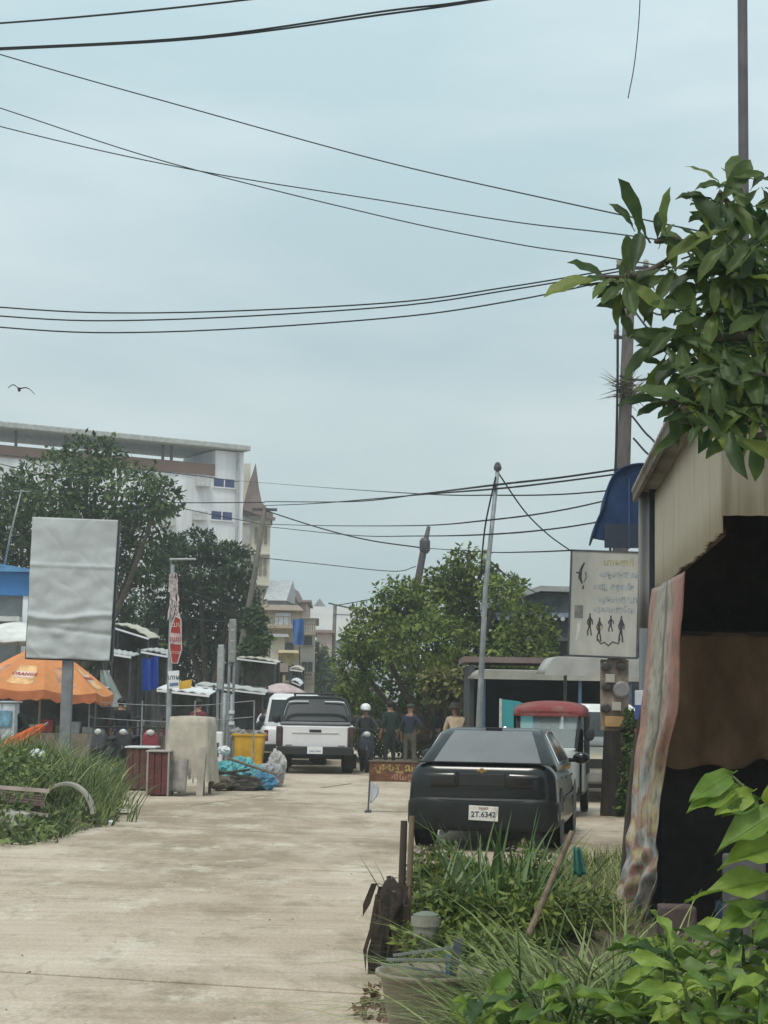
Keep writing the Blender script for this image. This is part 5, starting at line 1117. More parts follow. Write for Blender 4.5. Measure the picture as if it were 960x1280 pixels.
# ================================================================ weedy mound
mo = MB(); mr_ = random.Random(2)
mc0 = Vector((-5.6, 24.3, -.08))
def mound(u, v):
    a = u * 2 * math.pi; q = v; rx, ry = 2.1, 5.2
    n_ = 1 + .22 * noise.noise(Vector((math.cos(a) * 1.5, math.sin(a) * 1.5, 5)))
    x, y = math.cos(a) * rx * q * n_, math.sin(a) * ry * q * n_
    return mc0 + Vector((x, y, .62 * (1 - q ** 2) + .12 * noise.noise(Vector((x * 1.2, y * 1.2, 2))) * (1 - q) + (0 if q < 1 else -.05)))
mo.grid(mound, 48, 14); mo.build('mound', soil, smooth=True, kind='structure')
def mz(x, y):
    dx, dy = (x - mc0.x) / 2.1, (y - mc0.y) / 5.2; q2 = dx * dx + dy * dy; return max(0, .6 * (1 - q2)) - .05
r = random.Random(21)
gA, gB = MB(), MB()
for _ in range(560):
    a = r.random() * 6.283; q = r.random() ** .5; x, y = mc0.x + math.cos(a) * (2.2 if math.sin(a) < 0 else 1.9) * q, mc0.y + math.sin(a) * 5.3 * q
    hgt = .45 if y < 22 else .6 if y < 24 else .95
    if x < -5.4 and y < 24 and r.random() < .3: continue
    blades(gA if r.random() < .55 else gB, (x, y, mz(x, y)), .16, 16, hgt * (.5 + .6 * r.random()), .022, r, .7)
gA.build('weed_grass', grass_m, kind='stuff', label='tangled green weeds and grass covering the rubbish mound', cat='grass')
gB.build('dry_grass', grass_pale, kind='stuff', label='paler arching grass blades scattered over the rubbish mound', cat='grass')
lf = crown([(Vector((-4.75, 21.5, .22)), (.8, 1.0, .25)), (Vector((-5.3, 20.6, .18)), (.9, .6, .22)), (Vector((-4.9, 23.5, .55)), (.7, 1.2, .35)), (Vector((-4.9, 26, .45)), (.5, 1.2, .35)), (Vector((-5.6, 22, .45)), (.8, 1, .3)), (Vector((-4.4, 24.6, .2)), (.4, 1.8, .22)), (Vector((-4.0, 23.5, .08)), (.35, 2.4, .18)), (Vector((-4.3, 20.6, .1)), (.6, 1.0, .16)), (Vector((-5.6, 19.7, .08)), (1.2, .6, .16))], 15000, .085, 4); lf.build('creeping_weeds', M('weed leaves', (.11, .155, .045), .6, .4, 1, transl=.25, island=.45), kind='stuff', label='small leaved creeping weeds along the edge of the mound', cat='weeds')
gC = MB()
for _ in range(240):
    x, y = r.uniform(-8.2, -4.2), r.uniform(31, 39); x = x * y / 34
    if -4.9 < x < -3 and y < 33: continue
    blades(gC, (x, y, -.04), .2, 12, .7, .026, r, .6)
gC.build('verge_grass', grass_m, kind='stuff', label='tall green grass growing on the verge in front of the market fence', cat='grass')
# tall grass tuft beside the billboard
gD = MB()
for _ in range(46):
    blades(gD, (r.gauss(-5.75, .35), r.gauss(26.6, .8), .3), .15, 16, 1.25, .026, r, .8)
gD.build('grass_tuft', M('tall grass', (.17, .225, .08), .6, .35, 1, transl=.3, island=.35), kind='stuff', label='tall arching grass tuft in front of the billboard post', cat='grass')
# things on the mound
hp_ = P(88, 978, 23.0); mb = MB(); pts = []
for k in range(15):
    a = R(8 + 130 * k / 14); pts.append(Vector((.34 * math.cos(a) - .05, .0, .42 * math.sin(a))))
rg = []
for p in pts:
    n_ = Vector((p.x + .05, 0, p.z)).normalized(); rg.append([p + Vector((0, dy, 0)) + n_ * dz for dy, dz in ((-.1, 0), (.1, 0), (.1, .05), (-.1, .05))])
mb.loft(rg); mb.build('plastic_hoop', M('pale plastic', (.33, .31, .26), .7, .2, 3), label='pale curved plastic sheet arching out of the weedy mound', cat='plastic sheet', loc=(hp_.x, 23.0, mz(hp_.x, 23) - .06), bevel=.01)
cm = P(12, 1004, 20.9); mb = MB(); mb.ball((0, 0, 0), (.26, .2, .13), 16, 10, .25, 7); mb.build('concrete_lump', concrete, label='pale rounded lump of concrete on the near side of the mound', cat='rubble', loc=(cm.x, cm.y, .2))
b = P(20, 985, 21.6); t = thing('broken_crate', 'broken purple brown wooden crate with pale slats on the mound', 'crate', (b.x - .15, 21.8, .18), R(12))
for k in range(4):
    mb = MB(); mb.box((0, -.3 + .2 * k, .22 + .02 * k), (.9, .17, .03), Matrix.Rotation(R(6), 3, 'Y')); mb.build('plank', M('purple brown wood', (.14, .085, .08), .9, .3, 3), t)
for k in (0, 1):
    mb = MB(); mb.box((0, -.42, .12 + .26 * k), (1.0, .03, .045), Matrix.Rotation(R(8 - 4 * k), 3, 'Y')); mb.build('slat', M('pale slat', (.45, .36, .32), .9), t)
mb = MB(); mb.box((-.3, -.1, .05), (.1, .5, .4)); mb.box((.35, -.1, .03), (.1, .5, .34)); mb.build('crate_end', dark_wood, t)
wb = [(32, 1008, (.09, .07, .05), white_paint, 'small white plastic bag'), (53, 1012, (.13, .1, .06), white_paint, 'larger white plastic bag'), (72, 1008, (.11, .08, .05), grn, 'crumpled mint green plastic bag'), (82, 1016, (.12, .08, .04), grn, 'flattened mint green plastic wrapper'), (94, 1017, (.05, .04, .05), M('bluish cup', (.5, .55, .58), .5), 'bluish white cup'), (120, 1026, (.10, .08, .05), white_paint, 'rounded white foam box lump'), (106, 1027, (.06, .05, .05), white_paint, 'small white crumpled paper'), (98, 1034, (.07, .06, .03), M('cream scrap', (.5, .47, .4), .8), 'cream scrap of card'), (52, 1047, (.10, .07, .03), M('cream scrap', (.5, .47, .4)), 'flat cream card scrap'), (14, 1052, (.07, .05, .02), M('tan scrap', (.42, .36, .28), .8), 'tan scrap of card'), (150, 1000, (.12, .1, .09), M('tan scrap', (.42, .36, .28)), 'tan crumpled sack'), (156, 1017, (.14, .08, .04), M('cream scrap', (.5, .47, .4)), 'flat cream sheet of waste'), (138, 1030, (.06, .05, .03), white_paint, 'tiny white wrapper'), (45, 948, (.12, .1, .07), white_paint, 'torn white bag')]
where = ['among the weeds near the concrete lump', 'on the weeds below the broken crate', 'on the weeds next to the larger white bag', 'beside the mint green bag', 'standing past the mint green wrapper', 'at the road edge of the mound', 'between the foam lump and the cup', 'at the foot of the mound', 'on the road below the mound', 'at the near tip of the mound edge', 'at the far road corner of the mound', 'on the road past the mound corner', 'on the road edge past the foam lump', 'high on the mound under the folded parasol']
for k, (px, py, rd_, m_, lb) in enumerate(wb):
    if k == 13: c = P(px, py, 25); 
    else:
        c = G(px, py)
        for _ in range(4): c = G(px, py, max(0.0, mz(c.x, c.y) + .12 if c.x < -3.9 and k < 7 else 0))
    mb = MB(); mb.ball((0, 0, rd_[2] * .7), rd_, 14, 9, .45, k + 1, 2.2); mb.build('litter', m_, label=lb + ' ' + where[k], cat='litter', loc=c)
r = random.Random(77)
# ================================================================ awning shop, right of the round tree
Ya = 35.0; x0, x1 = X0(592, Ya), X0(800, Ya); z0_ = zat(650, 842, Ya)
sh = thing('awning_shop', 'open fronted dark shop with long pale rounded awning behind the tuk-tuk', 'shop', (x0, Ya, 0), R(0)); wv = x1 - x0
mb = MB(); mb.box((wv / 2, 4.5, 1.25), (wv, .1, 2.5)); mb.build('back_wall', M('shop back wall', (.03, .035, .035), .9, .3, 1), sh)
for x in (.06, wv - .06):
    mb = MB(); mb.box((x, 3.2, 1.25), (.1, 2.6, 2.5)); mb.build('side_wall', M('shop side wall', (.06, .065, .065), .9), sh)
mb = MB(); mb.grid(lambda u, v: Vector((wv * u, 2.3 * v - .1, z0_ + .05 + .03 * v + (.16 * (1 - (1 - min(1, u / .06)) ** 2) - .16))), 40, 4); mb.build('awning', M('beige awning', (.30, .29, .25), .8, .2, 1.5), sh, smooth=True, solid=.05)
mb = MB(); mb.grid(lambda u, v: Vector((wv * u, -.1, z0_ + .05 - .17 * v + (.16 * (1 - (1 - min(1, u / .06)) ** 2) - .16) * (1 - v))), 40, 2); mb.build('awning_valance', M('beige awning', (.46, .45, .41)), sh, solid=.04)
mb = MB(); mb.box((wv / 2, 3.4, 2.62), (wv + .2, 2.6, .12)); mb.build('roof', roof_dark, sh)
for x in (.2, 2.1, wv - .2):
    mb = MB(); mb.tube([(x, 0, 0), (x, 0, z0_ - .02)], .035, 8); mb.build('post', M('blue post', (.06, .10, .16), .6), sh)
mb = MB(); mb.box((wv * .55, 2.2, .45), (wv * .7, .6, .9)); mb.build('counter', M('shop counter', (.06, .05, .045), .8), sh, bevel=.02)
for k in range(7):
    mb = MB(); mb.box((.5 + k * .42, 2.1, 1.0 + .06 * (k % 3)), (.3, .3, .2 + .12 * (k % 3))); mb.build('goods_box', goods[k % 5], sh, bevel=.01)
mb = MB(); mb.box((wv * .6, 4.3, 1.6), (wv * .6, .2, .05)); mb.box((wv * .6, 4.3, 1.2), (wv * .6, .2, .05)); mb.build('shelf', dark_wood, sh)
c = P(636, 890, 33.5); a, b = P(625, 874, 33.5), P(648, 940, 33.5)
t = thing('teal_panel', 'upright teal panel with pale edge standing beside the tuk-tuk', 'panel', (a.x, 33.5, 0), R(-4)); hz = a.z
mb = MB(); mb.prism([(.03, 0), (.62, 0), (.62, hz - .16), (.35, hz - .03), (.03, hz)], lambda x, z: Vector((x, 0, z)), lambda x, z: Vector((x, .06, z))); mb.build('sheet', M('teal sheet', (.04, .27, .30), .6, .12, 2), t)
mb = MB(); mb.box((.012, .03, hz / 2), (.05, .09, hz + .02)); mb.build('edge_strip', M('pale edge', (.5, .5, .48), .7), t)
# second awning nearer, white rounded
Y2 = 30.5; a, b = P(681, 838, Y2), P(800, 845, Y2); ztp = zat(720, 822, Y2)
t = thing('rounded_awning', 'white rounded awning on posts between the shop and the concrete pole', 'awning', (a.x, Y2, 0)); wv = b.x - a.x
mb = MB(); mb.grid(lambda u, v: Vector((wv * u, .0 + 1.6 * v, ztp - (ztp - a.z + .05) * (1 - min(1, u / .14)) ** 2 + .02 * v)), 40, 4); mb.build('canopy', M('white awning', (.40, .40, .38), .7, .15, 2), t, smooth=True, solid=.03)
mb = MB(); mb.grid(lambda u, v: Vector((wv * u, -.0, (ztp - (ztp - a.z + .05) * (1 - min(1, u / .14)) ** 2) * (1 - v) + (a.z - .08) * v)), 40, 2); mb.build('front_flap', M('white awning', (.52, .52, .49)), t, solid=.03)
for x in (.5, wv - .1):
    mb = MB(); mb.tube([(x, 1.4, 0), (x, 1.4, ztp + .08)], .03, 6); mb.build('post', dark_steel, t)
# barrier board
Yq = G(461, 1015).y; a, b = P(462, 951, Yq), P(536, 978, Yq)
t = thing('barrier_board', 'low brown barrier board with painted script standing in the road', 'barrier', ((a.x + b.x) / 2, Yq, 0), R(-2)); wv = b.x - a.x; hz = a.z - b.z; zm = (a.z + b.z) / 2
mb = MB(); mb.box((0, 0, zm), (wv, .03, hz)); bd = mb.build('board', M('brown painted board', (.13, .06, .035), .8, .35, 6), t, bevel=.004)
mb = MB(); mb.box((0, -.005, zm + hz / 2), (wv + .02, .05, .025)); mb.build('top_rail', M('grey brown rail', (.15, .12, .10), .8), t)
yk = M('yellow script paint', (.34, .24, .08), .8, .3, 9); text('សូមបញ្ឈប់', .155, yk, bd, FACE(-.02, -.017, zm + .055), .001, bold=.006); text('រថយន្ត', .13, M('pink script paint', (.36, .17, .12), .8), bd, FACE(.08, -.017, zm - .08), .001, bold=.005)
for s in (-1, 1):
    mb = MB(); mb.tube([(s * (wv / 2 - .02), 0, zm + hz / 2), (s * (wv / 2 - .02) - .03, 0, 0)], .014, 6); mb.build('leg', dark_steel, t); mb = MB(); mb.box((s * (wv / 2 - .02) - .03, 0, .012), (.09, .4, .025)); mb.build('foot', dark_steel, t)
mb = MB(); mb.grid(lambda u, v: Vector((-wv / 2 + .02 + .13 * u * math.sin(math.pi * min(1, v * .75 + .2)), -.01 + .02 * math.sin(u * 6), zm - hz / 2 - .02 - .30 * v)), 8, 8); mb.build('plastic_bag', M('clear plastic', (.6, .62, .66), .4, .1, 4, transl=.3), t, smooth=True, solid=.004)
# bird
bc = P(24, 486, 60); t = thing('flying_bird', 'dark bird gliding with bent wings above the apartment block', 'bird', bc, R(10)); bm_ = M('bird feathers', (.02, .02, .022), .8)
mb = MB(); rg = []
for q, rr in ((-.28, .01), (-.18, .035), (-.05, .055), (.1, .05), (.18, .03), (.24, .025), (.29, .006)): rg.append([Vector((math.cos(a) * rr, q, math.sin(a) * rr - .04)) for a in [2 * math.pi * k / 8 for k in range(8)]])
mb.loft(rg); mb.build('body', bm_, t, smooth=True)
for s in (-1, 1):
    mb = MB(); mb.grid(lambda u, v: Vector((s * (.03 + (.5 if s > 0 else .34) * u), .1 - (.2 - .12 * u) * v - .12 * u * u, (.14 * math.sin(u * 3.0) - (.2 * u if s > 0 else .02 * u)))), 8, 3); mb.build('wing', bm_, t, solid=.012)
mb = MB(); mb.add([Vector((0, -.2, -.03)), Vector((-.07, -.42, -.03)), Vector((.07, -.42, -.03))], [(0, 1, 2)]); mb.build('tail', bm_, t, solid=.01)
# ================================================================ corrugated shed on the right
hd = R(4.7); dv = Vector((math.sin(hd), math.cos(hd), 0)); nv = Vector((math.cos(hd), -math.sin(hd), 0))   # along the road, and away from it
Y1, Yn = 13.8, 9.1
w1 = P(819, 740, Y1); w0 = w1 - dv * ((Y1 - Yn) / dv.y); zbot = w1.z; ztop = P(819, 618, Y1).z
W0 = Vector((w0.x, w0.y, 0)); LEN = (Y1 - Yn) / dv.y
shed = thing('corrugated_shed', 'open sided shed of stained cream corrugated sheets with dark interior', 'shed', W0, -hd)
# local: x = away from the road, y = along the road (far end at LEN)
def stained(name, c):
    m = M(name, c, .75, .12, 1.2, .15, stretch=(3, 3, .35)); return m
cream = M('stained cream sheet', (.52, .46, .36), .7, .3, 2.2, .2, c2=(.30, .25, .18), stretch=(7, 7, .35), pos=(.54, .9))
creamd = M('stained grey sheet', (.50, .45, .36), .7, .3, 2.2, .2, c2=(.22, .17, .12), stretch=(9, 9, .35), pos=(.5, .78))
def corr(mb, a, b, z0, z1, pitch=.085, amp=.010, axis='y', off=0.0, ragged=0.0):
    n = max(6, int(abs(b - a) / pitch * 6))
    def f(u, v):
        q = a + (b - a) * u; d_ = amp * math.sin(q / pitch * 6.283) + off; z = z0 + (z1 - z0) * v - (ragged * noise.noise(Vector((q * 4, 1, 1))) if v == 0 else 0)
        return Vector((d_, q, z)) if axis == 'y' else Vector((q, d_, z))
    return mb.grid(f, n, 3)
ns = 5
for k in range(ns):
    a, b = LEN * k / ns, LEN * (k + 1) / ns + .04
    mb = MB(); corr(mb, a, min(b, LEN), zbot - .012 * (k % 2), ztop, off=.004 * (k % 2) - .0, ragged=.03); mb.build('wall_sheet', cream, shed, smooth=True, solid=.006)
mb = MB(); mb.box((.04, LEN / 2 + .1, zbot + .03), (.03, LEN - .3, .04)); mb.build('lintel', M('rusty rail', (.10, .07, .055), .9), shed)
# sheet of the near end, facing the camera
zn = P(900, 645, Yn).z
for k in range(4):
    mb = MB(); corr(mb, .0 + k * .62, .62 + k * .62 + .03, zn - .004 * k, ztop + .25, axis='x', off=-.03 - .005 * (k % 2), pitch=.11, amp=.012); mb.build('end_sheet', creamd, shed, smooth=True, solid=.006)
# roof with the overhang over the road side
def rf(u, v): 
    x = -.17 + 3.2 * u; y = -.5 + (LEN + .75) * v
    return Vector((x, y, ztop + .05 - .04 * x + .012 * math.sin(y / .15 * 6.283)))
mb = MB(); mb.grid(rf, 10, 170); mb.build('roof_sheet', M('weathered roof sheet', (.24, .22, .20), .8, .3, 2, .3), shed, smooth=True, solid=.02)
mb = MB()
for k in range(7): mb.box((1.5, .2 + k * (LEN - .3) / 6, ztop - .03), (2.8, .06, .10))
mb.build('rafter', dark_wood, shed)
mb = MB(); mb.box((-.14, LEN / 2, ztop + .015), (.03, LEN + .7, .07)); mb.build('eave_board', M('grey brown eave', (.16, .14, .12), .9, .3, 2), shed)
# far-end corner sheet and corner posts
cs0 = P(797, 612, Y1 + .15); cs1 = P(797, 786, Y1 + .15)
mb = MB(); wloc = (Vector((cs0.x, cs0.y, 0)) - W0); xl = wloc.dot(nv); corr(mb, xl, .05, cs1.z, cs0.z - .03, axis='x', off=LEN + .02, pitch=.09, amp=.008); mb.build('corner_sheet', M('pale grey sheet', (.29, .29, .29), .6, .15, 3, stretch=(3, 3, .4)), shed, smooth=True, solid=.006)
mb = MB(); mb.box((.0, LEN - .03, zbot / 2 + .5), (.09, .09, zbot + 1.0)); mb.build('corner_post', M('blue black post', (.03, .035, .055), .7), shed)
mb = MB(); mb.box((2.4, LEN - .1, ztop / 2), (.09, .09, ztop)); mb.box((2.4, .05, ztop / 2), (.09, .09, ztop)); mb.build('inner_post', dark_wood, shed)
# back and far walls (dark boards), hanging brown tarpaulin, floor
dkb = M('dark shed boards', (.06, .057, .055), .95, .4, 2, .3)  # inner shed boards: plain dark base colour, mottled by noise
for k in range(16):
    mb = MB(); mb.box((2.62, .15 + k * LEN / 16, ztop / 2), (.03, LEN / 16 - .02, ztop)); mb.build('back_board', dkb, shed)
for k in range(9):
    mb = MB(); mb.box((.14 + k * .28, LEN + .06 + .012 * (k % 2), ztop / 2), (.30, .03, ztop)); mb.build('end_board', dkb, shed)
tarpb = M('brown tarpaulin', (.55, .38, .26), .9, .4, 2.0, .4, c2=(.26, .18, .12), stretch=(1, 1, .5))
tz0 = P(870, 790, Y1 - .6).z
def tb_(u, v):
    x = .05 + 1.3 * u; z = tz0 - v * (1.0 + .25 * max(0, u - .4) * 2 + .22 * noise.noise(Vector((u * 3.2, 2, 2))) - .16 * math.exp(-((u - .55) / .12) ** 2)); return Vector((x, LEN - .5 + .05 * math.sin(u * 13) + .05 * noise.noise(Vector((u * 4, v * 3, 1))), z))
mb = MB(); mb.grid(tb_, 40, 20); mb.build('brown_tarpaulin', tarpb, shed, smooth=True, solid=.01)
mb = MB(); mb.tube([(0, LEN - .5, tz0), (2.5, LEN - .5, tz0)], .025, 6); mb.build('tarpaulin_rail', dark_steel, shed)
# printed banner hung on the corner post and dragged onto the ground
rows = [((818, 738, 13.72), (860, 714, 11.2)), ((812, 830, 13.72), (853, 806, 11.35)), ((806, 890, 13.72), (850, 888, 11.7)), ((798, 955, 13.74), (832, 962, 12.8)), ((791, 1040, 13.78), (824, 1050, 13.0)), ((778, 1100, 13.85), (824, 1100, 13.1)), ((763, 1142, 13.95), (804, 1166, 13.3))]
ra = spline([P(*a) for a, b in rows], 6); rb = spline([P(*b) for a, b in rows], 6); bo = Vector((ra[-1].x, ra[-1].y, 0))
def ban(u, v):
    i = v * (len(ra) - 1); k = min(int(i), len(ra) - 2); f = i - k; a = ra[k].lerp(ra[k + 1], f); b = rb[k].lerp(rb[k + 1], f); p = a.lerp(b, u)
    wv = .025 * math.sin(u * 16 + v * 4) * (.3 + v) + .03 * noise.noise(Vector((u * 5, v * 9, 3))) + (.05 * noise.noise(Vector((u * 4, v * 14, 8))) if v > .5 else 0) * min(1, (v - .5) * 5 if v > .5 else 0)
    return p + Vector((-wv * .8 - .02, -wv, 0)) - bo
def banner_mat():
    m = bpy.data.materials.new('printed banner vinyl'); m.use_nodes = True; n = m.node_tree.nodes; l = m.node_tree.links; b = n['Principled BSDF']; b.inputs['Roughness'].default_value = .6
    uvn = n.new('ShaderNodeUVMap'); sp = n.new('ShaderNodeSeparateXYZ'); l.new(uvn.outputs[0], sp.inputs[0])
    def nse(s_, st, det=4):
        q = n.new('ShaderNodeMapping'); q.inputs['Scale'].default_value = st; l.new(uvn.outputs[0], q.inputs[0]); v_ = n.new('ShaderNodeTexNoise'); v_.inputs['Scale'].default_value = s_; v_.inputs['Detail'].default_value = det; l.new(q.outputs[0], v_.inputs['Vector']); return v_.outputs['Fac']
    def ramp(f, st):
        q = n.new('ShaderNodeValToRGB'); q.color_ramp.elements[0].position = st[0][0]; q.color_ramp.elements[0].color = (*st[0][1], 1); q.color_ramp.elements[1].position = st[-1][0]; q.color_ramp.elements[1].color = (*st[-1][1], 1)
        for p_, c_ in st[1:-1]: x = q.color_ramp.elements.new(p_); x.color = (*c_, 1)
        l.new(f, q.inputs[0]); return q.outputs[0]
    def mixc(f, a_, b_):
        q = n.new('ShaderNodeMixRGB'); l.new(f, q.inputs[0])
        for i, v in ((1, a_), (2, b_)):
            if isinstance(v, tuple): q.inputs[i].default_value = (*v, 1)
            else: l.new(v, q.inputs[i])
        return q.outputs[0]
    ad = n.new('ShaderNodeMath'); ad.operation = 'MULTIPLY_ADD'; ad.inputs[1].default_value = .14; l.new(nse(3, (1, 3, 1)), ad.inputs[0]); l.new(sp.outputs['X'], ad.inputs[2])
    top = ramp(ad.outputs[0], [(.05, (.40, .20, .15)), (.2, (.42, .24, .19)), (.26, (.43, .37, .30)), (.58, (.42, .37, .31)), (.63, (.10, .08, .07)), (.655, (.44, .36, .29)), (.80, (.42, .24, .19)), (.9, (.40, .19, .14)), (1.05, (.36, .15, .11))])
    low = ramp(nse(1.7, (1.1, 4.2, 1), 5), [(.30, (.10, .13, .15)), (.38, (.38, .38, .38)), (.45, (.44, .41, .37)), (.50, (.39, .21, .17)), (.55, (.45, .38, .20)), (.60, (.42, .38, .34)), (.66, (.34, .13, .10)), (.72, (.12, .10, .09))])
    sel = ramp(sp.outputs['Y'], [(.42, (0, 0, 0)), (.5, (1, 1, 1))]); c = mixc(sel, top, low)
    c = mixc(ramp(nse(9, (2, 3, 1), 8), [(.45, (0, 0, 0)), (.68, (.75, .75, .75))]), c, (.15, .125, .105)); l.new(c, b.inputs['Base Color']); return m
mb = MB(); mb.grid(ban, 26, 90); bn = mb.build('hanging_banner', banner_mat(), smooth=True, solid=.006, label='torn faded printed vinyl banner hanging from the shed corner to the ground', cat='banner', loc=bo)
ul = bn.data.uv_layers.new(name='UVMap')
for p in bn.data.polygons:
    for li in p.loop_indices:
        vi = bn.data.loops[li].vertex_index; ul.data[li].uv = ((vi % 27) / 26, (vi // 27) / 90)
mb = MB(); mb.tube(spline([Vector((-.04, 0, 0)), Vector((.03, .1, .8)), Vector((.12, .1, 1.5)), W0 + Vector((0, 0, zbot)) + dv * (LEN - .12) - bo], 5), .05, 8); mb.build('banner_prop', dark_wood, label='dark crooked timber prop behind the torn vinyl banner', cat='post', loc=bo + Vector((.16, .12, -.03)))
for k, (x_, y_, d_, lb, m_) in enumerate(((.9, LEN - 1.2, (.5, .4, .45), 'dusty wooden crate stored deep inside the shed', wood), (1.5, LEN - 1.0, (.45, .4, .7), 'tall grey box stored against the shed end boards', M('dull grey box', (.22, .22, .22), .9)), (.55, LEN - .95, (.3, .3, .3), 'small blue tub stored on the shed floor behind the banner', M('dull blue tub', (.06, .10, .18), .7)))):
    wp_ = W0 + nv * x_ + dv * y_; mb = MB(); mb.box((0, 0, d_[2] / 2 - .05), (d_[0], d_[1], d_[2] + .02), taper=.94 if k != 2 else 1.12); mb.build(('crate', 'storage_box', 'tub')[k], m_, label=lb, cat=('crate', 'box', 'tub')[k], loc=wp_, bevel=.012)
# blocks in front of the opening
for k, (px, py, Yx, d_, lb, m_) in enumerate(((930, 1092, 9.6, (.2, .2, .2), 'grey concrete block inside the shed opening behind the big leaves', M('grey block', (.10, .095, .095), .9)), (846, 1150, 12.4, (.24, .24, .2), 'small pinkish block at the foot of the vinyl banner', M('pinkish block', (.12, .085, .08), .9)))):
    c = P(px, py, Yx); mb = MB(); mb.box((0, 0, (c.z + .1) / 2), (d_[0], d_[1], c.z + .1)); mb.build('block', m_, label=lb, cat='block', loc=(c.x, Yx, 0), bevel=.015)
# shop further along with the blue barrel awning
Ys = 19.0; s0_ = P(806, 583, Ys); s1_ = P(740, 686, Ys)
bs = thing('side_shop', 'narrow grey shop with curved blue awning behind the corrugated shed', 'shop', (P(812, 880, Ys).x, Ys, 0), -hd)
mb = MB(); mb.box((1.6, 1.3, 2.25), (3.1, 2.6, 4.5)); mb.build('wall', M('grey shop wall', (.24, .25, .26), .85, .2, 1), bs)
hw_ = s0_.x - s1_.x; zt_, zb_ = s0_.z, s1_.z; so_ = P(812, 880, Ys).x
prof_ = spline([Vector((P(px, py, Ys).x - so_, 0, P(px, py, Ys).z)) for px, py in ((812, 581), (790, 582), (770, 591), (759, 612), (754, 635), (745, 655), (741, 672))], 3)
def aw(u, v):
    i = u * (len(prof_) - 1); k = min(int(i), len(prof_) - 2); p = prof_[k].lerp(prof_[k + 1], i - k); return Vector((p.x, -.1 + 1.0 * v, p.z))
mb = MB(); mb.grid(aw, 18, 10); mb.build('awning', M('blue awning sheet', (.016, .036, .095), .7, .3, 3, spec=.2), bs, smooth=True, solid=.02)
pr = [(aw(k / 18, 0).x, aw(k / 18, 0).z) for k in range(19)]
mb = MB(); mb.prism([(.05, zb_)] + [(a, b - .01) for a, b in pr], lambda x, z: Vector((x, -.06, z)), lambda x, z: Vector((x, -.03, z))); mb.build('awning_end', M('blue awning sheet', (.016, .036, .095)), bs)
mb = MB(); mb.box((-hw_ * .42, -.075, zb_ + .14), (hw_ * .88, .02, .26)); mb.build('awning_flap', M('dark blue flap', (.022, .03, .05), .7), bs)
for x in (.0, -hw_ * .4):
    mb = MB(); mb.tube([Vector((x, -.08, zb_)), Vector((x, -.08, zb_ + (zt_ - zb_) * (.95 if x == 0 else .85)))], .012, 5); mb.build('awning_stay', M('awning stay', (.03, .06, .14), .5), bs)
for k, (z_, c_) in enumerate(((1.75, (.5, .52, .58)), (1.6, (.05, .08, .25)), (1.25, (.35, .05, .05)), (.9, (.45, .4, .32)))):
    mb = MB(); mb.box((-.06, -.06, z_), (.2, .06, .16 if k < 2 else .34)); mb.build('wall_poster', M('poster %d' % k, c_, .7), bs, bevel=.006)
# vine at the foot of the concrete pole
vc = []
for py, rx in ((905, 6), (935, 8), (965, 10), (995, 12), (1012, 14)): vc.append((P(788, py, YP - .35), (rx / 80, .12, .24)))
t = thing('pole_vine', 'leafy vine climbing beside the foot of the concrete pole', 'vine', gp(788, YP - .35))
o_ = gp(788, YP - .35); crown([(c - o_, r_) for c, r_ in vc], 1700, .10, 41).build('foliage', M('vine leaves', (.07, .12, .025), .6, .4, 1, transl=.3, island=.5), t, kind='stuff')
mb = MB(); mb.tube(spline([Vector((0, 0, 0)), vc[2][0] - o_, vc[0][0] - o_ + Vector((0, 0, .2))], 4), .015, 6); mb.build('stem', bark, t)
# ================================================================ planted bed by the road
r = random.Random(31)
kb = MB(); 
def bed(u, v):
    y = 8.2 + 10.5 * v; xl = .05 + .085 * (y - 8) + .06 * math.sin(y * 1.7); xr = 1.6 + .14 * (y - 8); q = 1 - abs(2 * u - 1) ** 4
    return Vector((xl + (xr - xl) * u, y, -.02 + .10 * q * (1 - abs(2 * v - 1) ** 8) + .03 * noise.noise(Vector((u * 8, y * 2, 1)))))
kb.grid(bed, 14, 40); kb.build('planting_bed', M('dark soil', (.10, .08, .055), .95, .35, 2, .6), smooth=True, kind='structure')
leaf_bed = M('bed leaves', (.15, .205, .055), .65, .4, 1, transl=.28, island=.45)
def shrub(label, x, y, rad, h, n, size, m_, seed, name='bed_shrub', flowers=None):
    t = thing(name, label, 'shrub', (x, y, 0)); rr = random.Random(seed)
    cl_ = [((rr.gauss(0, rad * .4), rr.gauss(0, rad * .4), h * (.3 + .45 * rr.random())), (rad * .55, rad * .55, h * .28)) for _ in range(6)]
    for c, _ in cl_:
        mb = MB(); mb.tube([(c[0] * .2, c[1] * .2, -.02), (c[0] * .7, c[1] * .7, c[2] * .6), c], [.012, .01, .006], 5); mb.build('stem', bark, t)
    crown(cl_, n, size, seed, .25, .25, .3, .42).build('foliage', m_, t, kind='stuff')
    if flowers:
        crown([((0, 0, h * .95), (rad * .5, rad * .4, .06))], 60, .06, seed + 1).build('dry_flowers', flowers, t, kind='stuff')
    return t
dryf = M('dry flower heads', (.24, .20, .15), .8, .3, 5, island=.3)
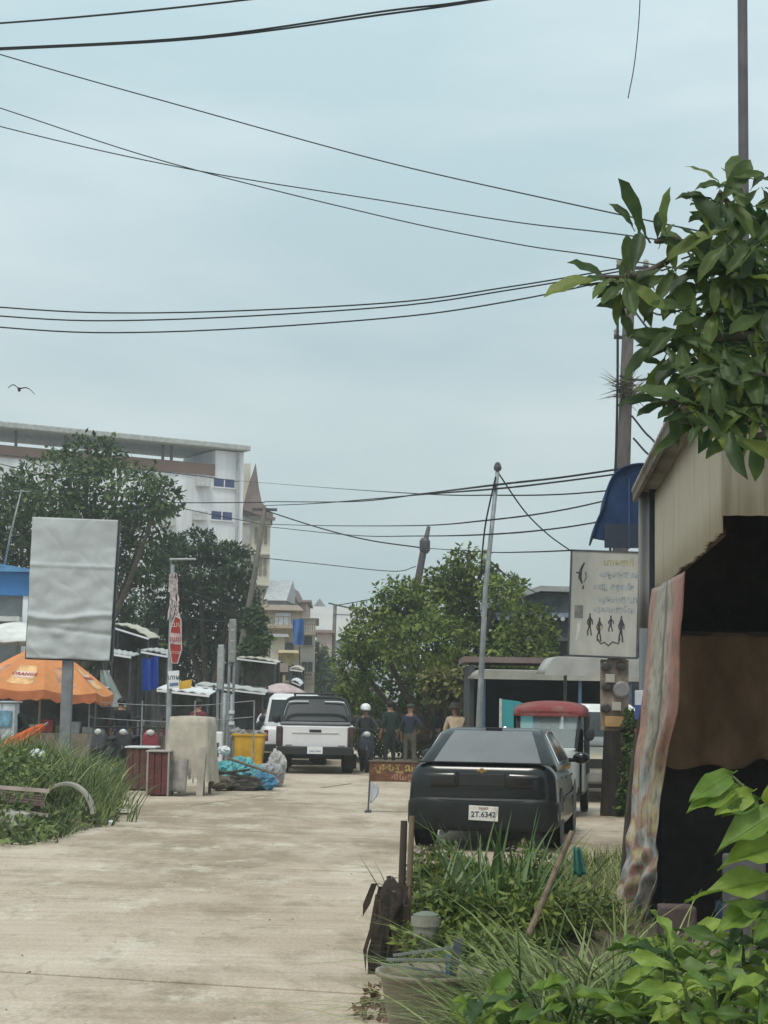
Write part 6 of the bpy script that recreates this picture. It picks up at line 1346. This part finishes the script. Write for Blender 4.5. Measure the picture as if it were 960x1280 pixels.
for k, (px, Yx, rad, h, n, m_, lb, fl) in enumerate(((548, 13.6, .34, .60, 2200, leaf_bed, 'leafy shrub in the bed below the sedan number plate', dryf), (600, 13.2, .34, .52, 2200, leaf_mid, 'fine leaved shrub in the middle of the planted bed', None), (655, 13.8, .36, .62, 2200, leaf_bed, 'shrub with dry flower heads below the sedan right corner', dryf), (560, 11.8, .34, .55, 2600, leaf_bed, 'dense shrub behind the white bucket', None), (610, 11.6, .38, .55, 2600, leaf_mid, 'dense shrub between the bucket and the leaning stick', None), (665, 12.0, .36, .6, 2400, leaf_bed, 'green shrub right behind the leaning stick', None), (575, 10.4, .30, .42, 2000, leaf_mid, 'low shrub close to the basin', None), (620, 10.2, .32, .40, 2000, leaf_bed, 'low dense shrub beside the pale grass', None), (705, 12.8, .34, .5, 1800, leaf_bed, 'shrub next to the turquoise rag', None), (560, 14.9, .3, .5, 1200, leaf_bed, 'small shrub nearest the sedan rear wheel', None), (528, 12.2, .2, .5, 1100, M('olive bed leaves', (.17, .17, .05), .6, .4, 1, transl=.25, island=.4), 'olive yellow shrub beside the wooden stakes', None))):
    c = P(px, 880, Yx); shrub(lb, c.x, Yx, rad, h * .88, n, .062, m_, 50 + k, flowers=fl)
def strap(label, px, Yx, n, h, wd, m_, seed, droop=.35, rad=.12, spread=.9, name='strap_leaf_plant'):
    c = P(px, 880, Yx); t = thing(name, label, 'plant', (c.x, Yx, .02)); rr = random.Random(seed)
    for k in range(n):
        mb = MB(); blades(mb, (0, 0, 0), rad, 1, h, wd, rr, droop, 6, spread=spread); mb.build('blade', m_, t, smooth=True)
    return t
sl_m = M('grey green straps', (.20, .25, .15), .5, .25, 2, transl=.25); sl_d = M('green straps', (.10, .175, .05), .5, .3, 2, transl=.25)
strap('tall grey green strap leaved plant close to the wooden stakes', 530, 11.7, 18, .82, .045, sl_m, 1, .25)
strap('upright strap leaved lily in the bed under the sedan bumper', 605, 12.7, 34, .92, .036, sl_d, 2, .3)
strap('upright strap leaved lily beside the leaning stick in the bed', 650, 12.8, 34, .95, .036, sl_d, 3, .3)
strap('strap leaved lily in front of the dense bed shrubs', 628, 11.6, 30, .82, .034, sl_d, 4, .35)
strap('small strap leaved lily near the turquoise rag', 695, 13.0, 26, .8, .032, sl_d, 5, .4)
gE = MB()
for _ in range(150):
    y = r.uniform(12.5, 18.5); x = r.uniform(1.35, 1.9) * y / 13.5; blades(gE, (x, y, .02), .12, 14, .32, .014, r, .6)
gE.build('lawn_grass', M('yellow lawn grass', (.20, .23, .08), .6, .4, 1, transl=.3, island=.4), kind='stuff', label='short yellowish grass between the planted bed and the shed', cat='grass')  # lawn grass: its own yellowish green, varied per blade
# stakes, stick, cloth, bucket, basin, rag
for k, (a, b, Yx, rr_, lb) in enumerate((((500, 1130), (505, 1026), 11.6, .028, 'upright dark wooden stake at the road side of the bed'), ((506, 1190), (515, 1020), 11.3, .022, 'thinner wooden stake just behind the draped dark cloth'), ((497, 1190), (486, 1095), 11.0, .02, 'short slanted stake under the draped dark cloth'))):
    q = P(*b, Yx); e = P(a[0], a[1], Yx); dn = (e - q).normalized(); foot = q + dn * ((q.z + .05) / -dn.z); mb = MB(); mb.tube([foot - foot, (q - foot) * .5 + Vector((.006, 0, 0)), q - foot], [rr_, rr_ * .9, rr_ * .8], 7); mb.build('wooden_stake', dark_wood if k != 1 else wood, label=lb, cat='stake', loc=foot)
q = P(715, 1040, 11.4); e = P(660, 1170, 11.0); dn = (e - q).normalized(); foot = q + dn * ((q.z) / -dn.z); mb = MB(); mb.tube([Vector(), q - foot], [.022, .018], 8); mb.build('leaning_stick', wood, label='long grey brown stick leaning over the planted bed', cat='stick', loc=foot)
q = P(713, 1060, 11.2); mb = MB(); mb.grid(lambda u, v: Vector((.02 + (.04 + .04 * v) * u, .02 * math.sin(u * 12), -.17 * v + .01 * math.sin(u * 9))), 12, 8); mb.build('turquoise_rag', M('turquoise rag', (.035, .15, .12), .8, .3, 6), smooth=True, solid=.006, label='turquoise rag hanging from the leaning stick', cat='rag', loc=q)
cl0 = P(487, 1190, 10.95); cl0.z = 0; ctop = P(487, 1098, 10.95).z
rg = []; n_ = 36
for q in range(26):
    v = q / 25; z = ctop * (1 - v) + .0; wv = (.015 + .058 * min(1, v * 5) ** .7) * (1 + .12 * math.sin(v * 9)) * (1 - .35 * max(0, v - .55)); rg.append([])
    for k in range(n_):
        a = 2 * math.pi * k / n_; fo = 1 + .22 * math.sin(a * 5 + v * 3) * min(1, v * 3) + .35 * noise.noise(Vector((math.cos(a) * 1.6, math.sin(a) * 1.6, v * 5)))
        rg[-1].append(Vector((math.cos(a) * wv * fo - .075 * v * v + .02 * math.sin(v * 7), math.sin(a) * wv * .8 * fo, max(.0, z + .05 * noise.noise(Vector((math.cos(a) * 2, math.sin(a) * 2, 4 + v)))))))
MB().loft(rg).build('draped_cloth', M('dark brown cloth', (.035, .028, .024), .95, .4, 6, .6), smooth=True, label='dark ragged cloth draped over the road side stakes', cat='cloth', loc=cl0)
Yb_ = 10.3; c = P(532, 1175, Yb_); t = thing('white_bucket', 'stained white plastic bucket standing in the planted bed', 'bucket', (c.x, Yb_, .0)); hz = P(532, 1146, Yb_).z
MB().lathe([(.055, 0), (.06, .01), (.075, hz - .05), (.085, hz - .05), (.085, hz), (.076, hz), (.07, hz - .12)], 22).build('pail', M('stained white plastic', (.24, .23, .19), .6, .35, 5), t, smooth=False)
mb = MB(); mb.lathe([(.08, hz - .01), (.075, hz + .015), (.03, hz + .03), (.005, hz + .03)], 16); mb.build('lid', M('green white lid', (.16, .18, .14), .6), t)
Yt = 8.3; c = P(528, 1262, Yt); t = thing('plastic_basin', 'large beige plastic basin with broken frame standing at the road edge', 'basin', (c.x + .03, Yt, 0)); hz = P(530, 1213, Yt).z; 
MB().lathe([(.15, 0), (.155, .01), (.225, hz - .03), (.25, hz - .02), (.25, hz), (.235, hz), (.215, hz - .05), (.15, .03)], 36).build('bowl', M('beige plastic', (.27, .235, .18), .6, .25, 3), t, smooth=True)
mb = MB(); mb.lathe([(.21, hz - .05), (.12, hz - .035), (.005, hz - .02)], 20); mb.build('soil', M('dark soil', (.1, .08, .05)), t)
for k in range(3):
    mb = MB(); mb.box((-.08 + .03 * k, -.05 + .07 * k, hz + .015 + .03 * k), (.30, .010, .012), Matrix.Rotation(R(9 - 9 * k), 3, 'Y') @ Matrix.Rotation(R(12 - 8 * k), 3, 'Z')); mb.build('frame_slat', M('pale grey slat', (.20, .21, .20), .7), t)
mb = MB(); mb.box((.12, .06, hz + .04), (.04, .02, .2), Matrix.Rotation(R(10), 3, 'Y')); mb.build('upright_slat', M('dark slate board', (.07, .075, .09), .8), t)
mb = MB(); mb.box((.085, .04, hz + .02), (.02, .015, .1)); mb.build('blue_strip', M('blue strip', (.08, .16, .28), .6), t)
for k, (px, py, lb) in enumerate(((478, 1255, 'brown dead leaf litter clump under the draped cloth'), (470, 1272, 'smaller brown litter clump at the road edge by the basin'))):
    c = G(px, py); mb = crown([((0, 0, .04), (.12, .14, .05))], 90, .06, 90 + k); mb.build('dead_leaves', M('dead leaves', (.12, .075, .045), .9, .3, 4, island=.4), kind='stuff', label=lb, cat='leaves', loc=c)
wm = MB(); r = random.Random(14)
for q in range(26):
    b = Vector((r.gauss(0, .05), r.gauss(0, .04), ctop * r.uniform(.35, .95))); d = Vector((r.gauss(-.3, .5), r.gauss(-.2, .4), 0)); ln = r.uniform(.12, .34); sd = Vector((.012, .004, 0)) * r.uniform(.6, 1.6)
    m_ = b + d * .06 + Vector((0, 0, .01)); e = b + d * .1 + Vector((0, 0, -ln * .6)); f_ = b + d * .11 + Vector((r.gauss(0, .02), 0, -ln)); f_.z = max(f_.z, .01)
    wm.add([b - sd * .4, b + sd * .4, m_ - sd, m_ + sd, e - sd * 1.2, e + sd * 1.2, f_], [(0, 1, 3, 2), (2, 3, 5, 4), (4, 5, 6)])
wm.build('withered_plant', M('withered brown leaves', (.075, .055, .04), .9, .4, 5, island=.4), label='withered brown plant drooping over the dark ragged cloth', cat='plant', loc=cl0)
# ================================================================ foreground broad leaved plants, lower right
def leaf_mesh(name, ln, wd, m_, curl=.25, fold=.25, shape='ov', n=7):
    mb = MB()
    def f(u, v):
        t_ = v; wv = math.sin(math.pi * (t_ ** (.75 if shape == 'ov' else 1.25))) ** .8 * (1 - .0 * t_) if shape != 'lance' else math.sin(math.pi * t_ ** .8) ** 1.1
        a = (u - .5) * 2; x = a * wd / 2 * wv; return Vector((x, ln * t_, abs(a) * wd * fold * wv - curl * ln * t_ * t_ + .02 * ln / .25 * abs(a) * math.sin(t_ * 11 + a * 1.3)))
    mb.grid(f, 6, n); mb.tube([(0, -ln * .12, .01), (0, .02, 0)], ln * .012, 4); mb.tube([f(.5, q) + Vector((0, 0, .001)) for q in (0, .3, .6, .95)], ln * .007, 4)
    me = bpy.data.meshes.new(name); me.from_pydata(mb.v, [], mb.f); me.update()
    for p in me.polygons: p.use_smooth = True
    me.materials.append(m_); return me
def put_leaf(me, parent, pos, d, up_, s=1.0, name='leaf'):
    o = bpy.data.objects.new(name, me); col.objects.link(o); o.parent = parent
    y = d.normalized(); x = y.cross(up_).normalized(); z = x.cross(y); mt_ = Matrix((x, y, z)).transposed().to_4x4(); mt_.translation = pos; o.matrix_local = mt_ @ Matrix.Scale(s, 4); return o
def objleaf_mat(name, c, rough, transl, var):
    m = M(name, c, rough, .25, 9, transl=transl); n = m.node_tree.nodes; l = m.node_tree.links
    oi = n.new('ShaderNodeObjectInfo'); hs = n.new('ShaderNodeHueSaturation'); mr_ = n.new('ShaderNodeMapRange'); mr_.inputs[3].default_value = 1 - var; mr_.inputs[4].default_value = 1 + var; l.new(oi.outputs['Random'], mr_.inputs[0]); l.new(mr_.outputs[0], hs.inputs['Value'])
    mm = n.new('ShaderNodeMath'); mm.operation = 'MULTIPLY_ADD'; mm.inputs[1].default_value = -.045; mm.inputs[2].default_value = .52; l.new(oi.outputs['Random'], mm.inputs[0]); l.new(mm.outputs[0], hs.inputs['Hue'])
    src = [x for x in n if x.type == 'VALTORGB'][0]; l.new(src.outputs[0], hs.inputs['Color'])
    for x in n:
        if x.type == 'BSDF_PRINCIPLED': l.new(hs.outputs[0], x.inputs['Base Color'])
        if x.type == 'BSDF_TRANSLUCENT': l.new(hs.outputs[0], x.inputs['Color'])
    return m
LF1 = objleaf_mat('glossy fresh leaf', (.15, .245, .04), .5, .35, .45); LF2 = objleaf_mat('yellow fresh leaf', (.19, .29, .04), .5, .4, .3); LF3 = objleaf_mat('deep green leaf', (.07, .13, .03), .5, .3, .45)
m_big = [leaf_mesh('lb1', .26, .12, LF1, .25), leaf_mesh('lb2', .24, .10, LF1, .4), leaf_mesh('lb3', .36, .095, LF1, .3, .3, 'lance', 9), leaf_mesh('lb4', .40, .085, LF1, .5, .3, 'lance', 9)]; m_yel = [leaf_mesh('ly1', .25, .11, LF2, .2), leaf_mesh('ly2', .22, .10, LF2, .35)]; m_dk = [leaf_mesh('ld1', .25, .10, LF3, .25), leaf_mesh('ld2', .22, .085, LF3, .45), leaf_mesh('ld3', .34, .08, LF3, .4, .3, 'lance', 9)]
CAMV = Vector((0, -1, .12))
def bush(label, px, py, Yx, rx, ry, n, seed, mix=(.5, .2), size=1.0, name='broadleaf_plant'):
    b = Vector((P(px, py, Yx).x, Yx, 0)); t = thing(name, label, 'plant', b); rr = random.Random(seed); s_ = Yx / F
    top = P(px, py, Yx) - b
    tips = []
    for k in range(max(4, n // 7)):
        tip = top + Vector((rr.uniform(-rx, rx) * s_, rr.uniform(-.35, .35), rr.uniform(-ry, ry) * s_)); tips.append(tip)
        mb = MB(); mb.tube(spline([Vector((rr.gauss(0, .05), rr.gauss(0, .05), -.03)), Vector((tip.x * .5, tip.y * .5, tip.z * .6)), tip], 3), [.012 - .0011 * q for q in range(7)], 5); mb.build('stem', M('green stem', (.09, .12, .04), .6), t)
    for k in range(n):
        tip = tips[k % len(tips)]; a = k * 2.4 + rr.random(); el = rr.uniform(-.5, .6); d = Vector((math.cos(a), math.sin(a) * .8 - .25, el)).normalized()
        p = tip + Vector((0, 0, -.03 * (k // len(tips)))) + d * .02; q = rr.random(); ms = m_yel if q < mix[1] else m_big if q < mix[0] + mix[1] else m_dk
        put_leaf(rr.choice(ms), t, p, d, Vector((rr.gauss(0, .35), -.45 + rr.gauss(0, .3), 1)), size * rr.uniform(.65, 1.15))
    return t
bush('broad leaved plant spilling along the bottom edge beside the basin', 675, 1275, 6.6, 80, 34, 56, 1, (.42, .25), .75)
bush('broad leaved plant with yellow green leaves below the vinyl banner', 780, 1268, 6.3, 95, 38, 85, 2, (.5, .28), .68)
bush('broad leaved plant with deep green leaves in front of the shed opening', 905, 1235, 6.2, 85, 52, 100, 3, (.5, .25), .66)
bush('bushy broad leaved plant at the near corner of the shed', 940, 1165, 6.8, 50, 45, 50, 5, (.5, .2), .65)
# the hand of large separate leaves in front of the dark opening
Yl = 6.4; bo = Vector((P(985, 1100, Yl).x, Yl + .15, 0)); t = thing('large_leaf_sprig', 'sprig of large pale green leaves reaching in front of the dark shed opening', 'plant', bo)
mb = MB(); mb.tube(spline([Vector((0, 0, -.03)), P(985, 1110, Yl) - bo, P(960, 1030, Yl) - bo, P(930, 985, Yl) - bo, P(905, 962, Yl) - bo], 5), [.012 - .0004 * q for q in range(21)], 6); mb.build('stem', M('green stem', (.09, .12, .04)), t)
big1 = leaf_mesh('bl1', .26, .115, LF2, .15, .2, n=8); big2 = leaf_mesh('bl2', .30, .10, LF1, .12, .3, n=8); big3 = leaf_mesh('bl3', .42, .085, LF2, .08, .2, 'ov', 9)
for (a, b, me, s_, tilt_) in (((915, 968), (858, 1000), big1, .62, (0, -.9, .5)), ((922, 985), (852, 1010), big1, .85, (.1, -.7, .8)), ((940, 990), (893, 1018), big1, .72, (0, -1, .3)), ((948, 1000), (900, 1020), big2, .6, (0, -1, .4)), ((990, 1005), (880, 1065), big2, 1.12, (-.2, -.8, .7)), ((1000, 1050), (885, 1075), big1, 1.3, (0, -.6, .9)), ((1020, 1090), (835, 1118), big3, 1.32, (0, -.75, .9)), ((960, 1010), (985, 960), big1, .7, (0, -.8, .5)), ((975, 1060), (1005, 1010), big2, .8, (0, -.9, .4)), ((950, 1130), (890, 1165), big1, .8, (0, -.8, .7)), ((960, 1150), (905, 1120), big2, .7, (.2, -.8, .6)), ((985, 1130), (940, 1180), big1, .9, (0, -.9, .5))):
    p0 = P(*a, Yl); p1 = P(*b, Yl - .12); dd = p1 - p0; ml = {'bl1': .26, 'bl2': .30, 'bl3': .42}[me.name]; put_leaf(me, t, p0 - bo, dd, Vector(tilt_), dd.length / ml * .88)
    mb = MB(); pp = min((P(985, 1110, Yl), P(960, 1030, Yl), P(930, 985, Yl), P(905, 962, Yl)), key=lambda q: (q - p0).length); mb.tube([pp - bo, p0 - bo + dd * .04], .004, 5); mb.build('petiole', M('green stem', (.09, .12, .04)), t)
# pale arching grass
gF, gG = MB(), MB(); r = random.Random(8)
for _ in range(125):
    px = r.uniform(655, 815); Yx = r.uniform(6.7, 8.6); c = P(px, 880, Yx); blades(gF if r.random() < .6 else gG, (c.x, Yx, .05), .08, 15, r.uniform(.6, .95), .019, r, .95, 8, lean=(-.10, -.08), spread=1.3)
gF.build('arching_grass', grass_pale, kind='stuff', label='pale arching grass blades hanging over the planted bed beside the leaning stick', cat='grass')
gG.build('green_arching_grass', grass_m, kind='stuff', label='darker arching grass mixed into the pale grass clump', cat='grass')
gH = MB()
for _ in range(26):
    px = r.uniform(740, 880); Yx = r.uniform(8.0, 9.6); c = P(px, 880, Yx); blades(gH, (c.x, Yx, .02), .06, 12, r.uniform(.5, .85), .015, r, .7, 6, spread=.8)
gH.build('tall_grass', M('upright grass', (.20, .26, .10), .6, .35, 1, transl=.3, island=.35), kind='stuff', label='thin upright grass blades in front of the vinyl banner foot', cat='grass')
c = P(790, 880, 8.3); strap('broad bladed green plant growing at the foot of the vinyl banner', 770, 8.6, 12, .75, .05, M('broad green blade', (.10, .16, .06), .5, .25, 2, transl=.3), 12, .5)
# ================================================================ tree with big leaves, upper right
YT = 7.4; tb0 = Vector((2.75, 7.9, -.05)); t = thing('big_leaf_tree', 'tree with large dark green leaves reaching in over the corrugated shed', 'tree', tb0)
def T(px, py, Y): return P(px, py, Y) - tb0
mb = MB(); mb.tube(spline([Vector((0, 0, 0)), Vector((.1, 0, 1.6)), Vector((-.05, -.1, 2.8)), T(1010, 350, 7.6), T(1000, 200, 7.5)], 5), [.13 - .004 * k for k in range(21)], 10); mb.build('trunk', bark, t, smooth=True)
br = [[(1015, 380, 7.6), (930, 345, 7.4), (862, 308, 7.2), (832, 328, 7.1), (790, 346, 7.0), (745, 346, 6.9)], [(1005, 300, 7.6), (950, 280, 7.4), (915, 258, 7.2), (900, 240, 7.1)], [(1015, 420, 7.6), (930, 420, 7.3), (860, 425, 7.1), (810, 445, 7.0)], [(1015, 450, 7.6), (930, 480, 7.2), (850, 500, 7.0), (815, 505, 6.9)], [(1015, 470, 7.6), (940, 520, 7.1), (890, 535, 6.9)], [(1015, 470, 7.6), (985, 530, 7.1), (945, 545, 6.9)], [(862, 308, 7.2), (838, 300, 7.1), (820, 302, 7.0)], [(1000, 250, 7.5), (975, 240, 7.2), (950, 255, 7.1)]]
for b in br:
    mb = MB(); q = spline([T(*p) for p in b], 4); mb.tube(q, [.022 * (1 - .75 * k / len(q)) + .003 for k in range(len(q))], 6); mb.build('branch', bark, t, smooth=True)
LD1 = objleaf_mat('big dark leaf', (.068, .112, .032), .5, .42, .5); LD2 = objleaf_mat('big mid leaf', (.115, .17, .032), .5, .45, .35)
def obov(name, ln, wd, m_, curl, fold):
    mb = MB()
    def f(u, v):
        wv = math.sin(math.pi * v ** 1.25) ** .75 * (.65 + .5 * v); a = (u - .5) * 2; return Vector((a * wd / 2 * wv, ln * v, abs(a) * wd * fold * wv - curl * ln * v * v + .006 * math.sin(v * 16)))
    mb.grid(f, 4, 7); mb.tube([(0, -ln * .1, .004), (0, .02, 0)], ln * .014, 4); me = bpy.data.meshes.new(name); me.from_pydata(mb.v, [], mb.f); me.update()
    for p in me.polygons: p.use_smooth = True
    me.materials.append(m_); return me
mld = [obov('o1', .23, .076, LD1, .15, .22), obov('o2', .20, .066, LD1, .42, .35), obov('o3', .23, .08, LD2, .25, .2), obov('o4', .19, .06, LD1, .02, .3), obov('o5', .21, .07, LD2, .5, .12), obov('o6', .16, .06, LD1, .3, .42), obov('o7', .24, .07, LD1, -.1, .3)]
r = random.Random(17)
wh = [(772, 350, 6.9, 8, -1), (782, 357, 6.95, 6, -1), (782, 352, 7.0, 5, 0), (770, 365, 6.95, 5, 0), (822, 302, 7.0, 4, 1), (800, 300, 7.0, 2, 1), (905, 235, 7.1, 9, 0), (890, 262, 7.1, 6, 0), (948, 232, 7.1, 6, 0), (935, 262, 7.1, 7, 0), (862, 318, 7.1, 5, 0), (845, 345, 7.0, 7, 0), (835, 335, 7.0, 4, 0), (880, 305, 7.0, 6, 0), (910, 300, 7.0, 8, 0), (945, 305, 7.0, 8, 0), (880, 345, 7.0, 8, 0), (915, 345, 7.0, 8, 0), (950, 350, 7.0, 8, 0), (830, 375, 7.0, 5, 0), (855, 385, 7.0, 7, 0), (890, 385, 7.0, 8, 0), (930, 390, 7.0, 8, 0), (835, 440, 6.95, 7, -1), (845, 425, 7.0, 7, 0), (865, 425, 6.95, 8, 0), (900, 430, 6.95, 8, 0), (940, 430, 6.95, 8, 0), (845, 462, 7, 7, 0), (860, 470, 6.9, 8, 0), (895, 470, 6.9, 8, 0), (935, 470, 6.9, 8, 0), (840, 500, 6.9, 7, -1), (852, 505, 6.9, 8, 0), (870, 510, 6.85, 8, 0), (905, 510, 6.85, 8, 0), (945, 505, 6.85, 8, 0), (885, 535, 6.85, 7, 0), (915, 540, 6.85, 7, 0), (948, 535, 6.85, 7, 0), (958, 390, 7.0, 6, 0), (955, 450, 6.95, 6, 0)]
for (px, py, Yx, n, side) in wh:
    n = n if n < 7 else n - (2 if px < 870 else 1)
    c = T(px, py, Yx); ph = r.random() * 6
    for k in range(n):
        a = ph + k * 2.4; d = Vector((math.cos(a), -.35 + .45 * math.sin(a), .85 * math.sin(a) - .28 + r.gauss(0, .15)))
        if side < 0: d.x -= .6; d.z -= .15
        if side > 0: d = Vector((-.5 + .25 * k, -.2, .8))
        d.normalize(); put_leaf(r.choice(mld), t, c + d * .015 + Vector((r.gauss(0, .015), r.gauss(0, .05), r.gauss(0, .015))), d, Vector((r.gauss(0, .5), -.7, .6 + r.gauss(0, .3))), r.uniform(.5, 1.15))
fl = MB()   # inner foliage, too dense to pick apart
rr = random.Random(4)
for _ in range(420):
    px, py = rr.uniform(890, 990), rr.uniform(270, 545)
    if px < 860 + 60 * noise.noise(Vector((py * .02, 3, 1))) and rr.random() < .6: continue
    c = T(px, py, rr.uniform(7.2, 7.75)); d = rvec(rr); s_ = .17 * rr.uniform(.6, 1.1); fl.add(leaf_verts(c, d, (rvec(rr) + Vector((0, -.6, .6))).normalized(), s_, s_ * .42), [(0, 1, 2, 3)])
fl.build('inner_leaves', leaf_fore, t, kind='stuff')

pb_ = MB(); r = random.Random(66)
for _ in range(70):
    y = r.uniform(7.5, 30); x = r.uniform(-.26, .02) * y - .2; q = r.uniform(.003, .009); pb_.ball((x, y, q * .4), (q, q, q * .6), 6, 4, .3, r.randint(1, 99))
pb_.build('road_grit', M('grit', (.26, .22, .17), .9, .4, 3, island=.5), kind='stuff', label='scattered grit and small stones on the concrete road', cat='grit')
strap('long bladed grass plant arching toward the basin at the front of the bed', 735, 7.3, 48, 1.0, .028, M('long pale blade', (.22, .29, .10), .5, .25, 2, transl=.35), 31, 1.0, .18, 1.4)
strap('long bladed grass plant rising in front of the vinyl banner', 800, 7.6, 40, 1.0, .026, M('long pale blade', (.22, .29, .10)), 32, .8, .15, 1.1)
bush('leafy weed with fresh leaves at the foot of the shed opening', 880, 1182, 7.6, 60, 26, 36, 9, (.4, .2), .7)
# ================================================================ air
hz_ = MB(); hz_.box((0, 320, 12.5), (812, 772, 27.2)); hzo = hz_.build('haze', M('unused', (1, 1, 1)), kind='stuff')
hm = bpy.data.materials.new('haze'); hm.use_nodes = True; n = hm.node_tree.nodes; n.remove(n['Principled BSDF']); pv = n.new('ShaderNodeVolumePrincipled'); pv.inputs['Color'].default_value = (.86, .93, .97, 1); pv.inputs['Density'].default_value = .0011; pv.inputs['Anisotropy'].default_value = .2
hm.node_tree.links.new(pv.outputs[0], n['Material Output'].inputs['Volume']); hzo.data.materials.clear(); hzo.data.materials.append(hm)
tag(hzo, 'pale damp haze filling the air of the street', 'haze')
sc.cycles.volume_bounces = 1
